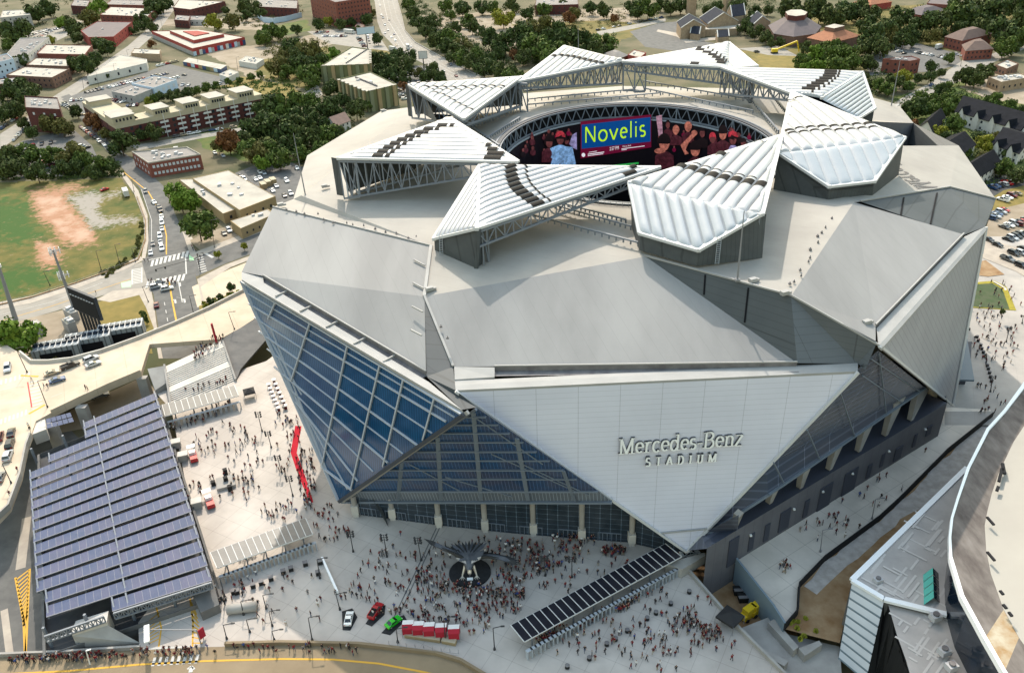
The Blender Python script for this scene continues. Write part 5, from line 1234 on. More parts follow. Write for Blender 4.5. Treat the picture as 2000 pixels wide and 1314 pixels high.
# ---- brick apartment row with cream tops (two wings, balconies, towers)
AH = 13.5
def apartments():
    P = [G(x, y, AH) for x, y in ((160, 199), (224, 243), (512, 184))]
    d1 = (P[2]-P[1]).normalized(); n1 = Vector((-d1.y, d1.x, 0)); n1 = n1 if n1.y > 0 else -n1
    d0 = (P[1]-P[0]).normalized()
    Q1 = [P[1], P[2], P[2]+n1*15, P[1]+n1*15]; w0 = P[0]-P[1]; n0 = Vector((d0.y, -d0.x, 0)); n0 = n0 if n0.x > 0 else -n0
    Q0 = [P[1]+n1*2, P[0], P[0]+n0*15, P[1]+n0*15+n1*3]
    c = (P[1]+P[2])/2; c.z = 0; t = thing('apartment_block', 'long brick apartment row with cream towers and white balconies', 'apartments', c)
    for Q in (Q1, Q0):
        b = MB(); b.prism([(p.x, p.y) for p in Q], 0, AH-3); b.build('wall', 'brick_dark', t)
        b = MB(); b.prism([(p.x, p.y) for p in Q], AH-3, AH); b.build('upper_wall', 'wall_cream', t)
    L = (P[2]-P[1]).length
    for i, (s, wd) in enumerate(((.06, 13), (.30, 10), (.50, 10), (.68, 10), (.88, 11))):
        q = P[1]+d1*(L*s)+n1*7.0; b = MB(); a = math.atan2(d1.y, d1.x)
        b.box((q.x, q.y, AH), wd, 14.5, 3.6, a, 0); b.box((q.x, q.y, AH+3.6), wd+1, 15.4, .5, a, 1); tw = b.build('tower', ['wall_cream', 'flat_white'], t)
        for k in range(5):
            o = bpy.data.objects.new('window', winmesh('window_dark')); COL.objects.link(o); w = P[1]+d1*(L*s+(k-2)*wd/6.2)-n1*.3
            o.location = (w.x, w.y, AH+.9); o.rotation_euler = (0, 0, a); o.scale = (1.1, 1, 1.7); o.parent = tw; 
    for s in (.2, .8):
        q = P[0].lerp(P[1], s)+n0*7; b = MB(); b.box((q.x, q.y, AH), 12, 13, 3.2, math.atan2(d0.y, d0.x)); b.box((q.x, q.y, AH+3.2), 13, 14, .5, math.atan2(d0.y, d0.x), 1); b.build('tower', ['wall_cream', 'flat_white'], t)
    put_windows(t, Vector((P[1].x, P[1].y, 0)), Vector((P[2].x, P[2].y, 0)), .5, AH-3, 18, 3, 1.6, 1.8, 'window_dark')
    put_windows(t, Vector((P[0].x, P[0].y, 0)), Vector((P[1].x, P[1].y, 0)), .5, AH-3, 6, 3, 1.6, 1.8, 'window_dark')
    for s in (.30, .41, .50, .59, .68, .78, .88):
        for f in range(3):
            q = P[1]+d1*(L*s)-n1*.8; b = MB(); a = math.atan2(d1.y, d1.x); b.box((q.x, q.y, 2.6+f*3.1), 5, 1.5, .25, a); b.box((q.x-n1.x*.7, q.y-n1.y*.7, 2.85+f*3.1), 5, .08, 1.0, a)
            b.build('balcony', 'frame_white', t)
        b = MB(); q = P[1]+d1*(L*s)-n1*1.7; b.cyl((q.x, q.y, 0), (q.x, q.y, AH+1), .22, n=6); b.build('balcony_post', 'frame_white', t)
apartments()
block('corner_building', 'dark maroon brick building at the street corner with three square windows', 'building', [(113, 193), (118, 216), (50, 212)], 15, 'brick_dark', 'flat_grey', .8, [(1, 2, 3, 1, dict(z0=10, z1=14, ww=1.5, wh=1.6, key='window_pale'))], None, 5)
block('warehouse', 'white triangular warehouse with a blank white roof', 'warehouse', [(170, 151), (234, 108), (287, 117), (286, 124)], 6, 'wall_white', 'flat_white', .4, [(0, 3, 5, 1, dict(ww=1.6, wh=2.2))])
block('brick_shop', 'tan curved building beside the white warehouse', 'building', [(256, 105), (262, 96), (314, 98), (312, 107)], 6, 'stone_tan', 'flat_white', .5, None, None, 2)
block('red_building', 'red walled building with a purple grey roof and rooftop tank', 'building', [(158, 61), (190, 43), (258, 44), (222, 73), (173, 74)], 9, 'brick_bright', 'roof_purple', .5, [(2, 3, 6, 2)], None, 0)
def mural_school():
    out = [(296, 62), (393, 60), (478, 74), (376, 96)]
    t, P = block('mural_building', 'white roofed courtyard block with red walls and a painted mural', 'building', out, 6, 'brick_bright', 'flat_white', .5, None, None, 6)
    c = sum(P, Vector((0, 0, 0)))/4
    Q = [p.lerp(c, .42) for p in P]; b = MB(); b.prism([(p.x, p.y) for p in Q], 6.05, 9, 0, 1); b.build('upper_storey', ['brick_bright', 'flat_white'], t)
    Q = [p.lerp(c, .72) for p in P]; b = MB(); b.prism([(p.x, p.y) for p in Q], 9.02, 9.8, 0, 0); b.build('light_well', 'brick_bright', t)
    p, q = P[3], P[2]; cols = ['wall_blue', 'brick_bright', 'wall_white', 'paint_blue', 'tent_red', 'wall_blue', 'wall_grey', 'tent_red', 'paint_blue']
    for i in range(18):
        b = MB(); a, e = p.lerp(q, i/18), p.lerp(q, (i+1)/18); b.prism([(a.x, a.y-.15), (e.x, e.y-.15), (e.x, e.y), (a.x, a.y)], 0, 3.6+(i % 3)*.3); b.build('mural_panel', cols[i % 9], t)
    p, q = P[0], P[3]
    b = MB(); b.prism([(p.x-.15, p.y-.15), (q.x-.15, q.y-.15), (q.x, q.y), (p.x, p.y)], 0, 3.5); b.build('mural_panel', 'wall_grey', t)
mural_school()
for i in range(10):   # coloured storage containers in a row
    t_ = i/10; p = (357+t_*74, 121+t_*15)
    P = [G(p[0]+dx, p[1]+dy, 3) for dx, dy in ((0, 0), (7.6, 1.6), (19, -5.8), (11.6, -7.4))]
    col = ['paint_blue', 'brick_bright', 'wall_blue', 'tent_red', 'wall_tan', 'paint_blue', 'wall_green', 'wall_tan', 'wall_blue', 'paint_blue'][i]
    c = sum(P, Vector((0, 0, 0)))/4; c.z = 0
    th_ = thing('storage_container', '%s container, number %s from the left in the row by the parking lot' % (['blue', 'red', 'pale blue', 'bright red', 'tan', 'dark blue', 'green', 'sandy tan', 'sky blue', 'navy'][i], ['one', 'two', 'three', 'four', 'five', 'six', 'seven', 'eight', 'nine', 'ten'][i]), 'container', c, 'storage containers in a row')
    b = MB(); b.prism([(q.x, q.y) for q in P], .15, 3); b.build('body', col, th_); b = MB(); b.prism([(q.x, q.y) for q in P], 3.01, 3.25); b.build('roof', 'flat_white', th_)
block('low_shop', 'low grey flat roofed shop behind the cream apartment towers', 'building', [(218, 180), (262, 189), (300, 174)], 5, 'wall_grey', 'flat_grey', .5, [(0, 1, 4, 1)], None, 3)
block('low_shop', 'grey roofed shop with pale blue bays beside the parking lot', 'building', [(257, 164), (300, 173), (345, 157)], 6, 'wall_blue', 'flat_grey', .5, [(1, 2, 4, 1, dict(ww=2.5, wh=2.5, key='window_pale'))], None, 3)
block('canopy_building', 'pale roofed shed right of the coloured containers', 'shed', [(428, 146), (445, 152), (466, 142)], 4, 'wall_white', 'flat_white', .3)
block('site_office', 'white roofed low building at the right end of the pale yard', 'building', [(466, 120), (500, 126), (515, 116)], 4, 'wall_white', 'flat_white', .3, None, None, 3)
far_blocks = [
 ('brick_shop', 'brown brick shop with white ribbed roof left of the red building', [(72, 106), (166, 108), (180, 90)], 7, 'brick_red', 'flat_white', 5),
 ('brick_shop', 'brick building with a yellowish white roof beside the corner trees', [(52, 128), (134, 131), (150, 117)], 7, 'brick_brown', 'flat_white', 4),
 ('brick_shop', 'brick corner building with tan end wall and white strip roof', [(12, 148), (102, 153), (136, 136)], 8, 'brick_brown', 'flat_white', 4),
 ('brick_shop', 'small grey roofed brick building at the left edge below the trees', [(-10, 167), (50, 160), (30, 152)], 7, 'brick_dark', 'flat_grey', 2),
 ('terrace_block', 'grey roofed apartment block with white window wall at the left edge', [(0, 122), (50, 110), (96, 74), (40, 76)], 10, 'wall_white', 'flat_dark', 6),
 ('pale_block', 'pale blue block cut by the left edge of the photo', [(-30, 130), (26, 116), (14, 106)], 14, 'wall_blue', 'flat_dark', 1),
 ('brick_shop', 'grey walled block with a white roof near the upper left corner', [(0, 36), (60, 30), (50, 20), (6, 22)], 12, 'wall_grey', 'flat_white', 3),
 ('brick_shop', 'brick warehouse with three white roof strips at the top left', [(195, 30), (288, 34), (305, 18)], 8, 'brick_red', 'flat_white', 4),
 ('brick_shop', 'brick warehouse at the very top left behind the avenue trees', [(205, 10), (300, 12), (310, 2)], 8, 'brick_red', 'flat_grey', 3),
 ('brick_shop', 'small brown brick block at the top beside a yellow tree', [(138, 12), (170, 14), (176, 2)], 9, 'brick_dark', 'flat_grey', 2),
 ('brick_shop', 'brown block with white roof on the right of the avenue', [(338, 16), (372, 20), (440, 4), (350, 0)], 10, 'brick_dark', 'flat_white', 3),
 ('brick_shop', 'dark brick shop front beside parked white cars at the top', [(340, 40), (368, 42), (372, 32)], 7, 'brick_dark', 'flat_grey', 1),
 ('garage_row', 'pale row shed with cars in front near the top left', [(368, 40), (400, 40), (402, 33)], 5, 'wall_white', 'flat_grey', 0),
 ('brick_shop', 'brown roofed block at the top edge left of the white curved wall', [(496, 14), (580, 18), (582, 2)], 9, 'brick_dark', 'flat_grey', 3),
 ('depot', 'dark brown truck depot at the top edge above the park trees', [(1045, 12), (1130, 10), (1128, -6)], 9, 'brick_dark', 'flat_grey', 3),
 ('brick_shop', 'dark red hall near the top right edge beyond the trees', [(1810, 8), (1860, 12), (1870, -4)], 10, 'brick_red', 'roof_purple', 0),
 ('brick_shop', 'small white roofed brick shop beside the far right street', [(1944, 128), (1966, 136), (1990, 126), (1968, 118)], 5, 'brick_brown', 'flat_white', 2),
 ('ruin', 'half demolished pale building with a broken edge at the right', [(1930, 152), (1955, 162), (2015, 152), (1990, 144)], 6, 'stone_tan', 'flat_white', 6),
 ('brick_hall', 'orange brick hall with pilasters beside the grey parking lot', [(1724, 117), (1777, 121), (1797, 117), (1780, 111)], 9, 'brick_red', 'roof_purple', 2),
]
for nm, lb, px, h, wm, rm, vn in far_blocks:
    e = max(3, int((G(*px[0], h)-G(*px[1], h)).length/5)); e2 = max(2, int((G(*px[1], h)-G(*px[2], h)).length/5))
    block(nm, lb, 'building', px, h, wm, rm, .6, [(0, 1, min(10, e), max(1, int(h/4))), (1, 2, min(8, e2), max(1, int(h/4)))], None, vn)
block('factory_hall', 'tan walled workshop with a wide pale ribbed roof beside the street trees', 'building', [(376, 349), (446, 333), (538, 384), (468, 411)], 6.5, 'wall_tan', 'flat_white', .2, [(2, 3, 4, 1, dict(z0=1, z1=5, ww=1))], None, 2)
block('factory_lean_to', 'low pale roofed lean-to on the street side of the tan workshop', 'building', [(350, 351), (375, 350), (462, 409), (436, 418)], 5, 'wall_tan', 'flat_white', .2, [(2, 3, 1, 1)])
block('factory_lean_to', 'separate front shed with pale roof and two small windows below the tan workshop', 'building', [(450, 432), (523, 409), (538, 418), (470, 447)], 5, 'wall_tan', 'flat_white', .2, [(3, 2, 5, 1, dict(ww=.8, wh=1))])
block('brick_office', 'two storey brown brick office with white windows and grey roof units', 'building', [(258, 298), (290, 320), (392, 303), (366, 289)], 8, 'brick_red', 'flat_grey', .7, [(0, 1, 5, 2, dict(key='window_pale')), (1, 2, 12, 2, dict(key='window_pale'))], None, 6, 0, 'flat_white')
def hotel(label, px, h, nb):
    t, P = block('hotel_block', label, 'hotel', px, h, 'wall_green', 'flat_white', .7, None, None, 0)
    for (i, j) in ((0, 1), (1, 2), (2, 3), (3, 0)):
        p, q = P[i], P[j]; d = (q-p).normalized(); nn = Vector((d.y, -d.x, 0)); m_ = (p+q)/2; nn = nn if nn.dot(m_-sum(P, Vector((0, 0, 0)))/4) > 0 else -nn
        if nn.dot(CAM-m_) < 0: continue
        n = int((q-p).length/6)
        for k in range(n):
            a = p.lerp(q, (k+.5)/n)+nn*.5; b = MB(); b.box((a.x, a.y, 0), 2.6, 1.4, h+.9, math.atan2(d.y, d.x)); b.box((a.x, a.y, h+.9), 3.2, 2, .3, math.atan2(d.y, d.x), 1); b.build('wall_bay', ['wall_tan' if k % 2 == 0 else 'wall_olive', 'flat_white'], t)
        put_windows(t, Vector((p.x, p.y, 0)), Vector((q.x, q.y, 0)), .5, h-.4, n, 4, .9, 1.6)
    b = MB(); u = P[1]-P[0]; v = P[3]-P[0]; lng, sh = (u, v) if u.length > v.length else (v, u)
    for k in range(nb):
        c = P[0]+lng*(.12+.76*k/nb)+sh*.45; b.box((c.x, c.y, h), 1.1, 1.1, 1.0)
    b.build('roof_vent', 'gutter', t)
hotel('tan and olive hotel block with pale roof, farther of the pair by the highway', [(626, 131), (688, 93), (722, 98), (722, 127)], 13, 16)
hotel('olive green hotel block with bay columns, nearer of the pair behind the stadium', [(660, 157), (723, 142), (776, 167), (716, 181)], 13, 16)
block('tower_block', 'dark red tall office block with rows of windows at the top edge', 'building', [(604, -14), (655, 6), (722, -4), (700, -30)], 24, 'brick_red', 'flat_dark', .6, [(0, 1, 9, 6), (1, 2, 10, 6)])
gabled('white_house', 'small white gabled house among dark trees behind the stadium roof', 'house', [(636, 232), (664, 222), (684, 236)], 5.5, 3, 'wall_white', 'shingle_brown', None, [(0, 3, 2, 2), (2, 3, 3, 2)], axis=0)
block('brick_hut', 'little brown roofed hut beside the billboard', 'hut', [(693, 52), (706, 58), (712, 50)], 4, 'brick_red', 'shingle_brown', .2)
t = thing('curved_wall', 'long white curved wall round a grass lot at the top left', 'wall', G(545, 44, 0)); b = MB(); P = [G(x, y, 0) for x, y in ((504, 36), (515, 44), (535, 46), (560, 42), (590, 34))]
for p, q in zip(P, P[1:]): b.prism([(p.x, p.y), (q.x, q.y), (q.x, q.y+.4), (p.x, p.y+.4)], 0, 5)
b.build('wall', 'wall_blue', t)
# church with slate gables
t = thing('church', 'stone church with slate gables and two pale spires', 'church', G(1385, 60, 0))
def gpart(px, h, rise, wm, rm, axis=0):
    P = [G(x, y, h) for x, y in px]
    P.append(P[0]+P[2]-P[1])
    if axis: P = P[1:]+P[:1]
    m0, m1 = (P[1]+P[2])/2+Vector((0, 0, rise)), (P[3]+P[0])/2+Vector((0, 0, rise)); b = MB(); L = [Vector((p.x, p.y, 0)) for p in P]
    for i in range(4): b.poly([L[i], L[(i+1) % 4], P[(i+1) % 4], P[i]])
    b.poly([P[1], P[2], m0]); b.poly([P[3], P[0], m1]); b.build('wall', wm, t); b = MB(); u_ = Vector((0, 0, .3))
    b.slab([P[0]+u_, P[1]+u_, m0+u_, m1+u_], .25); b.slab([P[3]+u_, P[2]+u_, m0+u_, m1+u_], .25); b.build('roof', rm, t)
    b = MB()
    for a, m_ in ((P[1], m0), (P[2], m0), (P[3], m1), (P[0], m1)): b = MB(); b.beam(a+u_*1.5, m_+u_*1.5, .7, .5); b.build('gable_trim', 'wall_white', t)
gpart([(1322, 44), (1330, 56), (1378, 52)], 9, 6, 'stone_tan', 'shingle_slate'); gpart([(1366, 36), (1382, 48), (1442, 42)], 9, 8, 'stone_tan', 'shingle_slate'); gpart([(1352, 60), (1348, 66), (1366, 68)], 5, 5, 'stone_tan', 'shingle_slate', 1)
gpart([(1420, 26), (1430, 34), (1456, 30)], 10, 8, 'stone_tan', 'shingle_slate', 1); gpart([(1460, 40), (1470, 50), (1505, 44)], 7, 6, 'stone_tan', 'shingle_slate'); gpart([(1398, 66), (1402, 74), (1424, 72)], 5, 4, 'stone_tan', 'shingle_slate', 1)
b = MB(); b.prism([G(1375, 58, 6).xy, G(1440, 56, 6).xy, G(1446, 48, 6).xy, G(1380, 50, 6).xy], 0, 6, 0, 1); b.build('annexe', ['stone_tan', 'flat_white'], t)
for x, y in ((1349, 34), (1420, 24)):
    p = G(x, y, 0); b = MB(); b.box((p.x, p.y, 0), 7, 7, 18, .2, 0); b.cyl((p.x, p.y, 18), (p.x, p.y, 24), 3.4, 3.2, 8, 1); b.cyl((p.x, p.y, 24), (p.x, p.y, 33), 3.8, .2, 8, 2); b.build('spire', ['stone_tan', 'wall_white', 'paint_blue'], t)
# hexagonal and hip-roofed halls on the right
c = G(1548, 62, 8); P8 = [(1502, 50), (1528, 40), (1575, 40), (1603, 52), (1592, 66), (1550, 72), (1512, 66)]
t, P = hipped('round_hall', 'brown many sided hall with a grey shingle roof and pale lantern', 'hall', P8, 8, 8, 'brick_brown', 'roof_purple', .42)
b = MB(); cc = sum(P, Vector((0, 0, 0)))/len(P); b.prism([(cc+(p-cc)*.42).xy for p in P], 16, 20, 0, 1); b.build('lantern', ['brick_dark', 'flat_white'], t)
t, P = hipped('hip_roof_hall', 'hall with an orange tile hip roof beside the round hall', 'hall', [(1577, 74), (1625, 84), (1680, 70), (1625, 60)], 7, 5, 'brick_brown', 'tile_orange', .4)
b = MB(); cc = sum(P, Vector((0, 0, 0)))/len(P); b.prism([(cc+(p-cc)*.38).xy for p in P], 12, 15, 0, 1); b.build('lantern', ['brick_brown', 'flat_white'], t)
hipped('brick_school', 'brown brick house with a wide hip roof by the right street junction', 'house', [(1846, 72), (1880, 80), (1938, 66), (1905, 58)], 8, 5, 'brick_red', 'shingle_brown', .35, None, [(0, 1, 4, 2), (1, 2, 5, 2)])
hipped('brick_school', 'brick wing with brown hip roof in front of the hip roof house', 'house', [(1880, 88), (1886, 100), (1940, 96), (1922, 80)], 7, 4.5, 'brick_red', 'shingle_brown', .3, None, [(1, 2, 6, 2)])
hipped('purple_hall', 'brick houses with a low purple grey roof among trees at the upper right', 'house', [(1766, 24), (1800, 30), (1848, 20), (1810, 14)], 7, 4, 'brick_red', 'roof_purple', .4)
hipped('red_house', 'low house with an orange roof at the top edge right of the round hall', 'house', [(1664, 6), (1700, 10), (1742, 4), (1700, -2)], 6, 4, 'brick_bright', 'tile_orange', .3)
hipped('grey_house', 'grey hip roof house behind the back petal', 'house', [(1178, 106), (1205, 116), (1226, 108), (1198, 100)], 5, 3, 'brick_brown', 'flat_grey', .3)
block('brick_stack', 'red brick block with white roof seen just behind the back petals', 'building', [(1226, 108), (1250, 114), (1262, 104)], 6, 'brick_bright', 'flat_white', .4)
# white row houses with black roofs on the right
def rowhouse(px, h, rise, lb, ax=0, dorm=0):
    t, P = gabled('row_house', lb, 'house', px, h, rise, 'wall_white', 'shingle_dark', 'white row houses at the right', [(0, 1, 7, 2), (3, 0, 2, 2), (1, 2, 2, 2)], .6, ax)
    p, q = P[0], P[1]; d = (q-p).normalized(); nn = Vector((d.y, -d.x, 0)); nn = nn if nn.y < 0 else -nn
    inn = -nn
    for k in range(dorm):
        a = p.lerp(q, (k+.5)/dorm); w_ = 3.2; c0, c1 = a-d*w_/2+nn*1.2, a+d*w_/2+nn*1.2
        b = MB(); z0_, z1_ = h-.2, h+rise*.75; i0, i1 = c0+inn*5, c1+inn*5; mid0 = (c0+c1)/2+Vector((0, 0, z1_-h)); mid1 = mid0+inn*6
        b.poly([Vector((c0.x, c0.y, 0)), Vector((c1.x, c1.y, 0)), c1, mid0, c0], 0); b.poly([Vector((c0.x, c0.y, 0)), c0, i0, Vector((i0.x, i0.y, 0))], 0); b.poly([Vector((c1.x, c1.y, 0)), c1, i1, Vector((i1.x, i1.y, 0))], 0)
        u_ = Vector((0, 0, .25)); b.slab([c0+u_-d*.3+nn*.3, mid0+u_+nn*.3, mid1+u_, i0+u_-d*.3], .2, 1); b.slab([c1+u_+d*.3+nn*.3, mid0+u_+nn*.3, mid1+u_, i1+u_+d*.3], .2, 1)
        b.build('dormer_gable', ['wall_white', 'shingle_dark'], t)
rowhouse([(1866, 218), (2020, 262), (2040, 232)], 7, 5, 'long white row house with black roof and gabled bays, farthest of the group', 0, 5)
rowhouse([(1795, 248), (1822, 258), (1848, 232)], 6, 4.5, 'white house with black roof beside the rusty tree', 1)
rowhouse([(1800, 300), (1850, 318), (1905, 282)], 6, 4.5, 'black roofed house just behind the stadium right corner', 1)
rowhouse([(1862, 336), (1900, 352), (1955, 318)], 6, 4.5, 'black roofed house with white end wall above the dark parking lot', 1)
rowhouse([(1936, 282), (1990, 300), (2030, 268)], 6, 4.5, 'black roofed row house between yellow green trees near the right edge', 0, 2)
# ---- billboards, towers
def billboard(name, lb, x, y, zb, h, wd, hh, ang, post_n=1, face='screen_white'):
    p = G(x, y, 0); t = thing(name, lb, 'billboard', p); ca, sa = math.cos(ang), math.sin(ang)
    b = MB()
    for k in range(post_n):
        o = (k-(post_n-1)/2)*wd/max(1, post_n)*.8; b.cyl((p.x+ca*o, p.y+sa*o, 0), (p.x+ca*o, p.y+sa*o, zb+.5), .45, n=8)
    b.build('post', 'pole_dark', t); b = MB(); b.box((p.x, p.y, zb), wd, 1.0, hh, ang); b.build('frame', 'steel_dark', t)
    b = MB(); b.box((p.x+sa*.55, p.y-ca*.55, zb+.3), wd-.6, .08, hh-.6, ang); b.build('panel', face, t); return t, p
billboard('billboard', 'pale billboard on a single black post beside the highway', 718, 95, 12, 18, 16, 6, .35, 1, 'wall_blue')
billboard('billboard', 'small white billboard beside the highway below the trees', 828, 133, 7, 12, 7, 6, .1, 1, 'wall_white')
t, p = billboard('led_board', 'large black scoreboard hoarding seen from behind on six posts', 186, 652, 8, 20, 17, 9, -.62, 6, 'fence_black')
b = MB()
for k in range(9):
    o = (k-4)*1.7; a = -.62; b.box((p.x+math.cos(a)*o+math.sin(a)*.75, p.y+math.sin(a)*o-math.cos(a)*.75, 14.5), .9, .3, .35, a)
b.build('vent', 'metal_box', t)
# cell tower with two rings of antennas
p = G(150, 616, 0); q = up(p, 103, 488); t = thing('phone_mast', 'tall grey phone mast carrying two rings of white antennas', 'mast', p); b = MB(); b.cyl(p, q, .75, .35, 10); b.build('pole', 'pole_grey', t)
for f in (.62, .98):
    c = p.lerp(q, f); b = MB()
    for k in range(3):
        a = k*2.094+.5; a2 = a+2.094; p0, p1 = c+Vector((math.cos(a)*2.6, math.sin(a)*2.6, 0)), c+Vector((math.cos(a2)*2.6, math.sin(a2)*2.6, 0)); b.beam(p0, p1, .15); b.beam(c, p0, .15)
        for s in (.15, .5, .85): r_ = p0.lerp(p1, s); b.box(r_-Vector((0, 0, 1.1)), .35, .2, 2.2, a, 1)
    b.build('antenna_ring', ['pole_grey', 'pole_white'], t)
p = G(31, 625, 0); q = up(p, -2, 522); t = thing('steel_mast', 'thick tapering steel mast leaning out at the left edge', 'mast', p); b = MB(); b.cyl(p, q, .95, .5, 12); b.build('pole', 'pole_grey', t); b = MB(); b.cyl(q, q+Vector((0, 0, 1.2)), .9, .9, 8); b.build('cap', 'pole_white', t)
# ---- utility shed and chillers beside the bridge
block('utility_shed', 'small stone shed with a cream roof at the foot of the phone mast', 'shed', [(119, 624), (131, 634), (147, 628), (137, 616)], 4, 'wall_grey', 'wall_cream', .1)
block('utility_shed', 'white roofed shed beside the cell mast', 'shed', [(122, 604), (137, 613), (152, 608), (140, 598)], 3.5, 'wall_grey', 'flat_white', .1)
block('utility_shed', 'low white roofed shelter behind the round green tree', 'shed', [(48, 632), (56, 642), (82, 632), (72, 624)], 4, 'wall_grey', 'flat_white', .1)
for i, (x, y) in enumerate(((120, 700), (180, 683), (243, 664))):
    p = G(x, y, 0); a = .28; t = thing('cooling_unit', '%s of three grey cooling units beside the curved bridge parapet' % ['leftmost', 'middle', 'rightmost'][i], 'cooling unit', p, 'cooling units by the bridge')
    b = MB(); b.box((p.x, p.y, 1), 15, 6.5, 5, a); b.build('casing', 'louvre', t)
    b = MB(); b.box((p.x, p.y, 0), 13, 5, 1, a); b.box((p.x+.8, p.y-3.3, 1.2), 10, .2, 3.2, a); b.build('louvre', 'void_dark', t)
    for k in range(8):
        o = (k-3.5)*1.8; c = Vector((p.x+math.cos(a)*o, p.y+math.sin(a)*o, 6)); b = MB(); b.cyl(c, c+Vector((0, 0, .7)), .8, .75, 10); b.build('fan_cowl', 'dome_glass', t)
    b = MB()
    for k in range(9): o = (k-4)*1.8; c = Vector((p.x+math.cos(a)*o, p.y+math.sin(a)*o, 6.05)); b.beam(c+Vector((-math.sin(a)*3, math.cos(a)*3, 0)), c-Vector((-math.sin(a)*3, math.cos(a)*3, 0)), .25, .3)
    b.build('rib', 'frame_white', t)
# ---- domed arena at the lower right, cut by the frame
RZ = 30.0
t = thing('domed_arena', 'huge domed arena cut by the right edge, cream roof inside a brown ring', 'arena', G(1960, 1000, 0))
outer = [(2060, 690), (2000, 745), (1960, 800), (1927, 836), (1889, 911), (1869, 970), (1857, 1010), (1853, 1048), (1854, 1087), (1876, 1163), (1919, 1242), (1957, 1308), (2010, 1390)]
mid_ = [(2067, 694), (2006, 750), (1965, 803), (1933, 838), (1895, 912), (1874, 972), (1862, 1011), (1858, 1048), (1860, 1086), (1883, 1161), (1926, 1240), (1964, 1306), (2018, 1387)]
inner = [(2090, 770), (2040, 800), (2002, 829), (1980, 862), (1950, 925), (1937, 964), (1928, 1000), (1923, 1026), (1926, 1075), (1935, 1120), (1960, 1190), (1990, 1245), (2050, 1330)]
O_ = [G(x, y, RZ+.8) for x, y in outer]; Mi = [G(x, y, RZ+.5) for x, y in mid_]; I_ = [G(x, y, RZ) for x, y in inner]; cx = Vector((150, 95, 0))
b = MB(); b1 = MB(); b2 = MB(); b3 = MB()
for i in range(len(O_)-1):
    b.add([O_[i], O_[i+1], Mi[i+1], Mi[i], O_[i]-Vector((0, 0, 1.2)), O_[i+1]-Vector((0, 0, 1.2)), Mi[i+1]-Vector((0, 0, 1)), Mi[i]-Vector((0, 0, 1))], [(0, 1, 2, 3), (0, 1, 5, 4), (3, 2, 6, 7)])
    b1.add([Mi[i]-Vector((0, 0, .5)), Mi[i+1]-Vector((0, 0, .5)), I_[i+1], I_[i]], [(0, 1, 2, 3)], 1 if i == 10 or i == 9 and False else 0)
    j0, j1 = Mi[i]+(cx-Mi[i]).normalized()*1.5, Mi[i+1]+(cx-Mi[i+1]).normalized()*1.5
    b2.poly([Vector((j0.x, j0.y, 0)), Vector((j1.x, j1.y, 0)), Vector((j1.x, j1.y, RZ-1.6)), Vector((j0.x, j0.y, RZ-1.6))])
    for k in range(4):
        z0_, z1_ = [RZ+.05, RZ+5, RZ+8.5, RZ+10.5, RZ+11][k:k+2]; f0, f1 = [0, .3, .6, .85, 1][k:k+2]
        a0, a1 = I_[i].lerp(Vector((cx.x+40, cx.y+10, 0)), f0), I_[i+1].lerp(Vector((cx.x+40, cx.y+10, 0)), f0); c0, c1 = I_[i].lerp(Vector((cx.x+40, cx.y+10, 0)), f1), I_[i+1].lerp(Vector((cx.x+40, cx.y+10, 0)), f1)
        b3.add([Vector((a0.x, a0.y, z0_)), Vector((a1.x, a1.y, z0_)), Vector((c1.x, c1.y, z1_)), Vector((c0.x, c0.y, z1_))], [(0, 1, 2, 3)])
    b2.poly([Mi[i]-Vector((0, 0, 1.5)), Mi[i+1]-Vector((0, 0, 1.5)), j1+Vector((0, 0, -1.6)), j0+Vector((0, 0, -1.6))])
b.build('rim', 'sign_white', t); b1.build('gutter_roof', ['dome_brown', 'dome_rust'], t); b2.build('glass_wall', 'dome_glass', t); b3.build('dome_roof', 'dome_white', t)
b = MB()
for i in (8, 9, 10):
    p = Mi[i].lerp(Mi[i+1], .5); j = p+(cx-p).normalized()*1.0; b.beam(Vector((j.x-.6, j.y-.6, 0)), Vector((j.x+4, j.y-.2, RZ-2)), 1.2, .5)
b.build('glass_frame', 'wall_blue', t)
for x, y in ((1934, 1018), (1935, 1087), (1956, 1158), (1962, 1185), (1973, 1200)):
    p = G(x, y, RZ+1.6); b = MB(); b.box(p, .45, 2.2 if y < 1100 else .9, .3, .1); b.build('roof_slot', 'fence_black', t)
b = MB(); 
for (x, y), (x2, y2) in (((1958, 905), (1962, 925)), ((1951, 940), (1957, 915)), ((1947, 958), (1950, 950))): b.beam(G(x, y, RZ+1.5), G(x2, y2, RZ+1.5), .6, .4)
b.build('roof_slot', 'fence_black', t)
# ---- annexe with silver striped wall and a torn black side
t = thing('annexe_building', 'low grey roofed annexe with silver striped wall beside the domed arena', 'building', G(1720, 1230, 0)); NZ = 18.0
R1 = [G(x, y, NZ) for x, y in ((1664, 1134), (1726, 1171), (1848, 1201), (1858, 1110), (1862, 1000), (1888, 915))]
b = MB(); b.prism([p.xy for p in R1], 0, NZ-.02, 0, 0); b.build('wall', 'concrete_dark', t)
b = MB(); b.poly([p+Vector((0, 0, .02)) for p in R1]); b.build('roof', 'annex_roof', t)
R2 = [G(x, y, NZ-1) for x, y in ((1734, 1178), (1849, 1205), (1900, 1330), (1915, 1380), (1795, 1380), (1770, 1290), (1752, 1240))]
b = MB(); b.prism([p.xy for p in R2], 0, NZ-1, 0, 0); b.build('wall', 'torn_black', t)
b = MB(); b.poly([p+Vector((0, 0, .03)) for p in R2]); b.build('roof', 'annex_roof', t)
b = MB()
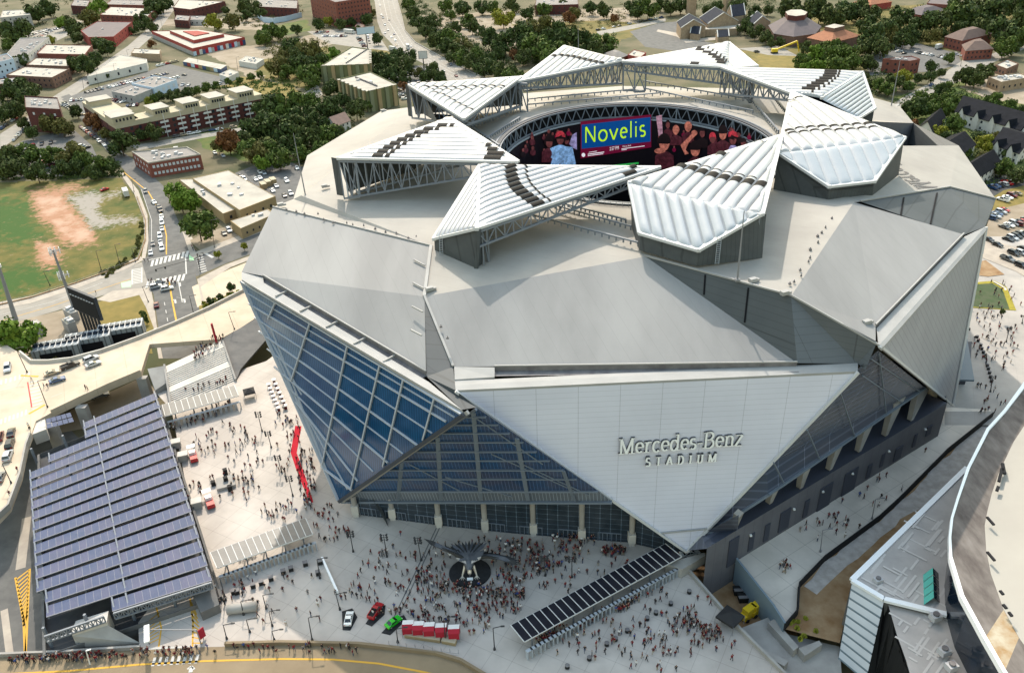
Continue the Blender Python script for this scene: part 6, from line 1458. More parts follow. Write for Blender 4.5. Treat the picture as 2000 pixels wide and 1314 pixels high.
for p, q in ((R1[0], R1[1]), (R1[5], R1[0]), (R1[1], R1[2])): b.beam(p+Vector((0, 0, .2)), q+Vector((0, 0, .2)), 1.1, .6)
b.build('roof_edge', 'sign_white', t)
A0, A1 = R1[0], R1[1]; B0, B1 = G(1637, 1285, 3), G(1690, 1330, 3)
b = MB(); nS = 9
for i in range(nS):
    f0, f1, f2 = i/nS, (i+.78)/nS, (i+1)/nS
    for a, c, m_ in ((f0, f1, 0), (f1, f2, 1)):
        n0 = Vector((0, -.15 if m_ == 0 else -.05, 0)); b.poly([A0.lerp(B0, a)+n0, A1.lerp(B1, a)+n0, A1.lerp(B1, c)+n0, A0.lerp(B0, c)+n0], m_)
b.poly([A0, B0, B0+Vector((8, 12, 0)), R1[0]+Vector((8, 8, 0))], 0)
b.build('striped_wall', ['silver_panel', 'stripe_slate'], t)
b = MB(); rg = random.Random(4); P = [R1[1]+Vector((.2, -.2, -.3))]
tear = [(1732, 1174), (1742, 1205), (1748, 1240), (1756, 1265), (1763, 1290), (1772, 1310), (1776, 1340)]
prev = P[0]
pts = [A1+Vector((0, -.2, -.4))]+[G(x+rg.uniform(-2, 2), y, NZ-1.2+rg.uniform(-.6, .5)) for x, y in tear]
bot = [B1.lerp(Vector((B1.x+12, B1.y+1, 3)), i/(len(pts)-1)) for i in range(len(pts))]
for i in range(len(pts)-1): b.poly([pts[i], pts[i+1], bot[i+1], bot[i]])
b.build('torn_side', 'torn_black', t)
p, q = G(1818, 1120, NZ), G(1820, 1180, NZ); b = MB(); w_ = Vector((1.6, .1, 0))
for i in range(4):
    a, c = p.lerp(q, i/4+.01), p.lerp(q, (i+1)/4-.01); z1 = Vector((0, 0, 1.8)); b.add([a-w_, c-w_, c+z1, a+z1], [(0, 1, 2, 3)], 0); b.add([a+z1, c+z1, c+w_, a+w_], [(0, 1, 2, 3)], 1)
b.build('skylight', ['skylight', 'dome_glass'], t)
for x, y, s in ((1714, 1136, 1.6), (1826, 1208, 1.9), (1843, 1275, 1.9), (1857, 1305, 1.9)):
    p = G(x, y, NZ); b = MB(); b.box(p, s, s*.8, s*.6, .3); b.cyl(p+Vector((0, 0, s*.6)), p+Vector((0, 0, s*.8)), s*.3, n=10, m=1); b.build('roof_unit', ['metal_box', 'gutter'], t)
b = MB(); rg = random.Random(9)
for i in range(46):
    x = rg.uniform(1700, 1850); y = rg.uniform(1000, 1190)
    if not (1664+(1134-y)*.95 < x-4 and y < 1168+(x-1726)*.24): continue
    p = G(x, y, NZ+.03+i*.004); a = rg.choice((.75, .75+1.57)); L_ = rg.uniform(1.5, 7); b.box(p, L_, .45, .02, a)
for i in range(30):
    x = rg.uniform(1750, 1850); y = rg.uniform(1205, 1310)
    if x < 1740+(y-1180)*.28+6: continue
    p = G(x, y, NZ-.95+i*.004); b.box(p, rg.uniform(1.5, 6), .45, .02, rg.choice((.75, 2.32)))
b.build('roof_patching', 'roof_patch', t)
# ================================================================== TREES
def crown_mesh(seed, key, shape):
    rg = random.Random(seed); b = MB(); blobs = []
    n = 19 if shape != 'tall' else 12
    for i in range(n):
        a = rg.uniform(0, 6.283); z = rg.uniform(-.75, .85); rr_ = math.sqrt(max(.05, 1-z*z))*rg.uniform(.3, .85)
        blobs.append((Vector((rr_*math.cos(a), rr_*math.sin(a), z*(.62 if shape != 'tall' else 1.0))), rg.uniform(.2, .43)))
    N = 1700
    for i in range(N):
        c, r_ = blobs[rg.randrange(n)]
        d = Vector((rg.gauss(0, 1), rg.gauss(0, 1), rg.gauss(0, 1)+.25)).normalized()
        p = c+d*r_*rg.uniform(.72, 1.08); s = rg.uniform(.05, .105)
        nn = (d+Vector((rg.gauss(0, .5), rg.gauss(0, .5), rg.gauss(0, .5)))).normalized(); u = nn.orthogonal().normalized(); u.rotate(Matrix.Rotation(rg.uniform(0, 6.28), 3, nn)); v = nn.cross(u)
        b.add([p-u*s-v*s*.6, p+u*s-v*s*.6, p+u*s*.7+v*s*.8, p-u*s*.7+v*s*.8], [(0, 1, 2, 3)])
    me = b.build('crown', 'leaf_'+key); d = me.data; bpy.data.objects.remove(me); return d
CR = {}
def crown(key, i, shape='round'):
    k = (key, i, shape)
    if k not in CR:
        if (i, shape) not in [(a[1], a[2]) for a in CR]: CR[k] = crown_mesh(100+i*7+(50 if shape == 'tall' else 0), key, shape)
        else:
            src = [v for a, v in CR.items() if a[1] == i and a[2] == shape][0]; c = src.copy(); c.materials.clear(); c.materials.append(M['leaf_'+key]); CR[k] = c
    return CR[k]
b = MB(); b.cyl((0, 0, 0), (0.02, 0, .5), .05, .035, 7); b.cyl((.02, 0, .48), (-.02, .03, 1.0), .035, .022, 6)
for k in range(5): a = k*1.257; b.cyl((0.01, 0, .55+.06*k), (math.cos(a)*.32, math.sin(a)*.32, .95+.05*k), .02, .008, 5)
_t = b.build('trunk', 'bark'); TRUNK = _t.data; bpy.data.objects.remove(_t)
rt = random.Random(21)
SIZEW = lambda r_: 'small' if r_ < 3.4 else ('large' if r_ > 6.6 else 'leafy')
def tree(x, y, D, key, where, shape='round', label=None, zb=0.0):
    s = pxm(x, y, zb+4); r_ = D/2/s
    zc = r_*(.95 if shape == 'round' else 1.25)+.8
    p = G(x, y, zb+zc); base = Vector((p.x, p.y, zb))
    t = thing('tree', label or '%s %s tree %s' % (SIZEW(r_), TREEC[key][2], where), 'tree', base, 'trees '+where)
    c = bpy.data.objects.new('crown', crown(key, rt.randrange(5), shape)); COL.objects.link(c); c.parent = t
    c.location = (0, 0, zc); c.rotation_euler = (0, 0, rt.uniform(0, 6.28)); k = r_*1.08; c.scale = (k*rt.uniform(.92, 1.08), k*rt.uniform(.92, 1.08), k*(1.1 if shape == 'round' else 1.35))
    q = bpy.data.objects.new('trunk', TRUNK); COL.objects.link(q); q.parent = t; q.scale = (zc*.9, zc*.9, zc*1.1)
    return t
TREES = {
 'at the edge of the empty field on the left': '20,305,45,d 55,300,40,g 100,302,45,g 140,304,42,o 165,312,40,g 195,322,44,g 215,325,34,d 10,330,46,d 70,335,40,d 120,328,35,d 35,325,36,d 150,325,34,d 180,335,30,d',
 'beside the dark corner building': '120,248,42,o 92,240,34,o 150,218,26,d 45,240,20,d 60,258,24,d',
 'in front of the brick apartment row': '235,278,52,d 302,258,38,d 186,238,44,r 280,262,26,d 205,262,26,o',
 'between the street and the tan workshop': '345,374,46,b 367,394,44,b 386,440,54,g 352,392,40,b',
 'on the lawn beside the curved bridge': '412,588,16,d 430,580,16,d 404,600,14,y 452,560,16,d 278,612,15,g',
 'in the thicket behind the stadium left corner': '520,215,60,d 555,205,55,g 590,225,58,d 548,250,60,d 500,302,52,o 530,296,46,g 610,200,36,g 640,215,45,d 604,268,48,d 640,262,44,g 664,262,38,d 566,282,44,d 482,292,38,g 505,245,48,d 575,250,46,d 620,240,36,d 545,310,40,g 515,318,36,b 630,290,34,g 590,300,36,g 470,270,30,d',
 'with rusty leaves by the parking lot': '445,275,46,r 425,285,28,o',
 'beside the olive hotel block': '695,213,44,d 668,196,26,d 676,180,24,d 650,170,28,d 690,180,20,d 720,205,22,g 640,178,24,d',
 'in the green strip left of the hotel pair': '540,130,38,o 570,92,40,d 600,102,45,o 620,122,40,d 585,126,40,d 530,62,30,g 514,72,34,g 522,66,22,d 546,65,28,g 600,145,40,g 650,106,26,b 640,117,26,b 630,137,24,b 575,112,38,d 555,110,30,o 610,160,30,g 560,140,30,g 616,146,32,d 580,58,22,d',
 'around the lot by the billboard': '640,42,20,y 622,48,24,d 666,46,24,d 686,42,16,d 706,26,22,b 716,38,26,d 722,22,20,o 738,76,22,d 696,56,14,d',
 'shading the cars behind the hotel': '740,115,34,d 765,120,36,d 785,132,36,d 800,112,28,d 760,145,32,d 790,150,30,d 815,142,26,o 845,142,36,d 862,152,28,d 738,138,30,d 775,108,26,d 788,168,20,r 830,150,26,d 868,165,20,g',
 'in the row along the highway': '798,10,26,g 806,28,30,d 816,46,30,d 830,62,30,d 850,78,32,d 870,92,30,d 890,102,34,d 908,116,32,g 925,122,34,d 945,132,32,d 965,137,34,d 985,141,34,d 1002,150,30,g 880,76,36,g 904,90,34,o 930,106,32,g 955,120,30,d 842,60,26,d 862,74,26,g',
 'in the park behind the far petals': '845,42,28,d 915,40,30,g 922,52,28,d 983,36,38,y 890,52,26,d 960,77,40,d 987,84,45,d 1010,67,42,d 1030,72,40,d 1055,52,40,o 1075,76,36,d 1095,62,34,d 1050,92,46,g 1086,97,44,g 1115,77,44,d 1145,77,40,d 1181,86,42,g 1166,97,36,d 1030,26,26,d 1062,18,24,g 1112,35,24,r 1122,26,26,o 1152,16,28,d 1180,20,26,d 1246,20,38,d 1266,17,34,g 1232,12,28,d 1310,15,30,d 1330,12,28,d 1290,10,26,d 1200,36,20,r 870,12,28,g 902,16,26,d 942,14,26,d 1005,108,26,r 1022,112,30,d 1130,100,34,d 1000,10,24,d 880,30,24,g 960,15,24,g 1100,10,22,d 1070,112,34,g 1100,118,28,d 1028,92,34,d 940,62,26,d 975,105,34,d',
 'beside the stone church': '1455,52,30,d 1476,62,32,d 1496,72,28,d 1440,14,30,d 1466,40,22,d 1380,20,22,d 1400,14,24,d 1350,14,22,d 1475,22,24,d 1500,20,24,d',
 'around the brown many sided hall': '1545,16,36,d 1572,22,40,d 1602,22,40,d 1632,32,44,d 1652,22,40,d 1682,18,40,d 1702,28,40,d 1690,52,46,d 1706,76,50,d 1722,94,40,d 1576,92,28,d 1522,82,24,d 1608,92,26,d 1508,84,22,d 1640,92,24,d 1725,60,44,d 1690,92,34,d',
 'in the bright clump just behind the far right petal': '1592,108,36,b 1620,108,40,g 1652,106,46,g 1640,128,38,g 1568,118,30,g 1602,128,32,b 1665,122,34,g 1575,130,24,b 1625,90,34,g',
 'in the wood at the upper right corner': '1780,62,40,d 1802,46,40,d 1832,42,44,d 1862,32,50,g 1902,32,52,d 1940,28,56,d 1962,62,50,d 1990,42,50,d 1872,54,34,d 1800,68,20,d 1990,72,40,g 1920,54,40,d 1962,92,36,g 1762,34,40,d 1742,48,36,d 1880,12,40,d 1930,8,40,d 1985,12,44,d 1742,70,30,o 1765,78,30,d 1980,94,30,d 1820,70,28,o 1840,66,24,d',
 'around the orange brick hall': '1690,122,34,d 1706,128,26,d 1820,130,24,d 1782,82,22,d 1855,114,18,g 1765,152,34,y 1748,160,30,d 1720,168,30,g 1736,174,34,g 1702,164,24,d 1815,150,24,d 1838,142,22,d 1795,152,22,d 1775,168,24,g 1690,150,20,d',
 'between the far street and the white row houses': '1890,148,38,d 1906,154,40,d 1925,142,34,d 1876,152,28,d 1840,178,34,d 1852,172,30,g 1866,194,38,g 1830,194,36,g 1796,196,38,g 1786,210,36,d 1812,212,34,g 1842,212,36,g 1945,197,34,g 1970,208,34,g 1915,205,24,d 1768,216,26,d 1880,205,26,g 1990,215,26,d 1770,230,22,g',
 'among the white row houses': '1782,246,32,r 1800,268,32,d 1835,258,34,y 1862,242,34,g 1850,270,30,d 1922,228,30,d 1812,292,36,g 1830,282,28,d 1926,282,36,y 1948,272,32,o 1846,322,30,y 1958,328,36,g 1990,342,32,d 1790,318,24,g 1906,268,20,d 1885,300,24,g 1965,300,24,d 1920,306,22,o 1905,345,20,d 1870,365,20,d 1890,372,18,g',
 'in the upper left blocks': '95,16,34,d 70,26,30,d 25,62,45,d 45,56,30,d 120,46,30,b 146,54,36,d 100,78,16,y 176,36,34,o 186,22,34,b 196,8,26,b 206,92,30,d 145,124,30,d 166,128,36,d 186,118,28,d 36,172,40,d 60,178,34,d 50,188,34,d 20,178,30,d 40,118,26,d 15,88,24,g 20,216,30,d 36,214,26,d 5,222,30,d 10,182,26,d 130,40,22,d 210,148,12,d 150,72,22,d 192,84,24,d',
 'along the avenue at the top left': '275,37,22,d 290,27,28,d 302,12,32,d 316,8,28,d 280,48,26,d 298,54,20,d 262,58,18,d 330,4,20,d',
 'by the courtyard block and the brick shops': '416,42,36,y 456,42,30,o 476,12,28,d 496,16,28,d 508,26,24,d 295,86,16,r 480,30,20,d 440,20,18,d 400,20,18,d',
 'in the hedge behind the cream apartment towers': '330,187,24,d 352,184,22,d 366,180,20,d 290,197,20,y 300,193,18,g 382,177,20,g 402,172,20,g 422,167,18,g 446,160,16,g 468,156,14,g 490,150,14,g 345,192,18,d 312,188,18,d 508,146,14,g',
}
for wh, s in TREES.items():
    for it in s.split():
        x, y, D, k = it.split(','); k = 'm' if k == 'd' and rt.random() < .42 else k; D = float(D)*rt.uniform(.85, 1.18); tree(float(x), float(y), float(D), k, wh)
tree(40, 655, 76, 'b', '', label='big round bright green tree at the corner of the bridge', zb=3)
tree(425, 496, 15, 'y', '', label='left one of two small yellow street trees by the wide crossing', zb=0.1)
tree(476, 480, 15, 'y', '', label='right one of two small yellow street trees, nearer the stadium', zb=0.1)
tree(284, 622, 14, 'g', '', label='sapling alone on the dry lawn beside the sunken street', shape='tall')
tree(1958, 608, 12, 'd', '', label='dark potted tree at the corner of the small lawn', zb=4.6)
# low planting on the bank and hedges as ground cover
def cover(name, px, z, key, n, seed, lo=.5, hi=1.2, label=None):
    rg = random.Random(seed); b = MB(); xs = [p[0] for p in px]; ys = [p[1] for p in px]
    def inside(x, y):
        r_ = False
        for (x0, y0), (x1, y1) in zip(px, px[1:]+px[:1]):
            if (y0 > y) != (y1 > y) and x < (x1-x0)*(y-y0)/(y1-y0)+x0: r_ = not r_
        return r_
    k = 0; tries = 0
    while k < n and tries < n*30:
        tries += 1
        x, y = rg.uniform(min(xs), max(xs)), rg.uniform(min(ys), max(ys))
        if not inside(x, y): continue
        k += 1; p = G(x, y, z)
        for j in range(26):
            d = Vector((rg.gauss(0, 1), rg.gauss(0, 1), abs(rg.gauss(0, .8)))).normalized(); r_ = rg.uniform(lo, hi); c = p+d*r_; s = rg.uniform(.2, .42)
            u = Vector((rg.gauss(0, 1), rg.gauss(0, 1), rg.gauss(0, 1))).normalized(); v = u.orthogonal().normalized(); b.add([c-u*s-v*s, c+u*s-v*s, c+u*s+v*s, c-u*s+v*s], [(0, 1, 2, 3)])
    tag(b.build(name, 'leaf_'+key), kind='stuff')
cover('undergrowth', [(420, 175), (500, 150), (600, 160), (610, 190), (560, 200)], 0, 'g', 120, 3, .8, 2)
cover('undergrowth', [(480, 240), (600, 180), (690, 190), (690, 260), (600, 320), (500, 325)], 0, 'd', 420, 4, 1, 3)
cover('undergrowth', [(780, 0), (830, 50), (900, 110), (1010, 150), (1000, 120), (900, 70), (820, 0)], 0, 'd', 330, 5, 1, 3)
cover('undergrowth', [(0, 300), (230, 310), (240, 345), (130, 350), (0, 352)], 0, 'd', 260, 6, .6, 2)
cover('undergrowth', [(1560, 30), (1990, 0), (2000, 90), (1880, 60), (1740, 100), (1690, 60)], 0, 'd', 420, 7, 1, 4)
cover('undergrowth', [(1000, 60), (1200, 70), (1200, 110), (1040, 125), (1000, 100)], 0, 'd', 260, 8, 1, 3)
cover('undergrowth', [(1740, 200), (1860, 160), (1990, 220), (1990, 350), (1880, 390), (1770, 300)], 0, 'd', 500, 9, .8, 2.6)
cover('undergrowth', [(500, 70), (640, 80), (640, 150), (560, 160), (520, 120)], 0, 'o', 240, 10, 1, 3)
cover('undergrowth', [(0, 150), (60, 160), (70, 195), (20, 230), (0, 225)], 0, 'd', 140, 11, .8, 2)
cover('undergrowth', [(385, 596), (440, 575), (478, 566), (430, 612), (400, 632)], .1, 'y', 40, 12, .3, .8)
cover('undergrowth', [(60, 690), (70, 670), (100, 690), (110, 702), (75, 706)], 2, 'o', 30, 13, .5, 1.2)
cover('weeds', [(1530, 1215), (1570, 1200), (1600, 1240), (1560, 1250)], PZ-.4, 'y', 9, 14, .1, .3)
cover('weeds', [(205, 545), (270, 500), (284, 440), (276, 430), (262, 495), (195, 535)], .05, 'o', 60, 15, .3, .8)
cover('undergrowth', [(840, 20), (1240, 6), (1260, 30), (1200, 60), (1000, 55), (860, 60)], 0, 'o', 170, 21, 1, 3)
cover('undergrowth', [(0, 0), (330, 0), (300, 40), (200, 50), (0, 60)], 0, 'd', 110, 22, 1, 3)
cover('undergrowth', [(1280, 0), (1560, 0), (1560, 30), (1440, 20), (1300, 20)], 0, 'd', 150, 23, 1.5, 4)
cover('undergrowth', [(1680, 110), (1740, 100), (1740, 180), (1700, 190)], 0, 'd', 70, 24, 1, 2.5)
cover('undergrowth', [(380, 0), (600, 0), (600, 20), (500, 60), (400, 40)], 0, 'o', 90, 25, 1, 2.5)
# ================================================================== CARS
def car_parts(kind, col):
    "side profile extruded; x forward; returns list of (name, MB, mats)"
    b = MB(); L, Wd, H1, H2 = {'sedan': (4.7, 1.85, .95, 1.45), 'suv': (4.8, 1.95, 1.08, 1.8), 'van': (5.4, 2.0, 1.15, 2.2), 'pickup': (5.7, 2.0, 1.1, 1.9)}[kind]
    h = L/2; w0 = Wd/2
    prof = [(-h, .35), (-h, H1*.82), (-h+.15, H1), (h*.42, H1), (h-.25, H1*.82), (h, H1*.62), (h, .35)]
    n = len(prof)
    for s in (-1, 1): b.add([(x, s*w0, z) for x, z in prof], [tuple(range(n))])
    for i in range(n): (x0, z0), (x1, z1) = prof[i], prof[(i+1) % n]; b.add([(x0, -w0, z0), (x1, -w0, z1), (x1, w0, z1), (x0, w0, z0)], [(0, 1, 2, 3)])
    rx = {'sedan': (-h*.72, -h*.38, h*.08, h*.44), 'suv': (-h*.95, -h*.82, h*.12, h*.46), 'van': (-h*.97, -h*.92, h*.45, h*.78), 'pickup': (-h*.2, -h*.12, h*.2, h*.5)}[kind]
    g = MB(); wt = w0*.76
    lo = [(rx[0], -w0*.93, H1), (rx[3], -w0*.93, H1), (rx[3], w0*.93, H1), (rx[0], w0*.93, H1)]; hi = [(rx[1], -wt, H2-.06), (rx[2], -wt, H2-.06), (rx[2], wt, H2-.06), (rx[1], wt, H2-.06)]
    g.add(lo+hi, [(0, 1, 5, 4), (1, 2, 6, 5), (2, 3, 7, 6), (3, 0, 4, 7)])
    b.add([(x, y, z) for x, y, z in hi]+[(x*.98, y*.94, H2) for x, y, z in hi], [(4, 5, 6, 7), (0, 1, 5, 4), (1, 2, 6, 5), (2, 3, 7, 6), (3, 0, 4, 7)])
    for i in range(4): b.beam(lo[i], hi[i], .12, .1)
    for s in (-1, 1): b.beam(((rx[0]+rx[3])/2, s*w0*.93, H1), ((rx[1]+rx[2])/2, s*wt, H2-.06), .1, .08)
    if kind == 'pickup': 
        b.add([(-h+.2, -w0*.85, H1+.02), (rx[0]-.1, -w0*.85, H1+.02), (rx[0]-.1, w0*.85, H1+.02), (-h+.2, w0*.85, H1+.02)], [(0, 1, 2, 3)], 1)
        for s in (-1, 1): b.beam((-h+.1, s*w0*.9, H1+.12), (rx[0], s*w0*.9, H1+.12), .15, .25)
        b.beam((-h+.1, -w0*.9, H1+.12), (-h+.1, w0*.9, H1+.12), .15, .25)
    wh = [(sx*h*.62, sy*(w0-.1)) for sx in (-1, 1) for sy in (-1, 1)]
    lm = MB()
    for s in (-1, 1): lm.box((-h-.02, s*w0*.7, H1*.62), .06, .35, .16, 0, 0); lm.box((h+.0, s*w0*.68, H1*.5), .08, .4, .14, 0, 1)
    return b, g, wh, lm
CARS = {}
def car_proto(kind, col, detail):
    k = (kind, col, detail)
    if k in CARS: return CARS[k]
    b, g, wh, lm = car_parts(kind, col)
    if detail:
        wb = MB()
        wb.cyl((0, -.11, 0), (0, .11, 0), .33, n=12); wb.cyl((0, -.12, 0), (0, .12, 0), .19, n=8, m=1)
        r_ = [('body', b, ['paint_'+col, 'rubber']), ('windows', g, ['car_glass']), ('lamps', lm, ['lamp_red', 'lamp_clear'])]
        out = []
        for nm, mb, ms in r_:
            o = mb.build(nm, ms); out.append((nm, o.data, None)); bpy.data.objects.remove(o)
        o = wb.build('wheel', ['rubber', 'metal_box']); wd = o.data; bpy.data.objects.remove(o)
        for x, y in wh: out.append(('wheel', wd, (x, y, .33)))
        CARS[k] = out
    else:
        m_ = MB(); m_.v = list(b.v); m_.f = list(b.f); m_.m = list(b.m); m_.add(g.v, g.f, 2)
        for x, y in wh: m_.cyl((x, y-.1, .33), (x, y+.1, .33), .33, n=7, m=1)
        o = m_.build('car', ['paint_'+col, 'rubber', 'car_glass']); CARS[k] = o.data; bpy.data.objects.remove(o)
    return CARS[k]
CN = {'white': 'white', 'silver': 'silver', 'black': 'black', 'grey': 'dark grey', 'red': 'red', 'blue': 'dark blue', 'tan': 'tan', 'green': 'bright green', 'dark_red': 'dark red', 'yellow': 'yellow'}
KN = {'sedan': 'car', 'suv': 'suv', 'van': 'van', 'pickup': 'pickup truck'}
def car(p, ang, kind, col, where, detail=False, label=None, group=None):
    lb = label or '%s %s %s' % (CN[col], KN[kind], where); gp = group or ('cars '+where)
    pr_ = car_proto(kind, col, detail); nm = {'sedan': 'car', 'suv': 'suv', 'van': 'van', 'pickup': 'pickup_truck'}[kind]
    if detail:
        t = thing(nm, lb, 'car', p, gp); t.rotation_euler = (0, 0, ang)
        for n_, me, lo in pr_:
            o = bpy.data.objects.new(n_, me); COL.objects.link(o); o.parent = t
            if lo: o.location = lo
        return t
    o = bpy.data.objects.new(nm, pr_); COL.objects.link(o); o.location = p; o.rotation_euler = (0, 0, ang); return tag(o, lb, 'car', gp)
rc = random.Random(33)
def rcol(): return rc.choice(['white', 'white', 'white', 'silver', 'silver', 'black', 'black', 'grey', 'grey', 'red', 'blue', 'tan', 'dark_red'])
def rkind(): return rc.choice(['sedan', 'sedan', 'suv', 'suv', 'sedan', 'pickup'])
def rowcars(a, c, n, across, where, z=0, keep=.9, jit=.1, detail=False):
    P, Q = G(*a, z), G(*c, z); d = (Q-P).normalized(); ang = math.atan2(d.y, d.x)+(math.pi/2 if across else 0)
    for i in range(n):
        if rc.random() > keep: continue
        p = P.lerp(Q, i/max(1, n-1)); p = p+Vector((rc.uniform(-jit, jit), rc.uniform(-jit, jit), .06))
        car(p, ang+rc.choice((0, math.pi) if across else (0,))+rc.uniform(-.03, .03), rkind(), rcol(), where, detail)
def onecar(x, y, x2, y2, kind, col, where, z=0, detail=True, label=None):
    p = G(x, y, z); q = G(x2, y2, z); d = q-p; return car(p+Vector((0, 0, .08)), math.atan2(d.y, d.x), kind, col, where, detail, label)
W_ = 'parked in the big lot beside the white warehouse'
rowcars((170, 182), (325, 145), 24, True, W_); rowcars((175, 164), (230, 150), 8, True, W_, 0, .8); rowcars((310, 130), (352, 120), 6, False, W_, 0, .9); rowcars((332, 157), (360, 148), 5, True, W_)
rowcars((345, 168), (430, 165), 8, True, W_, 0, .5)
W_ = 'parked between the corner building and the apartments'
rowcars((124, 204), (160, 226), 11, True, W_, 0, .95); rowcars((140, 198), (160, 196), 5, True, W_); rowcars((220, 196), (245, 202), 6, True, W_); rowcars((250, 208), (275, 206), 5, True, W_)
rowcars((158, 250), (204, 285), 11, False, 'parked along the kerb left of the brick apartments', 0, .95); rowcars((345, 268), (400, 258), 5, False, 'parked along the street in front of the apartments', 0, .8)
rowcars((415, 256), (470, 248), 5, False, 'parked along the street in front of the apartments', 0, .6)
W_ = 'parked under the trees left of the street'
rowcars((65, 285), (100, 281), 3, True, W_); rowcars((150, 284), (170, 290), 3, True, W_); rowcars((90, 318), (120, 330), 3, True, W_, 0, .7)
W_ = 'parked on the side street at the far left'
rowcars((5, 252), (38, 228), 6, False, W_); rowcars((28, 275), (52, 250), 6, False, W_)
W_ = 'in the upper left parking lots'
rowcars((60, 70), (95, 58), 12, True, W_, 0, .9); rowcars((70, 76), (100, 62), 10, True, W_, 0, .8); rowcars((100, 60), (150, 50), 10, True, W_, 0, .6); rowcars((370, 50), (400, 47), 8, True, W_, 0, .9); rowcars((240, 82), (262, 65), 6, False, W_, 0, .6); rowcars((20, 160), (45, 140), 4, False, W_, 0, .5)
W_ = 'parked in the lot by the billboard'
rowcars((632, 72), (676, 72), 11, True, W_, 0, .95); rowcars((612, 64), (640, 64), 5, True, W_, 0, .8); rowcars((700, 75), (712, 92), 6, True, W_, 0, .9); rowcars((718, 70), (722, 85), 4, False, W_, 0, .9)
W_ = 'parked in shade behind the hotel'
rowcars((735, 130), (800, 148), 14, True, W_, 0, .9); rowcars((745, 150), (800, 165), 12, True, W_, 0, .8); rowcars((780, 165), (835, 160), 10, True, W_, 0, .7); rowcars((775, 175), (790, 195), 6, True, W_, 0, .9); rowcars((500, 26), (585, 28), 10, True, 'on the roof deck behind the white curved wall', 0, .5)
W_ = 'driving on the highway'
for x, y, c in ((742, 12, 'white'), (745, 30, 'white'), (748, 36, 'silver'), (752, 50, 'white'), (764, 0, 'black'), (758, 60, 'silver'), (770, 68, 'blue'), (764, 74, 'white'), (772, 80, 'white'), (802, 92, 'silver'), (752, 66, 'silver'), (880, 128, 'grey'), (891, 150, 'dark_red'), (866, 140, 'silver'), (760, 40, 'grey'), (774, 90, 'tan')):
    f_ = 1 if y > 100 else .25
    onecar(x, y, x+8*f_*1.3, y+8, rkind(), c, W_, .05, False)
W_ = 'queued at the crossing below the tan workshop'
for i, (x, y, c, k) in enumerate(((301, 397, 'white', 'sedan'), (311, 406, 'grey', 'sedan'), (313, 413, 'black', 'suv'), (316, 425, 'white', 'sedan'), (317, 437, 'white', 'suv'), (317, 449, 'silver', 'sedan'), (313, 463, 'white', 'suv'), (314, 475, 'silver', 'sedan'), (317, 487, 'white', 'suv'), (299, 478, 'grey', 'sedan'), (295, 496, 'silver', 'sedan'), (285, 376, 'grey', 'suv'))):
    onecar(x, y, x+(1 if i > 2 else 9), y+9, k, c, W_, .05, True, label='%s %s in the queue, %s before the crossing' % (CN[c], KN[k], ['eleventh', 'tenth', 'ninth', 'eighth', 'seventh', 'sixth', 'fifth', 'fourth', 'front centre', 'second in the left lane', 'first in the left lane', 'twelfth and last'][i]))
onecar(305, 562, 322, 558, 'suv', 'silver', '', .06, True, 'silver patrol car parked across the street, left of the pair'); onecar(327, 566, 346, 562, 'suv', 'white', '', .06, True, 'white patrol car parked across the street, right of the pair'); onecar(312, 552, 328, 549, 'sedan', 'silver', '', .06, True, 'silver car partly hidden behind the two patrol cars'); onecar(306, 598, 305, 590, 'sedan', 'dark_red', '', .06, True, 'dark red car driving away down the sunken street')
W_ = 'on the curved bridge'
for x, y, x2, y2, k, c, lb in ((103, 731, 122, 725, 'sedan', 'tan', 'tan car on the bridge beside the far kerb'), (113, 745, 132, 739, 'sedan', 'blue', 'dark blue car on the bridge nearest the crosswalk'), (138, 717, 156, 710, 'pickup', 'black', 'black pickup on the curved bridge behind the tan car'), (179, 704, 196, 697, 'suv', 'silver', 'silver suv against the far parapet of the bridge'), (183, 714, 200, 708, 'sedan', 'silver', 'silver car beside the suv on the bridge'),
        (16, 722, 15, 730, 'suv', 'silver', 'silver car waiting at the left crossing by the tree'), (23, 848, 25, 838, 'sedan', 'black', 'black car at the left edge, first from the crossing'), (21, 870, 24, 860, 'suv', 'black', 'second black car from the crossing at the left edge'), (17, 893, 21, 882, 'suv', 'silver', 'pale silver suv behind two black cars at the left'), (2, 935, 6, 924, 'sedan', 'grey', 'dark grey car cut by the left edge'), (0, 856, 2, 846, 'suv', 'dark_red', 'dark red car cut by the left edge')):
    onecar(x, y, x2, y2, k, c, W_, VZ, True, lb)
W_ = 'under the bridge beside the solar roof'
onecar(196, 775, 212, 771, 'pickup', 'grey', W_, .1, True, 'dark truck on the lower road under the bridge'); onecar(146, 790, 160, 784, 'van', 'black', W_, .1, True, 'black van half hidden below the bridge')
for x, y, c, k in ((500, 352, 'white', 'sedan'), (508, 349, 'white', 'sedan'), (560, 355, 'white', 'suv'), (533, 374, 'white', 'sedan'), (556, 384, 'black', 'sedan'), (568, 380, 'silver', 'suv'), (508, 338, 'white', 'sedan'), (540, 365, 'silver', 'sedan'), (470, 345, 'grey', 'sedan'), (478, 352, 'white', 'suv'), (516, 340, 'silver', 'sedan'), (580, 330, 'white', 'sedan'), (438, 458, 'black', 'sedan'), (448, 452, 'silver', 'suv'), (420, 300, 'white', 'sedan'), (436, 306, 'silver', 'sedan')):
    onecar(x, y, x+4, y+5, k, c, 'in the yard left of the stadium corner', .06, False)
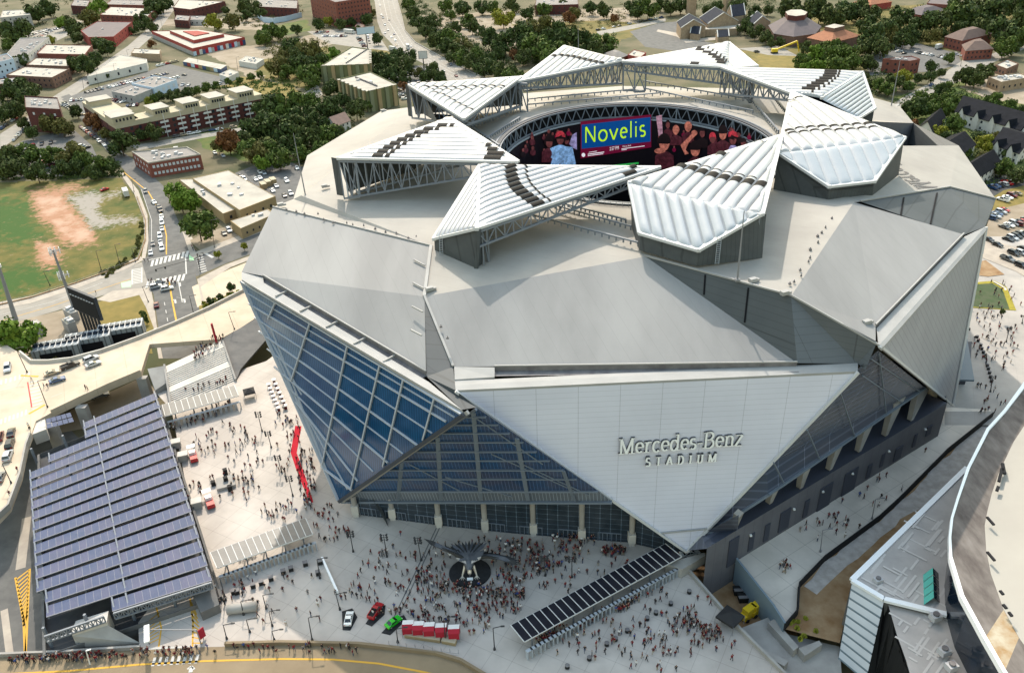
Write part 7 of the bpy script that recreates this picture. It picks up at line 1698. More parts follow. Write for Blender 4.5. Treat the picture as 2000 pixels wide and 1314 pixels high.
for x, y in ((515, 367), (524, 362), (534, 358)):
    t = thing('storage_shed', 'ochre storage box in the yard near the stadium left corner', 'shed', G(x, y, 0), 'ochre boxes in the yard'); p = G(x, y, 0); b = MB(); b.box(p, 2.6, 5, 2.6, .5); b.build('wall', 'wall_tan', t); b = MB(); b.box(p+Vector((0, 0, 2.6)), 2.8, 5.2, .15, .5); b.build('roof', 'wall_cream', t)
t = thing('storage_shed', 'long ochre trailer beside the stadium left roof edge', 'shed', G(565, 314, 0)); p = G(565, 314, 0); b = MB(); b.box(p, 14, 4, 4, .35); b.build('body', 'wall_tan', t); b = MB(); b.box(p+Vector((0, 0, 4)), 14.2, 4.2, .2, .35); b.build('roof', 'wall_cream', t)
def truck(x, y, x2, y2, lb, z=0, L=9, col='wall_white'):
    p = G(x, y, z); q = G(x2, y2, z); a = math.atan2((q-p).y, (q-p).x); t = thing('box_truck', lb, 'truck', p); t.rotation_euler = (0, 0, a)
    def add(n_, mb, m_): o = mb.build(n_, m_); o.parent = t
    b = MB(); b.box((-1, 0, .9), L-2.4, 2.5, 2.9); add('box_body', b, col); b = MB(); b.box((L/2-1.1, 0, .5), 2.0, 2.3, 1.9); b.add([(L/2-2, -1.1, 2.4), (L/2-.5, -1.05, 2.4), (L/2-.5, 1.05, 2.4), (L/2-2, 1.1, 2.4), (L/2-2, -1, 2.9), (L/2-1.1, -1, 2.9), (L/2-1.1, 1, 2.9), (L/2-2, 1, 2.9)], [(4, 5, 6, 7), (0, 1, 5, 4), (1, 2, 6, 5), (2, 3, 7, 6)], 1); add('cab', b, [col, 'car_glass'])
    for sx in (-L*.32, L*.35):
        for sy in (-1.05, 1.05): b = MB(); b.cyl((sx, sy-.15, .48), (sx, sy+.15, .48), .48, n=10); add('wheel', b, 'rubber')
    return t
truck(797, 96, 802, 102, 'white box truck driving on the highway'); truck(768, 100, 785, 103, 'pale blue truck parked on grass beside the highway'); truck(247, 382, 243, 374, 'grey box truck parked on the empty lot'); truck(683, 66, 692, 67, 'long white bus parked in the lot by the billboard', 0, 14)
for i in range(7): truck(1098+i*4.5, 18+i*.1, 1098+i*4.5, 14, 'white truck parked in the row at the far depot', 0, 8)['group'] = 'white trucks at the depot'
truck(1070, 16, 1066, 12, 'white truck standing apart left of the far depot row', 0, 9); truck(1833, 96, 1840, 94, 'white box truck by the hip roof house', 0, 8); onecar(205, 372, 214, 369, 'sedan', 'red', '', .05, False, 'red car on the gravel drive of the empty field')
W_ = 'in the lot beside the orange brick hall'
rowcars((1735, 95), (1765, 106), 4, True, W_, 0, .9); rowcars((1790, 104), (1850, 115), 9, True, W_, 0, .8); rowcars((1722, 100), (1730, 92), 2, True, W_); rowcars((1868, 108), (1905, 118), 4, False, 'on the far right street', 0, .6); onecar(1819, 168, 1825, 164, 'suv', 'blue', 'on the far right street', .05, False)
rowcars((1168, 60), (1250, 44), 9, False, 'parked along the church road', 0, .8); rowcars((1260, 42), (1292, 36), 4, False, 'parked along the church road', 0, .8); onecar(1478, 103, 1486, 102, 'suv', 'black', 'on the drive behind the back right petal', .04, False)
W_ = 'parked on the dark lot below the row houses'
rowcars((1922, 372), (1995, 352), 11, True, W_, .1, .9); onecar(1805, 217, 1813, 220, 'suv', 'white', 'beside the black roofed houses', .05, False); onecar(1764, 262, 1770, 258, 'sedan', 'white', 'beside the black roofed houses', .05, False); rowcars((1958, 392), (1985, 380), 4, True, W_, .1, .6)
W_ = 'on the dirt lot at the right edge'
rowcars((1935, 428), (1960, 412), 5, True, W_, .1, .95); rowcars((1960, 445), (2000, 432), 5, True, W_, .1, .9); rowcars((1968, 470), (2000, 458), 5, True, W_, .1, .95); rowcars((1988, 440), (2005, 430), 3, True, W_, .1)
for x, y, c, k in ((1930, 470, 'black', 'sedan'), (1947, 480, 'black', 'sedan'), (1979, 497, 'black', 'suv'), (1994, 497, 'silver', 'suv'), (1967, 508, 'grey', 'pickup'), (1993, 521, 'black', 'suv'), (1998, 488, 'black', 'sedan')): onecar(x, y, x+10, y+4, k, c, 'on the street beside the right plaza', zr(x, y)+.1, True)
# display cars on black mats
for (px, col, kind, a0, lb, ml) in (([(668, 1193), (688, 1187), (698, 1204), (684, 1230), (669, 1229)], 'white', 'sedan', ((679, 1226), (685, 1196)), 'white car on a black mat, leftmost of three on display', 'black mat under the white display car'), ([(714, 1217), (738, 1180), (753, 1181), (751, 1199), (726, 1222)], 'red', 'pickup', ((726, 1208), (742, 1184)), 'red pickup truck on a black mat among the display cars', 'black mat under the red pickup truck'), ([(745, 1235), (771, 1207), (789, 1200), (794, 1209), (762, 1239)], 'green', 'sedan', ((757, 1227), (781, 1209)), 'bright green sports car on a black mat', 'black mat under the bright green car')):
    b = MB(); b.slab([G(x, y, PZ+.12) for x, y in px], .1); tag(b.build('display_mat', 'mat_black'), ml, 'mat')
    p, q = G(*a0[0], PZ), G(*a0[1], PZ); d = q-p; t = car((p+q)/2+Vector((0, 0, .13)), math.atan2(d.y, d.x), kind, col, '', True, lb, 'display cars on black mats'); t.scale = (.8, .84, .84)
# ================================================================== PEOPLE
def person_base(pose):
    "one continuous skin body: pelvis root, spine, head, arms, legs"
    v = [(0, 0, .95), (0, 0, 1.18), (0, .01, 1.40), (0, .0, 1.52), (0, -.02, 1.64), (0, -.02, 1.75)]; r_ = [.145, .14, .15, .055, .10, .07]; e = [(0, 1), (1, 2), (2, 3), (3, 4), (4, 5)]
    if pose == 'stand': fl, fr_, al, ar = 0, 0, .02, .02
    elif pose == 'walk': fl, fr_, al, ar = -.26, .26, .2, -.2
    elif pose == 'stroll': fl, fr_, al, ar = .18, -.16, -.14, .15
    else: fl, fr_, al, ar = .05, -.05, .0, 0
    for s, f_, a_ in ((-1, fl, al), (1, fr_, ar)):
        i = len(v); v += [(s*.10, f_*.05, .86), (s*.11, f_*.55-.02, .48), (s*.11, f_, .08), (s*.12, f_-.14, .04)]; r_ += [.10, .068, .05, .045]; e += [(0, i), (i, i+1), (i+1, i+2), (i+2, i+3)]
        i = len(v)
        if pose == 'raise' and s == 1: v += [(s*.2, 0, 1.42), (s*.33, -.04, 1.62), (s*.28, -.08, 1.88)]
        else: v += [(s*.2, 0, 1.40), (s*.27, a_*.4, 1.13), (s*.26, a_-.08, .88)]
        r_ += [.07, .05, .04]; e += [(2, i), (i, i+1), (i+1, i+2)]
    me = bpy.data.meshes.new('p'); me.from_pydata(v, e, []); o = bpy.data.objects.new('p', me); COL.objects.link(o)
    md = o.modifiers.new('s', 'SKIN'); o.modifiers.new('u', 'SUBSURF').levels = 1
    for i, d in enumerate(me.skin_vertices[0].data): d.radius = (r_[i], r_[i]*(.8 if i < 3 else 1)); d.use_root = (i == 0)
    dg = bpy.context.evaluated_depsgraph_get(); out = bpy.data.meshes.new_from_object(o.evaluated_get(dg)); bpy.data.objects.remove(o); return out
BASES = {k: person_base(k) for k in ('stand', 'walk', 'stroll', 'raise')}
PM = {}
def person_mesh(pose, shirt, trousers, skin, hair):
    k = (pose, shirt, trousers, skin, hair)
    if k not in PM:
        me = BASES[pose].copy(); me.name = 'person'; me.materials.clear()
        for n_ in ('shirt_'+shirt, 'trousers_'+trousers, 'skin_'+skin, 'hair_'+hair, 'rubber'): me.materials.append(M[n_])
        for p in me.polygons:
            c = p.center; z = c.z
            if z > 1.68 or (z > 1.60 and c.y > .02): m_ = 3
            elif z > 1.47 and abs(c.x) < .14: m_ = 2
            elif z < .09: m_ = 4
            elif abs(c.x) > .2 and (z < 1.1 or z > 1.66): m_ = 2
            elif z < .97: m_ = 1
            else: m_ = 0
            p.material_index = m_; p.use_smooth = True
        PM[k] = me
    return PM[k]
rp = random.Random(77)
SH = ['red']*5+['maroon']*7+['black']*8+['white']*2+['grey']*2+['blue']
def zof(x, y):
    if x > 1845: return zr(x, y)+.02
    return PZ
# cluster: centre, radii, count, phrase
CL = [
 (868, 1135, 62, 34, 80, 'in the crowd left of the bird statue', None), (965, 1165, 62, 50, 150, 'in the dense crowd below the bird statue', None), (1010, 1100, 50, 45, 70, 'in the crowd right of the bird statue', None),
 (1080, 1090, 60, 32, 60, 'between the doors and the black canopy', None), (1200, 1080, 26, 10, 34, 'by the doors near the right corner', None), (1110, 1060, 60, 12, 26, 'along the entrance doors', None), (960, 1070, 60, 18, 24, 'along the entrance doors', None),
 (1075, 1245, 34, 10, 40, 'at the lower end of the black canopy', 'line'), (1155, 1213, 30, 8, 30, 'at the middle of the black canopy', 'line'), (1225, 1182, 24, 8, 30, 'at the top end of the black canopy', 'line'),
 (1180, 1250, 120, 46, 44, 'on the open plaza at the lower right', None), (1320, 1240, 60, 50, 46, 'on the open plaza at the lower right', None), (1392, 1240, 22, 18, 30, 'in line at the black tent', None), (1340, 1215, 26, 16, 16, 'on the open plaza at the lower right', None),
 (1945, 660, 52, 60, 50, 'on the plaza at the right edge', None), (1925, 585, 60, 50, 24, 'on the plaza at the right edge', None), (1930, 780, 40, 30, 18, 'on the plaza at the right edge', None),
 (1720, 960, 60, 40, 14, 'on the walkway beside the stadium', None), (1620, 1040, 60, 36, 18, 'on the walkway beside the stadium', None), (1535, 1110, 16, 10, 12, 'on the walkway beside the stadium', None), (1810, 860, 26, 24, 10, 'on the walkway beside the stadium', None),
 (440, 860, 70, 34, 42, 'in the sunny part of the plaza', None), (480, 930, 46, 50, 34, 'in the sunny part of the plaza', None), (400, 960, 50, 30, 14, 'in the sunny part of the plaza', None), (395, 815, 66, 12, 46, 'in the shade of the upper white canopy', 'line'),
 (600, 930, 18, 60, 60, 'in the queue along the red carpet', None), (560, 860, 30, 70, 34, 'beside the red carpet', None), (640, 1030, 50, 40, 34, 'near the end of the lower white canopy', None), (570, 1000, 60, 20, 26, 'near the end of the lower white canopy', None), (520, 1062, 80, 14, 40, 'under the lower white canopy', 'line'),
 (760, 1110, 90, 70, 34, 'on the plaza left of the bird statue', None), (690, 1160, 30, 14, 8, 'on the plaza left of the bird statue', None), (470, 1160, 50, 40, 12, 'on the plaza beside the garage drive', None), (860, 1200, 50, 30, 36, 'near the red tents', None), (930, 1215, 30, 30, 22, 'near the red tents', None), (765, 1200, 46, 8, 10, 'looking at the display cars', None),
 (850, 1140, 160, 80, 120, 'scattered over the middle of the plaza', None), (1120, 1110, 120, 50, 60, 'scattered over the middle of the plaza', None), (1290, 1235, 190, 80, 70, 'on the open plaza at the lower right', None), (1950, 640, 56, 90, 22, 'on the plaza at the right edge', None), (1700, 960, 130, 90, 30, 'on the walkway beside the stadium', None), (560, 1170, 110, 60, 30, 'on the plaza beside the garage drive', None),
]
crowd = []
for cx, cy, rx_, ry_, n, ph, md in CL:
    for i in range(n):
        while True:
            a, c = rp.uniform(-1, 1), rp.uniform(-1, 1)
            if a*a+c*c < 1: break
        x, y = cx+a*rx_, cy+c*ry_
        if md == 'line': y = cy+c*ry_-a*rx_*.36*(1 if cx < 1000 else 1.35)
        if x > 1400 and 830 < y < 1200:
            lo_, hi_ = 1130-(x-1390)*.62, 1146-(x-1559)*.88+(12 if x < 1700 else 0)
            if y < lo_+4 or y > hi_-6: continue
        if 1000 < x < 1480 and y > 1130 and y > 1105+(x-1331)*1.05 and x > 1331: pass
        if x > 1340 and y > 1100 and y < 1320 and x > 1331+(y-1105)*.87-6 and y > 1146: continue
        if 1000 < x < 1330 and md != 'line' and abs(y-(1237-(x-1000)*.52)) < 28 and ph.startswith(('between', 'in the crowd', 'on the open')): continue
        if (x-918)**2/52**2+(y-1118)**2/26**2 < 1 : continue
        crowd.append((x, y, zof(x, y), ph))
for i in range(150):   # along the bottom road bridge
    x = rp.uniform(20, 400) if i < 118 else rp.uniform(400, 700); y = 1294-(x/440)*22+rp.uniform(-7, 7) if x < 440 else rp.uniform(1262, 1280)
    crowd.append((x, y, PZ, 'on the road bridge at the bottom'))
for i in range(52):    # staircase and bridge
    t_ = rp.uniform(0, 1); u = rp.uniform(0, 1); top = rp.random() < .6
    if top: x, y, z = 380+u*60, 700-u*40+rp.uniform(-14, 10), VZ
    else: x, y, z = 345+u*100, 770-u*24+rp.uniform(-6, 6), PZ+.6
    crowd.append((x, y, z, 'on the wide stairs from the bridge'))
for x, y in ((62, 742), (66, 750), (87, 757), (94, 758), (168, 760), (172, 762), (57, 835), (60, 842), (35, 920), (20, 968)): crowd.append((x, y, VZ, 'on the bridge pavement at the left'))
for i in range(16): crowd.append((rp.uniform(286, 350), 556-rp.uniform(0, 8), .1, 'crossing the street by the patrol cars'))
for x, y in ((283, 512), (290, 511), (378, 490), (383, 492), (386, 502), (392, 506), (376, 485), (398, 500), (400, 512), (188, 574), (390, 512)): crowd.append((x, y, .1, 'at the street crossing beyond the bridge'))
crowd.sort(key=lambda c: -pxm(c[0], c[1], c[2]))
ACT = {'walk': 'walking', 'stroll': 'strolling', 'stand': 'standing', 'raise': 'raising an arm'}
n_ind = 300
rest = []
for i, (x, y, z, ph) in enumerate(crowd):
    pose = rp.choice(['walk', 'walk', 'stroll', 'stand', 'stand', 'raise'] if rp.random() < .3 else ['walk', 'stroll', 'stand'])
    sh = rp.choice(SH); tr = rp.choice(['dark', 'dark', 'blue', 'tan']); sk = rp.choice(['light', 'light', 'dark']); hr = rp.choice(['dark', 'brown'])
    me = person_mesh(pose, sh, tr, sk, hr); p = G(x, y, z); a = rp.uniform(0, 6.28); s = rp.uniform(.98, 1.1)
    if i < n_ind:
        o = bpy.data.objects.new('person', me); COL.objects.link(o); o.location = p; o.rotation_euler = (0, 0, a); o.scale = (s*1.08, s*1.08, s)
        tag(o, 'person in a %s shirt %s %s' % (sh, ACT[pose], ph), 'person', 'people '+ph)
    else: rest.append((me, p, a, s))
bm = bmesh.new(); cm = bpy.data.meshes.new('crowd'); mats_ = []
for me, p, a, s in rest:
    mp = []
    for m_ in me.materials:
        if m_ not in mats_: mats_.append(m_); cm.materials.append(m_)
        mp.append(mats_.index(m_))
    f0 = len(bm.faces); v0 = len(bm.verts); bm.from_mesh(me); bm.verts.ensure_lookup_table(); bm.faces.ensure_lookup_table()
    mx = Matrix.Translation(p)@Matrix.Rotation(a, 4, 'Z')@Matrix.Diagonal((s*1.08, s*1.08, s, 1))
    for v in bm.verts[v0:]: v.co = mx@v.co
    for f_ in bm.faces[f0:]: f_.material_index = mp[f_.material_index]
bm.to_mesh(cm); bm.free(); o = bpy.data.objects.new('crowd', cm); COL.objects.link(o); tag(o, kind='stuff')
# ================================================================== SOLAR ROOFED GARAGE
DZ = 12.5
cTR, cBR, cBL = G(303, 762, DZ), G(414, 1132, DZ), G(76, 1238, DZ)
cTL = G(53, 866, DZ)
GT = thing('parking_garage', 'parking garage roofed with many rows of blue solar panels', 'garage', G(240, 1000, PZ))
NR = 17
for i in range(NR):
    a, c = i/NR, (i+1)/NR
    L0, L1 = cTL.lerp(cBL, a), cTL.lerp(cBL, c); R0, R1 = cTR.lerp(cBR, a), cTR.lerp(cBR, c)
    s0, s1 = 0.0, 1.0
    if i in (0, 1): s0 = .42
    if i == 2: s0 = .14
    if i == 16: s0 = .42
    if i in (14, 15): s0 = .05
    gap = .83
    F0, F1 = L0.lerp(L1, 1-gap), L1; E0, E1 = R0.lerp(R1, 1-gap), R1
    tilt = Vector((0, 0, -.35))
    b = MB(); n = 22; rg = random.Random(i*3+1)
    k0 = int(round(s0*n))
    for k in range(k0, n):
        t0, t1, t2 = k/n, (k+.965)/n, (k+1)/n
        p00, p01 = F0.lerp(E0, t0)+tilt, F0.lerp(E0, t1)+tilt; p10, p11 = F1.lerp(E1, t0), F1.lerp(E1, t1)
        b.poly([p00, p01, p11, p10], 0 if rg.random() < .6 else 1)
        q0, q1 = F0.lerp(E0, t1)+tilt, F0.lerp(E0, t2)+tilt; r0_, r1_ = F1.lerp(E1, t1), F1.lerp(E1, t2)
        b.poly([q0, q1, r1_, r0_], 2)
    a0, a1 = F0.lerp(E0, k0/n)+tilt, E0+tilt; c0, c1 = F1.lerp(E1, k0/n), E1
    dn = Vector((0, 0, -.25)); b.poly([a0+dn, a1+dn, c1+dn, c0+dn], 3); b.beam(c0+dn*.4, c1+dn*.4, .15, .2, 2)
    b.build('solar_panel_row', ['solar_a', 'solar_b', 'seam_grey', 'void_dark'], GT)
    b = MB()
    for t in (k0/n+.01, .5, .99): 
        b.beam(F0.lerp(E0, t)+Vector((0, 0, .3)), F1.lerp(E1, t)+Vector((0, 0, -.6)), .3, .4)
    b.beam(a0+Vector((0, 0, -.9)), a1+Vector((0, 0, -.9)), .25, .35); b.build('roof_beam', 'steel', GT)
for u in (.02, .25, .5, .75, .98):
    for v in (.03, .2, .4, .6, .8, .97):
        b = MB(); p = cTL.lerp(cTR, u).lerp(cBL.lerp(cBR, u), v); b.box((p.x, p.y, PZ), .5, .5, DZ-PZ-.6); b.build('roof_post', 'steel', GT)
dk = [cTL+Vector((0, 2, 0)), cTR+Vector((0, 0, 0)), cBR+Vector((.5, 0, 0)), cBL+Vector((-.5, -1, 0))]
b = MB(); b.prism([p.xy for p in dk], 0, PZ-.02, 1, 0); b.build('deck', ['asphalt_dark', 'concrete_dark'], GT)
b = MB()
for p, q in ((dk[3], dk[2]), (dk[2], dk[1]), (dk[0], dk[3]), (dk[1], dk[0])): b.slab([Vector((p.x, p.y, PZ+1.1)), Vector((q.x, q.y, PZ+1.1)), Vector((q.x+.4, q.y+.4, PZ+1.1)), Vector((p.x+.4, p.y+.4, PZ+1.1))], 1.4)
b.build('deck_wall', 'concrete_dark', GT)
b = MB()   # long lattice truss along the near edge
p, q = cBL.lerp(cBR, .42)+Vector((0, -.6, -.2)), cBR+Vector((0, -.6, -.2)); truss(b, p, q, 1.6, 1.6, 22, .28); truss(b, cBL+Vector((1.2, -.4, -.3)), cBL.lerp(cBR, .36)+Vector((0, -.4, -.3)), 1.6, 1.6, 14, .28); b.build('edge_truss', 'steel', GT)
A_, B_, C_, D_ = G(148, 1212, 10), G(212, 1192, 10.5), G(217, 1205, 10), G(150, 1228, 10)
b = MB(); A2, B2 = G(148, 1213, PZ+5), G(212, 1192, PZ+5); lo0, lo1, lo2 = G(162, 1262, 0), G(272, 1258, 0), G(268, 1215, 0)
b.slab([A_, B_, B_+Vector((.8, -3, 0)), A_+Vector((.3, -3, 0))], 9); b.build('stair_tower', 'concrete_white', GT)
b = MB(); b.slab([A_+Vector((.3, -3.02, -1)), B_+Vector((.8, -3.02, -1)), G(274, 1255, PZ), G(168, 1262, PZ)], .6); b.build('ramp_wall', 'concrete', GT)
b = MB(); b.slab([G(372, 1150, PZ+3), G(416, 1133, PZ+3), G(428, 1180, PZ+2.4), G(392, 1196, PZ+2.4)], 3); b.build('ramp_cover', 'concrete_dark', GT)
b = MB(); b.slab([G(62, 826, PZ+3.5), G(88, 818, PZ+3.5), G(90, 838, PZ+3.5), G(63, 848, PZ+3.5)], 3.6); b.build('lift_tower', 'concrete_white', GT)
b = MB(); P0, P1, P2, P3 = G(90, 818, DZ-.5), G(138, 805, DZ-.5), G(146, 824, DZ-.6), G(92, 838, DZ-.6)
for k in range(5):
    for j in range(2):
        t0, t1 = k/5, (k+.9)/5; s0, s1 = j/2, (j+.85)/2; f_ = lambda t, s: P0.lerp(P1, t).lerp(P3.lerp(P2, t), s); b.poly([f_(t0, s0), f_(t1, s0), f_(t1, s1), f_(t0, s1)])
b.build('solar_panel_row', ['solar_a'], GT)
# a few parked cars on the deck, seen in the gaps
# ================================================================== CANOPIES WITH GATES
def canopy(lb, cs, z, n, mt, gates, post_n, gate_side=1):
    P = [G(x, y, z) for x, y in cs]; c = sum(P, Vector((0, 0, 0)))/4; t = thing('entry_canopy', lb, 'canopy', Vector((c.x, c.y, PZ)))
    b = MB()
    for k in range(n):
        a, e = k/n, (k+.96)/n; b.slab([P[0].lerp(P[1], a), P[0].lerp(P[1], e), P[3].lerp(P[2], e), P[3].lerp(P[2], a)], .12)
    b.build('roof_panel', mt, t)
    b = MB()
    for k in range(n+1):
        a = (k-.035)/n; b.beam(P[0].lerp(P[1], a)+Vector((0, 0, -.02)), P[3].lerp(P[2], a)+Vector((0, 0, -.02)), .17, .2)
    for p, q in ((P[0], P[1]), (P[3], P[2])): b.beam(p-Vector((0, 0, .15)), q-Vector((0, 0, .15)), .2, .25)
    b.build('frame', 'frame_white', t)
    for k in range(post_n):
        a = (k+.5)/post_n; b = MB()
        for s in (.25, .75):
            p = P[0].lerp(P[1], a).lerp(P[3].lerp(P[2], a), s); b.cyl((p.x, p.y, PZ), (p.x, p.y, p.z-.3), .16, n=8)
        b.build('post', 'steel', t)
    d = (P[2]-P[3]).normalized(); ang = math.atan2(d.y, d.x); out = Vector((d.y, -d.x, 0)); out = out if out.y < 0 else -out
    for k in range(gates):
        p = P[3].lerp(P[2], (k+.5)/gates)+out*.9; b = MB(); p = Vector((p.x, p.y, PZ))
        for s in (-1, 1): q = p+d*s*.55; b.box(q, .22, .7, 2.2, ang)
        b.box(p+Vector((0, 0, 2.2)), 1.4, .7, .25, ang); b.build('gate_frame', 'steel_pale', t)
canopy('white framed canopy with grey panels over the lower row of gates', [(411, 1078), (597, 1011), (611, 1042), (424, 1108)], 10.3, 14, 'solar_grey', 22, 5)
canopy('short white canopy at the foot of the bridge stairs', [(317, 790), (458, 752), (466, 772), (323, 812)], 10.0, 12, 'solar_grey', 14, 4)
canopy('long black solar canopy running down to the right plaza', [(998, 1220), (1300, 1061), (1331, 1086), (1024, 1252)], 10.3, 23, 'solar_black', 40, 8)
b = MB(); b.slab([G(1300, 1100, PZ+2.6), G(1376, 1078, PZ+2.6), G(1378, 1084, PZ+2.6), G(1332, 1112, PZ+2.6)], 2.6); tag(b.build('concrete_wall', 'concrete'), 'pale concrete wall block under the pointed tip of the stadium', 'wall')
# ================================================================== BIRD STATUE
bs = G(918, 1119, PZ)
ST2 = thing('bird_statue', 'huge dark metal bird statue with spread wings on a round black base', 'statue', bs)
b = MB(); rx0 = 41/pxm(918, 1119, PZ); 
N_ = 40
for k, (r0_, z0_, r1_, z1_) in enumerate(((rx0, .0, rx0, .35), (rx0, .35, rx0-.25, .5))):
    for i in range(N_):
        a0, a1 = 2*math.pi*i/N_, 2*math.pi*(i+1)/N_
        b.add([bs+Vector((math.cos(a)*r_*1.0, math.sin(a)*r_*.92, z)) for a, r_, z in ((a0, r0_, z0_), (a1, r0_, z0_), (a1, r1_, z1_), (a0, r1_, z1_))], [(0, 1, 2, 3)])
b.poly([bs+Vector((math.cos(2*math.pi*i/N_)*(rx0-.25), math.sin(2*math.pi*i/N_)*(rx0-.25)*.92, .5)) for i in range(N_)]); b.build('base', 'mat_black', ST2)
p = G(918, 1131, PZ+.6); b = MB(); b.box(p, 1.3, .7, .25); b.build('plaque', 'sign_white', ST2)
hb = 3.4
def loft(secs, mt, name, n=12):
    b = MB(); v = []
    for c, rx, rz, tilt in secs:
        for i in range(n):
            a = 2*math.pi*i/n; y = math.sin(a)*rz; v.append(bs+Vector((c[0]+math.cos(a)*rx, c[1]-y*math.sin(tilt), c[2]+y*math.cos(tilt))))
    F = []
    for s in range(len(secs)-1):
        for i in range(n): F.append((s*n+i, s*n+(i+1) % n, (s+1)*n+(i+1) % n, (s+1)*n+i))
    F += [tuple(range(n)), tuple(range((len(secs)-1)*n, len(secs)*n))]; b.add(v, F); return b.build(name, mt, ST2, smooth=True)
loft([((0, 2.0, 4.6), .35, .25, .3), ((0, 1.3, 4.4), .9, .7, .3), ((0, .2, 3.9), 1.25, 1.0, .5), ((0, -.9, 3.3), 1.1, .95, .7), ((0, -1.6, 2.9), .7, .7, .8), ((.1, -2.1, 2.9), .5, .52, .6), ((.15, -2.6, 2.75), .42, .42, .5), ((.17, -3.0, 2.5), .16, .2, .4), ((.17, -3.15, 2.25), .04, .05, .2)], 'bronze', 'body')
loft([((.1, -2.0, 3.0), .53, .53, .6), ((.15, -2.65, 2.8), .45, .45, .5), ((.16, -2.9, 2.62), .25, .26, .4)], 'bird_pale', 'head')
def feather(b, p, q, w_, m=0, th_=.05):
    d = (q-p).normalized(); s = d.cross(Vector((0, -.5, 1))).normalized()*w_/2; mid = p.lerp(q, .6); t = Vector((0, 0, th_))
    b.add([p-s*.7, p+s*.7, mid+s, q, mid-s], [(0, 1, 2, 3, 4)], m); b.add([p-s*.7-t, p+s*.7-t, mid+s-t, q-t, mid-s-t], [(4, 3, 2, 1, 0)], m); b.add([p-s*.7, mid-s, q, q-t, mid-s-t, p-s*.7-t], [(0, 1, 4, 5), (1, 2, 3, 4)], m); b.add([p+s*.7, mid+s, q, q-t, mid+s-t, p+s*.7-t], [(0, 1, 4, 5), (1, 2, 3, 4)], m)
def wing(root, elbow, wrist, tips, name):
    b = MB(); arm = [root, elbow, wrist]
    for (p, q), r0_, r1_ in (((root, elbow), .5, .36), ((elbow, wrist), .36, .14)): b.cyl(bs+p, bs+q, r0_, r1_, 8)
    n = len(tips)
    for i, tp in enumerate(tips):
        t = i/(n-1); base = root.lerp(elbow, t*2) if t < .5 else elbow.lerp(wrist, (t-.5)*2)
        feather(b, bs+base, bs+tp, .95)
        if i < n-1:
            t2 = (i+.5)/(n-1); base2 = root.lerp(elbow, t2*2) if t2 < .5 else elbow.lerp(wrist, (t2-.5)*2); feather(b, bs+base2+Vector((0, 0, .16)), bs+base2.lerp(tp.lerp(tips[i+1], .5), .6)+Vector((0, 0, .16)), .9, 1)
    b.build(name, ['bronze_dark', 'bronze'], ST2)
def wp(x, y, dy, z): q = G(x, y, PZ+z); return q-bs
# wing tips from the photo: left wing sweeps up and back, right wing low and long
Lr, Le, Lw = Vector((-1.0, .2, 4.2)), Vector((-3.2, .6, 5.6)), Vector((-6.0, 1.6, 6.6))
Lt = [Vector((-1.6, 3.4, 3.8)), Vector((-2.4, 3.6, 4.2)), Vector((-3.2, 3.8, 4.6)), Vector((-4.2, 3.8, 4.8)), Vector((-5.4, 3.8, 5.0)), Vector((-6.6, 3.8, 5.3)), Vector((-7.8, 3.8, 5.8)), Vector((-8.8, 3.9, 6.4)), Vector((-9.6, 4.0, 7.0)), Vector((-9.9, 3.6, 7.6)), Vector((-9.6, 3.0, 8.0))]
wing(Lr, Le, Lw, Lt, 'wing')
Rr, Re, Rw = Vector((1.0, .2, 4.0)), Vector((3.6, .6, 4.3)), Vector((7.0, .4, 3.8))
Rt = [Vector((1.8, 3.4, 3.4)), Vector((2.8, 3.5, 3.3)), Vector((4.0, 3.4, 3.1)), Vector((5.2, 3.2, 2.9)), Vector((6.6, 2.9, 2.7)), Vector((8.0, 2.4, 2.6)), Vector((9.4, 1.9, 2.6)), Vector((10.4, 1.2, 2.7)), Vector((11.0, .4, 2.9)), Vector((11.2, -.5, 3.1)), Vector((10.9, -1.3, 3.3))]
wing(Rr, Re, Rw, Rt, 'wing')
b = MB()
for i in range(11): a = (i-5)*.16; feather(b, bs+Vector((a*1.6, 1.6, 4.5)), bs+Vector((a*5.2, 5.2-abs(a), 5.0)), .75, i % 2)
b.build('tail', ['bronze', 'bronze_dark'], ST2)
b = MB()
for i in range(9): a = (i-4)*.2; feather(b, bs+Vector((a*2.2, -.6, 4.6)), bs+Vector((a*4.4, 2.0, 5.2)), .9, 0)
b.build('back_plumage', 'bronze', ST2)
b = MB()
for s in (-1, 1): b.add([bs+Vector((s*.2, -1.3, 4.0)), bs+Vector((s*2.6, -.5, 4.7)), bs+Vector((s*2.8, .1, 4.9)), bs+Vector((s*.4, -.4, 4.5))], [(0, 1, 2, 3)])
b.build('shoulder_plume', 'bird_pale', ST2)
for s in (-1, 1):
    b = MB(); r_ = Vector((s*.9, -.4, 2.8)); f_ = Vector((s*1.6, -1.7, 1.0)); b.cyl(bs+r_, bs+f_, .4, .17, 8)
    for k in range(4): a = -1.57+(k-1.5)*.55; b.cyl(bs+f_, bs+f_+Vector((math.cos(a)*.9, math.sin(a)*.9, -.35)), .12, .05, 6)
    b.build('leg', 'bird_pale', ST2)
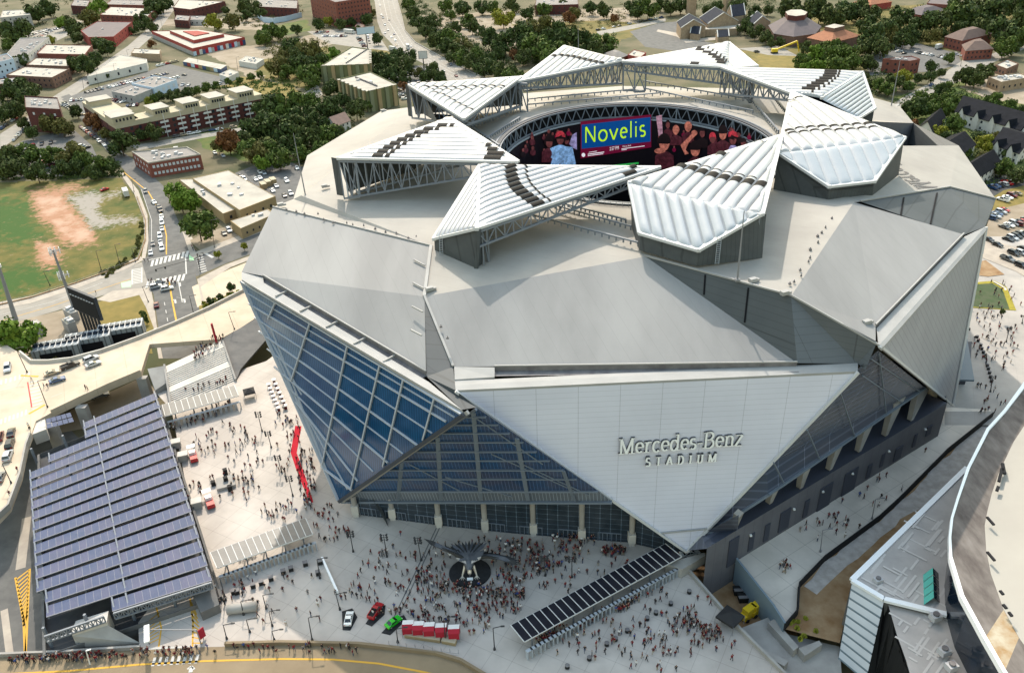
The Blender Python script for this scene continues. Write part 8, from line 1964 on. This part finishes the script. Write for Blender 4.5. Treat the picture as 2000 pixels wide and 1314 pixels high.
# ================================================================== RED CARPET, TENTS, CARTS, SMALL THINGS ON THE PLAZA
b = MB(); P = [G(x, y, PZ+.035) for x, y in ((576.6, 831), (589, 832), (579.5, 884), (591, 915), (603, 950), (612, 980), (605, 982), (592, 950), (578, 915), (567.5, 883))]; b.slab(P, .03); tag(b.build('red_carpet', mat('carpet_red', (.42, .005, .02), .9)), 'bright red carpet leading along the foot of the blue glass wall', 'carpet')
def tent(x, y, w_, h, mt, lb, z=PZ, grp=None, mt2=None, ang=.4, cat='tent'):
    p = G(x, y, z); t = thing('tent', lb, cat, p, grp); ca, sa = math.cos(ang), math.sin(ang); c4 = [p+Vector((ca*sx*w_/2-sa*sy*w_/2, sa*sx*w_/2+ca*sy*w_/2, 0)) for sx, sy in ((-1, -1), (1, -1), (1, 1), (-1, 1))]
    b = MB(); top = p+Vector((0, 0, h+w_*.28))
    for i in range(4):
        a, q = c4[i]+Vector((0, 0, h)), c4[(i+1) % 4]+Vector((0, 0, h)); b.add([a, q, top], [(0, 1, 2)], i % 2 if mt2 else 0); b.add([a, q, q-Vector((0, 0, .5)), a-Vector((0, 0, .5))], [(0, 1, 2, 3)], 0)
    b.build('roof', [mt, mt2 or mt], t)
    for q in c4: b = MB(); b.cyl(q, q+Vector((0, 0, h)), .06, n=6); b.build('leg', 'pole_grey', t)
    return t
tent(489, 775, 3.2, 2.3, 'tent_black', 'black pop up tent beside the short white canopy'); tent(1424, 1218, 4.2, 2.4, 'tent_black', 'black pop up tent at the plaza edge by the loading pit', ang=.75)
for i, (x, y) in enumerate(((799, 1236), (819, 1238), (840, 1240), (863, 1242), (888, 1245))):
    p = G(x, y, PZ); t = thing('market_tent', '%s of five red and white tents in a row' % ['first from the left', 'second from the left', 'middle one', 'second from the right', 'last on the right'][i], 'tent', p, 'red and white tents in a row'); b = MB(); w_, d_, h = 2.3, 2.4, 2.6
    q = [p+Vector((sx*w_/2, sy*d_/2, h)) for sx, sy in ((-1, -1), (1, -1), (1, 1), (-1, 1))]; r0_, r1_ = p+Vector((-w_/2, -.35, h+.5)), p+Vector((w_/2, -.35, h+.5))
    b.poly([q[0], q[1], r1_, r0_], 0); b.poly([q[3], q[2], r1_, r0_], 1); b.poly([q[1], q[2], r1_], 0); b.poly([q[0], q[3], r0_], 0)
    for a, c in ((q[0], q[1]), (q[1], q[2]), (q[3], q[0])): b.poly([a, c, c-Vector((0, 0, 1.7)), a-Vector((0, 0, 1.7))], 0)
    b.build('roof', ['tent_red', 'tent_white'], t); b = MB()
    for c in q: b.cyl(Vector((c.x, c.y, PZ)), c, .06, n=6)
    b.build('frame', 'pole_grey', t); b = MB(); b.box(p+Vector((0, .3, 0)), w_*.8, .7, 1.0); b.build('counter', 'rubber', t)
for x0, y0, x1, y1, lb in ((792, 1242, 861, 1252, 'long beige serving counter in front of the red tents'), (864, 1253, 891, 1258, 'short beige serving counter at the right of the red tents')):
    p, q = G(x0, y0, PZ), G(x1, y1, PZ); t = thing('counter', lb, 'counter', p); b = MB(); d = (q-p).normalized(); n = Vector((-d.y, d.x, 0))*.6; b.slab([p-n+Vector((0, 0, 1.1)), q-n+Vector((0, 0, 1.1)), q+n+Vector((0, 0, 1.1)), p+n+Vector((0, 0, 1.1))], .15); b.build('top', 'wall_cream', t); b = MB(); b.slab([p-n*.8+Vector((0, 0, .95)), q-n*.8+Vector((0, 0, .95)), q+n*.8+Vector((0, 0, .95)), p+n*.8+Vector((0, 0, .95))], .95); b.build('base', 'wall_tan', t)
b = MB()
for i in range(9): x = 760+i*17; p = G(x, 1258+i*2.2, PZ); b.beam(p, p+Vector((0, 0, 1.2)), .08)
p, q = G(760, 1258, PZ+1.2), G(896, 1276, PZ+1.2); b.beam(p, q, .08); b.beam(p-Vector((0, 0, .6)), q-Vector((0, 0, .6)), .05); tag(b.build('barrier_fence', 'fence_grey'), 'grey crowd barrier behind the counters at the plaza edge', 'fence')
def cart(x, y, x2, y2, lb):
    p, q = G(x, y, PZ), G(x2, y2, PZ); a = math.atan2((q-p).y, (q-p).x); t = thing('utility_cart', lb, 'cart', p, 'red carts on the sunny plaza'); t.rotation_euler = (0, 0, a)
    def add(n_, mb, m_): o = mb.build(n_, m_); o.parent = t
    b = MB(); b.box((0, 0, .45), 4.4, 1.9, .7); b.box((-1.3, 0, 1.15), 1.6, 1.8, .35); add('body', b, 'paint_red'); b = MB(); b.box((.9, 0, 1.15), 1.3, 1.6, .9); add('cab', b, 'tent_white'); b = MB(); b.slab([Vector((2.4, -1.1, 2.2)), Vector((4.0, -1.1, 2.2)), Vector((4.0, 1.1, 2.2)), Vector((2.4, 1.1, 2.2))], .12); add('awning', b, 'tent_white')
    for sx in (-1.4, 1.4):
        for sy in (-.9, .9): b = MB(); b.cyl((sx, sy-.1, .35), (sx, sy+.1, .35), .35, n=10); add('wheel', b, 'rubber')
cart(379, 896, 375, 880, 'red and white cart farther from the viewer on the sunny plaza'); cart(411, 985, 405, 968, 'red and white cart nearer the viewer on the sunny plaza')
p = G(442, 945, PZ); t = thing('stage', 'small raised platform with black speakers and a tripod in the sunny plaza', 'stage', p); b = MB(); b.box(p, 4.6, 4.6, .9, .35); b.build('platform', 'concrete', t)
for dx, dy, sz in ((1.8, -2.6, 1.6), (-3.2, -.2, 1.3), (-1.2, 4.0, 1.8), (0, .4, 2.0)): b = MB(); b.box(p+Vector((dx, dy, 0)), 1.1, 1.0, sz, .4); b.build('speaker', 'rubber', t)
for i, (x, y, lb) in enumerate(((346, 873, 'white container box beside the garage edge below the upper canopy'), (360, 898, 'white kiosk with a dark side beside the garage edge'), (387, 990, 'white kiosk box at the garage edge near the nearer red cart'))):
    p = G(x, y, PZ); t = thing('kiosk', lb, 'kiosk', p); b = MB(); b.box(p, 2.2, 1.8, 2.0, .3); b.build('body', 'wall_grey', t); b = MB(); b.box(p+Vector((0, 0, 2)), 2.6, 2.2, .3, .3); b.build('roof', 'wall_white', t)
rl = random.Random(5)
def bins(pts, name, lb, grp, cat, mk):
    first = None
    for (x, y) in pts:
        z = zr(x, y) if x > 1845 else PZ; p = G(x, y, z)
        if first is None:
            b = MB(); mk(b); o = b.build(name, ['rubber', 'gutter']); first = o
        else: o = first.copy(); COL.objects.link(o)
        o.location = p; tag(o, lb, cat, grp)
def drum(b): b.cyl((0, 0, 0), (0, 0, .9), .42, .48, 12); b.cyl((0, 0, .9), (0, 0, 1.05), .5, .3, 12, 1); b.cyl((0, 0, .08), (0, 0, .14), .5, .5, 12, 1)
def box_bin(b): b.box((0, 0, 0), 1.0, .9, 1.1, .3); b.box((0, 0, 1.1), 1.1, 1.0, .12, .3, 1); b.box((0, 0, .05), 1.05, .95, .1, .3, 1)
bins([(1346, 1158), (1310, 1181), (1281, 1199), (1264, 1210), (1225, 1234), (1202, 1250), (1185, 1260), (1151, 1288), (1108, 1304)], 'litter_bin', 'round black litter bin standing on the open plaza below the black canopy', 'round black bins on the plaza', 'bin', drum)
bins([(1908, 660), (1910, 667), (1915, 676), (1917, 683), (1920, 690), (1924, 698), (1928, 716), (1930, 722), (1932, 730), (1934, 738), (1936, 746)], 'planter', 'black planter in the row on the right plaza', 'row of black planters on the right plaza', 'planter', drum)
bins([(457, 1159), (464, 1159), (495, 1147), (511, 1141), (530, 1133), (554, 1120), (569, 1114), (597, 1104), (626, 1101), (622, 1122)], 'litter_bin', 'square black bin below the lower white canopy', 'square black bins on the plaza', 'bin', box_bin)
# banner flags with white boards in two rows by the carpet
for i in range(14):
    r_ = i % 2; k = i//2; x, y = (526+k*3.2, 757+k*7.6) if r_ == 0 else (536+k*3.8, 748+k*8.4)
    p = G(x, y, PZ); t = thing('ticket_post', 'white topped ticket post in the double row beside the blue glass wall', 'post', p, 'ticket posts in two rows'); b = MB(); b.box(p, .7, .7, 1.2, .2); b.build('post', 'shirt_maroon', t); b = MB(); b.box(p+Vector((0, 0, 1.2)), 1.1, 1.1, .25, .2); b.build('cap', 'tent_white', t)
# lamp posts
def lamp(x, y, x1, y1, lb, z=PZ, heads=1, grp=None, mk='pole_dark'):
    p = G(x, y, z); q = up(p, x1, y1); t = thing('street_lamp', lb, 'lamp', p, grp); b = MB(); b.cyl(p, q, .13, .08, 8); b.cyl(p, p+Vector((0, 0, .6)), .28, .22, 8); b.build('pole', mk, t)
    if heads == 1:
        b = MB(); b.beam(q, q+Vector((1.8, .3, .15)), .12); b.box(q+Vector((1.9, .3, .0)), .8, .3, .18); b.build('lamp_head', mk, t)
    else:
        for k in range(heads):
            c = p.lerp(q, 1-.11*(k//2)); s = -1 if k % 2 else 1; b = MB(); b.beam(c, c+Vector((s*.55, 0, 0)), .08); b.cyl(c+Vector((s*.55, -.25, -.1)), c+Vector((s*.75, .15, .1)), .24, n=8); b.build('lamp_head', mk, t)
G6 = 'tall plaza lamps with stacked floodlights'
for x, y, x1, y1 in ((690, 1077, 683, 1038), (756, 1087, 749, 1044), (823, 1094, 815, 1050), (1065, 1124, 1063, 1086), (1117, 1127, 1117, 1087), (572, 968, 563, 930), (550, 922, 541, 890), (530, 874, 522, 843), (512, 842, 503, 805)): lamp(x, y, x1, y1, 'tall dark lamp post with stacked floodlights on the plaza', PZ, 6, G6)
G7 = 'thin street lamps at the plaza edge'
for x, y, x1, y1 in ((625, 1129, 619, 1092), (664, 1190, 656, 1160), (520, 1188, 513, 1162), (532, 1222, 525, 1194), (488, 1234, 481, 1210), (443, 1247, 436, 1220), (441, 1172, 429, 1128), (476, 1200, 470, 1174), (536, 1250, 531, 1232), (610, 1250, 602, 1206), (966, 1268, 963, 1226), (870, 1252, 867, 1207), (777, 1254, 774, 1228)): lamp(x, y, x1, y1, 'thin lamp post with a single arm at the lower plaza edge', PZ, 1, G7)
for x, y, x1, y1, lb in ((53, 727, 31, 680, 'black lamp post at the far corner of the bridge crossing'), (93, 795, 73, 744, 'black lamp post at the near corner of the bridge crossing'), (22, 943, 4, 905, 'black lamp post on the pavement at the left edge'), (458, 643, 446, 610, 'lamp post on the bridge near the stadium corner')): lamp(x, y, x1, y1, lb, VZ, 1)
for x, y, x1, y1, lb in ((1602, 1077, 1607, 1035, 'grey lamp post on the walkway beside the stadium'), (1703, 1013, 1710, 975, 'grey lamp post farther along the walkway beside the stadium')): lamp(x, y, x1, y1, lb, PZ, 1, None, 'pole_grey')
for x, y, x1, y1 in ((1886, 660, 1890, 642), (1934, 765, 1940, 735), (1965, 668, 1972, 640), (1996, 632, 1999, 616)): lamp(x, y, x1, y1, 'dark floodlight post on the right plaza', zr(x, y), 4, 'floodlight posts on the right plaza')
for x, y, x1, y1 in ((98, 558, 85, 530), (198, 528, 187, 490), (234, 516, 224, 478), (265, 512, 257, 485), (419, 484, 412, 430), (290, 590, 278, 560), (391, 530, 386, 495), (378, 612, 370, 578)): lamp(x, y, x1, y1, 'dark utility pole along the street beyond the bridge', 0, 1, 'utility poles along the street')
for x, y, x1, y1 in ((165, 182, 160, 152), (193, 170, 187, 138), (226, 152, 221, 125), (252, 120, 247, 98), (318, 60, 314, 40), (465, 140, 461, 112), (262, 375, 257, 350), (222, 335, 218, 308), (388, 130, 384, 108), (1320, 155, 1318, 132), (1832, 180, 1838, 155), (1768, 205, 1776, 178), (1876, 130, 1880, 108), (1925, 116, 1930, 96)): lamp(x, y, x1, y1, 'dark utility pole beside a street in the far blocks', 0, 1, 'utility poles in the far blocks')
# red banner mast at the stairs
p = G(423, 668, VZ); q = up(p, 413, 632); b = MB(); b.beam(p, q, .7, .5); tag(b.build('banner_pylon', 'tent_red'), 'slim red pylon at the head of the bridge stairs', 'pylon')
# signal gantry
p = G(392, 532, 0); t = thing('traffic_signal', 'long traffic signal arm across the street crossing', 'traffic light', p); b = MB(); q = p+Vector((0, 0, 6.5)); b.cyl(p, q, .16, n=8); e = G(304, 526, 6.3); b.beam(q, e, .16); b.build('arm', 'pole_dark', t)
for f_ in (.78, 1.0): b = MB(); c = q.lerp(e, f_); b.box(c-Vector((0, 0, .9)), .5, .4, 1.1); b.build('signal_head', 'pole_dark', t)
# fence along the sidewalk of the empty field
b = MB(); P = [G(x, y, 0) for x, y in ((-30, 603), (60, 582), (150, 553), (236, 522), (270, 508), (284, 470), (284, 430), (268, 385))]
for p, q in zip(P, P[1:]):
    n = max(1, int((q-p).length/3))
    for k in range(n): c = p.lerp(q, k/n); b.beam(c, c+Vector((0, 0, 1.4)), .08)
    b.beam(p+Vector((0, 0, 1.35)), q+Vector((0, 0, 1.35)), .06); b.beam(p+Vector((0, 0, .7)), q+Vector((0, 0, .7)), .05); b.beam(p+Vector((0, 0, .25)), q+Vector((0, 0, .25)), .5, .5, 1)
tag(b.build('field_fence', ['fence_grey', 'brown_dirt']), 'low wire fence along the pavement of the empty field', 'fence')
# skips, dumpster and the yellow scissor lifts in the pit
for i, (x, y, lb) in enumerate(((1460, 1205, 'yellow lift machine in the loading pit, leftmost of three'), (1476, 1196, 'yellow lift machine in the loading pit, middle of three'), (1492, 1188, 'yellow lift machine in the loading pit, rightmost of three'))):
    p = G(x, y, .05); t = thing('lift_machine', lb, 'machine', p, 'yellow lift machines'); b = MB(); b.box(p+Vector((0, 0, .5)), 3.6, 1.7, 1.2, .6); b.build('chassis', 'paint_yellow', t); b = MB(); b.box(p+Vector((.2, .1, 1.7)), 2.8, 1.6, 1.3, .6); b.build('basket', 'paint_yellow', t)
    for sx, sy in ((-1.1, -.9), (1.1, -.9), (-1.1, .9), (1.1, .9)): c = p+Vector((sx*.82-sy*.56, sx*.56+sy*.82, .42)); b = MB(); b.cyl(c-Vector((-.56*.2, .82*.2, 0)), c+Vector((-.56*.2, .82*.2, 0)), .42, n=10); b.build('wheel', 'rubber', t)
for x, y, c in ((1425, 1124, 'skylight'), (1440, 1132, 'rubber'), (1458, 1148, 'rubber'), (1442, 1158, 'rubber'), (1451, 1172, 'rubber')):
    p = G(x, y, .05); t = thing('dumpster', '%s dumpster in the brown loading pit' % ('teal' if c == 'skylight' else 'black'), 'dumpster', p, 'dumpsters in the pit'); b = MB(); b.add([p+Vector((sx*1.2*k, sy*.9*k, z)) for z, k in ((0, .85), (1.5, 1)) for sx, sy in ((-1, -1), (1, -1), (1, 1), (-1, 1))], [(0, 1, 5, 4), (1, 2, 6, 5), (2, 3, 7, 6), (3, 0, 4, 7), (4, 5, 6, 7)]); b.build('body', c, t); b = MB(); b.box(p+Vector((0, -.45, 1.5)), 2.4, .8, .12); b.build('lid', 'gutter', t)
onecar(1347, 1083, 1356, 1081, 'sedan', 'white', '', PZ+.01, True, 'white car parked under the pointed tip of the stadium')
# excavator on the far drive
p = G(1527, 104, 0); t = thing('excavator', 'yellow excavator with a long bent arm beside the brown hall', 'excavator', p); b = MB(); b.box(p+Vector((-6, 0, 0)), 5, 3.4, 1.2); b.build('tracks', 'rubber', t); b = MB(); b.box(p+Vector((-6, 0, 1.2)), 4.6, 3, 2.4); b.build('cab', 'paint_yellow', t); b = MB(); b.beam(p+Vector((-4, 0, 3)), p+Vector((11, 0, 8.5)), .9, 1.2); b.beam(p+Vector((11, 0, 8.5)), p+Vector((13.5, 0, .6)), .7, .9); b.build('arm', 'paint_yellow', t)
# gallery of white bollards / barriers on the plaza
p, q = G(630, 1093, PZ), G(660, 1160, PZ); b = MB(); b.slab([p+Vector((-.25, 0, 1)), q+Vector((-.25, 0, 1)), q+Vector((.25, 0, 1)), p+Vector((.25, 0, 1))], 1.0); tag(b.build('barrier_wall', 'sign_white'), 'long straight white barrier on the plaza below the lower canopy', 'barrier')
p, q = G(446, 1197, PZ), G(503, 1190, PZ); b = MB(); b.cyl(p+Vector((0, 0, 1.1)), q+Vector((0, 0, 1.1)), 1.1, n=14); tag(b.build('vent_duct', 'concrete', smooth=True), 'grey rounded concrete duct lying on the plaza by the garage drive', 'duct')
p = G(290, 1232, PZ); t = thing('overhead_sign', 'white panel sign on a thin frame over the garage drive', 'sign', p); b = MB(); a_ = G(292, 1257, PZ); c_ = G(393, 1258, PZ)
for s in (a_, c_): b.cyl(s, s+Vector((0, 0, 4.5)), .12, n=6)
b.beam(a_+Vector((0, 0, 4.4)), c_+Vector((0, 0, 4.4)), .15); b.build('frame', 'pole_grey', t); b = MB(); b.box(G(287, 1238, PZ+5), 1.0, 4.5, .35, .35); b.build('panel', 'sign_white', t)
p = G(398, 1248, PZ); t = thing('banner_sign', 'upright red banner sign at the garage drive exit', 'sign', p); b = MB(); b.box(p+Vector((0, 0, .6)), 1.3, .2, 2.6, .9); b.build('panel', 'tent_red', t); b = MB(); b.cyl(p, p+Vector((0, 0, .7)), .08, n=6); b.build('post', 'pole_grey', t)
p = G(170, 1257, PZ); t = thing('street_lamp', 'white lamp arm leaning over the road bridge at the bottom', 'lamp', G(176, 1296, PZ)); b = MB(); s = G(176, 1297, PZ); e = up(s, 168, 1270); b.cyl(s, e, .14, .09, 8); b.build('pole', 'pole_white', t); b = MB(); b.beam(e, e+Vector((.9, .2, .1)), .3, .15); b.build('lamp_head', 'pole_white', t)
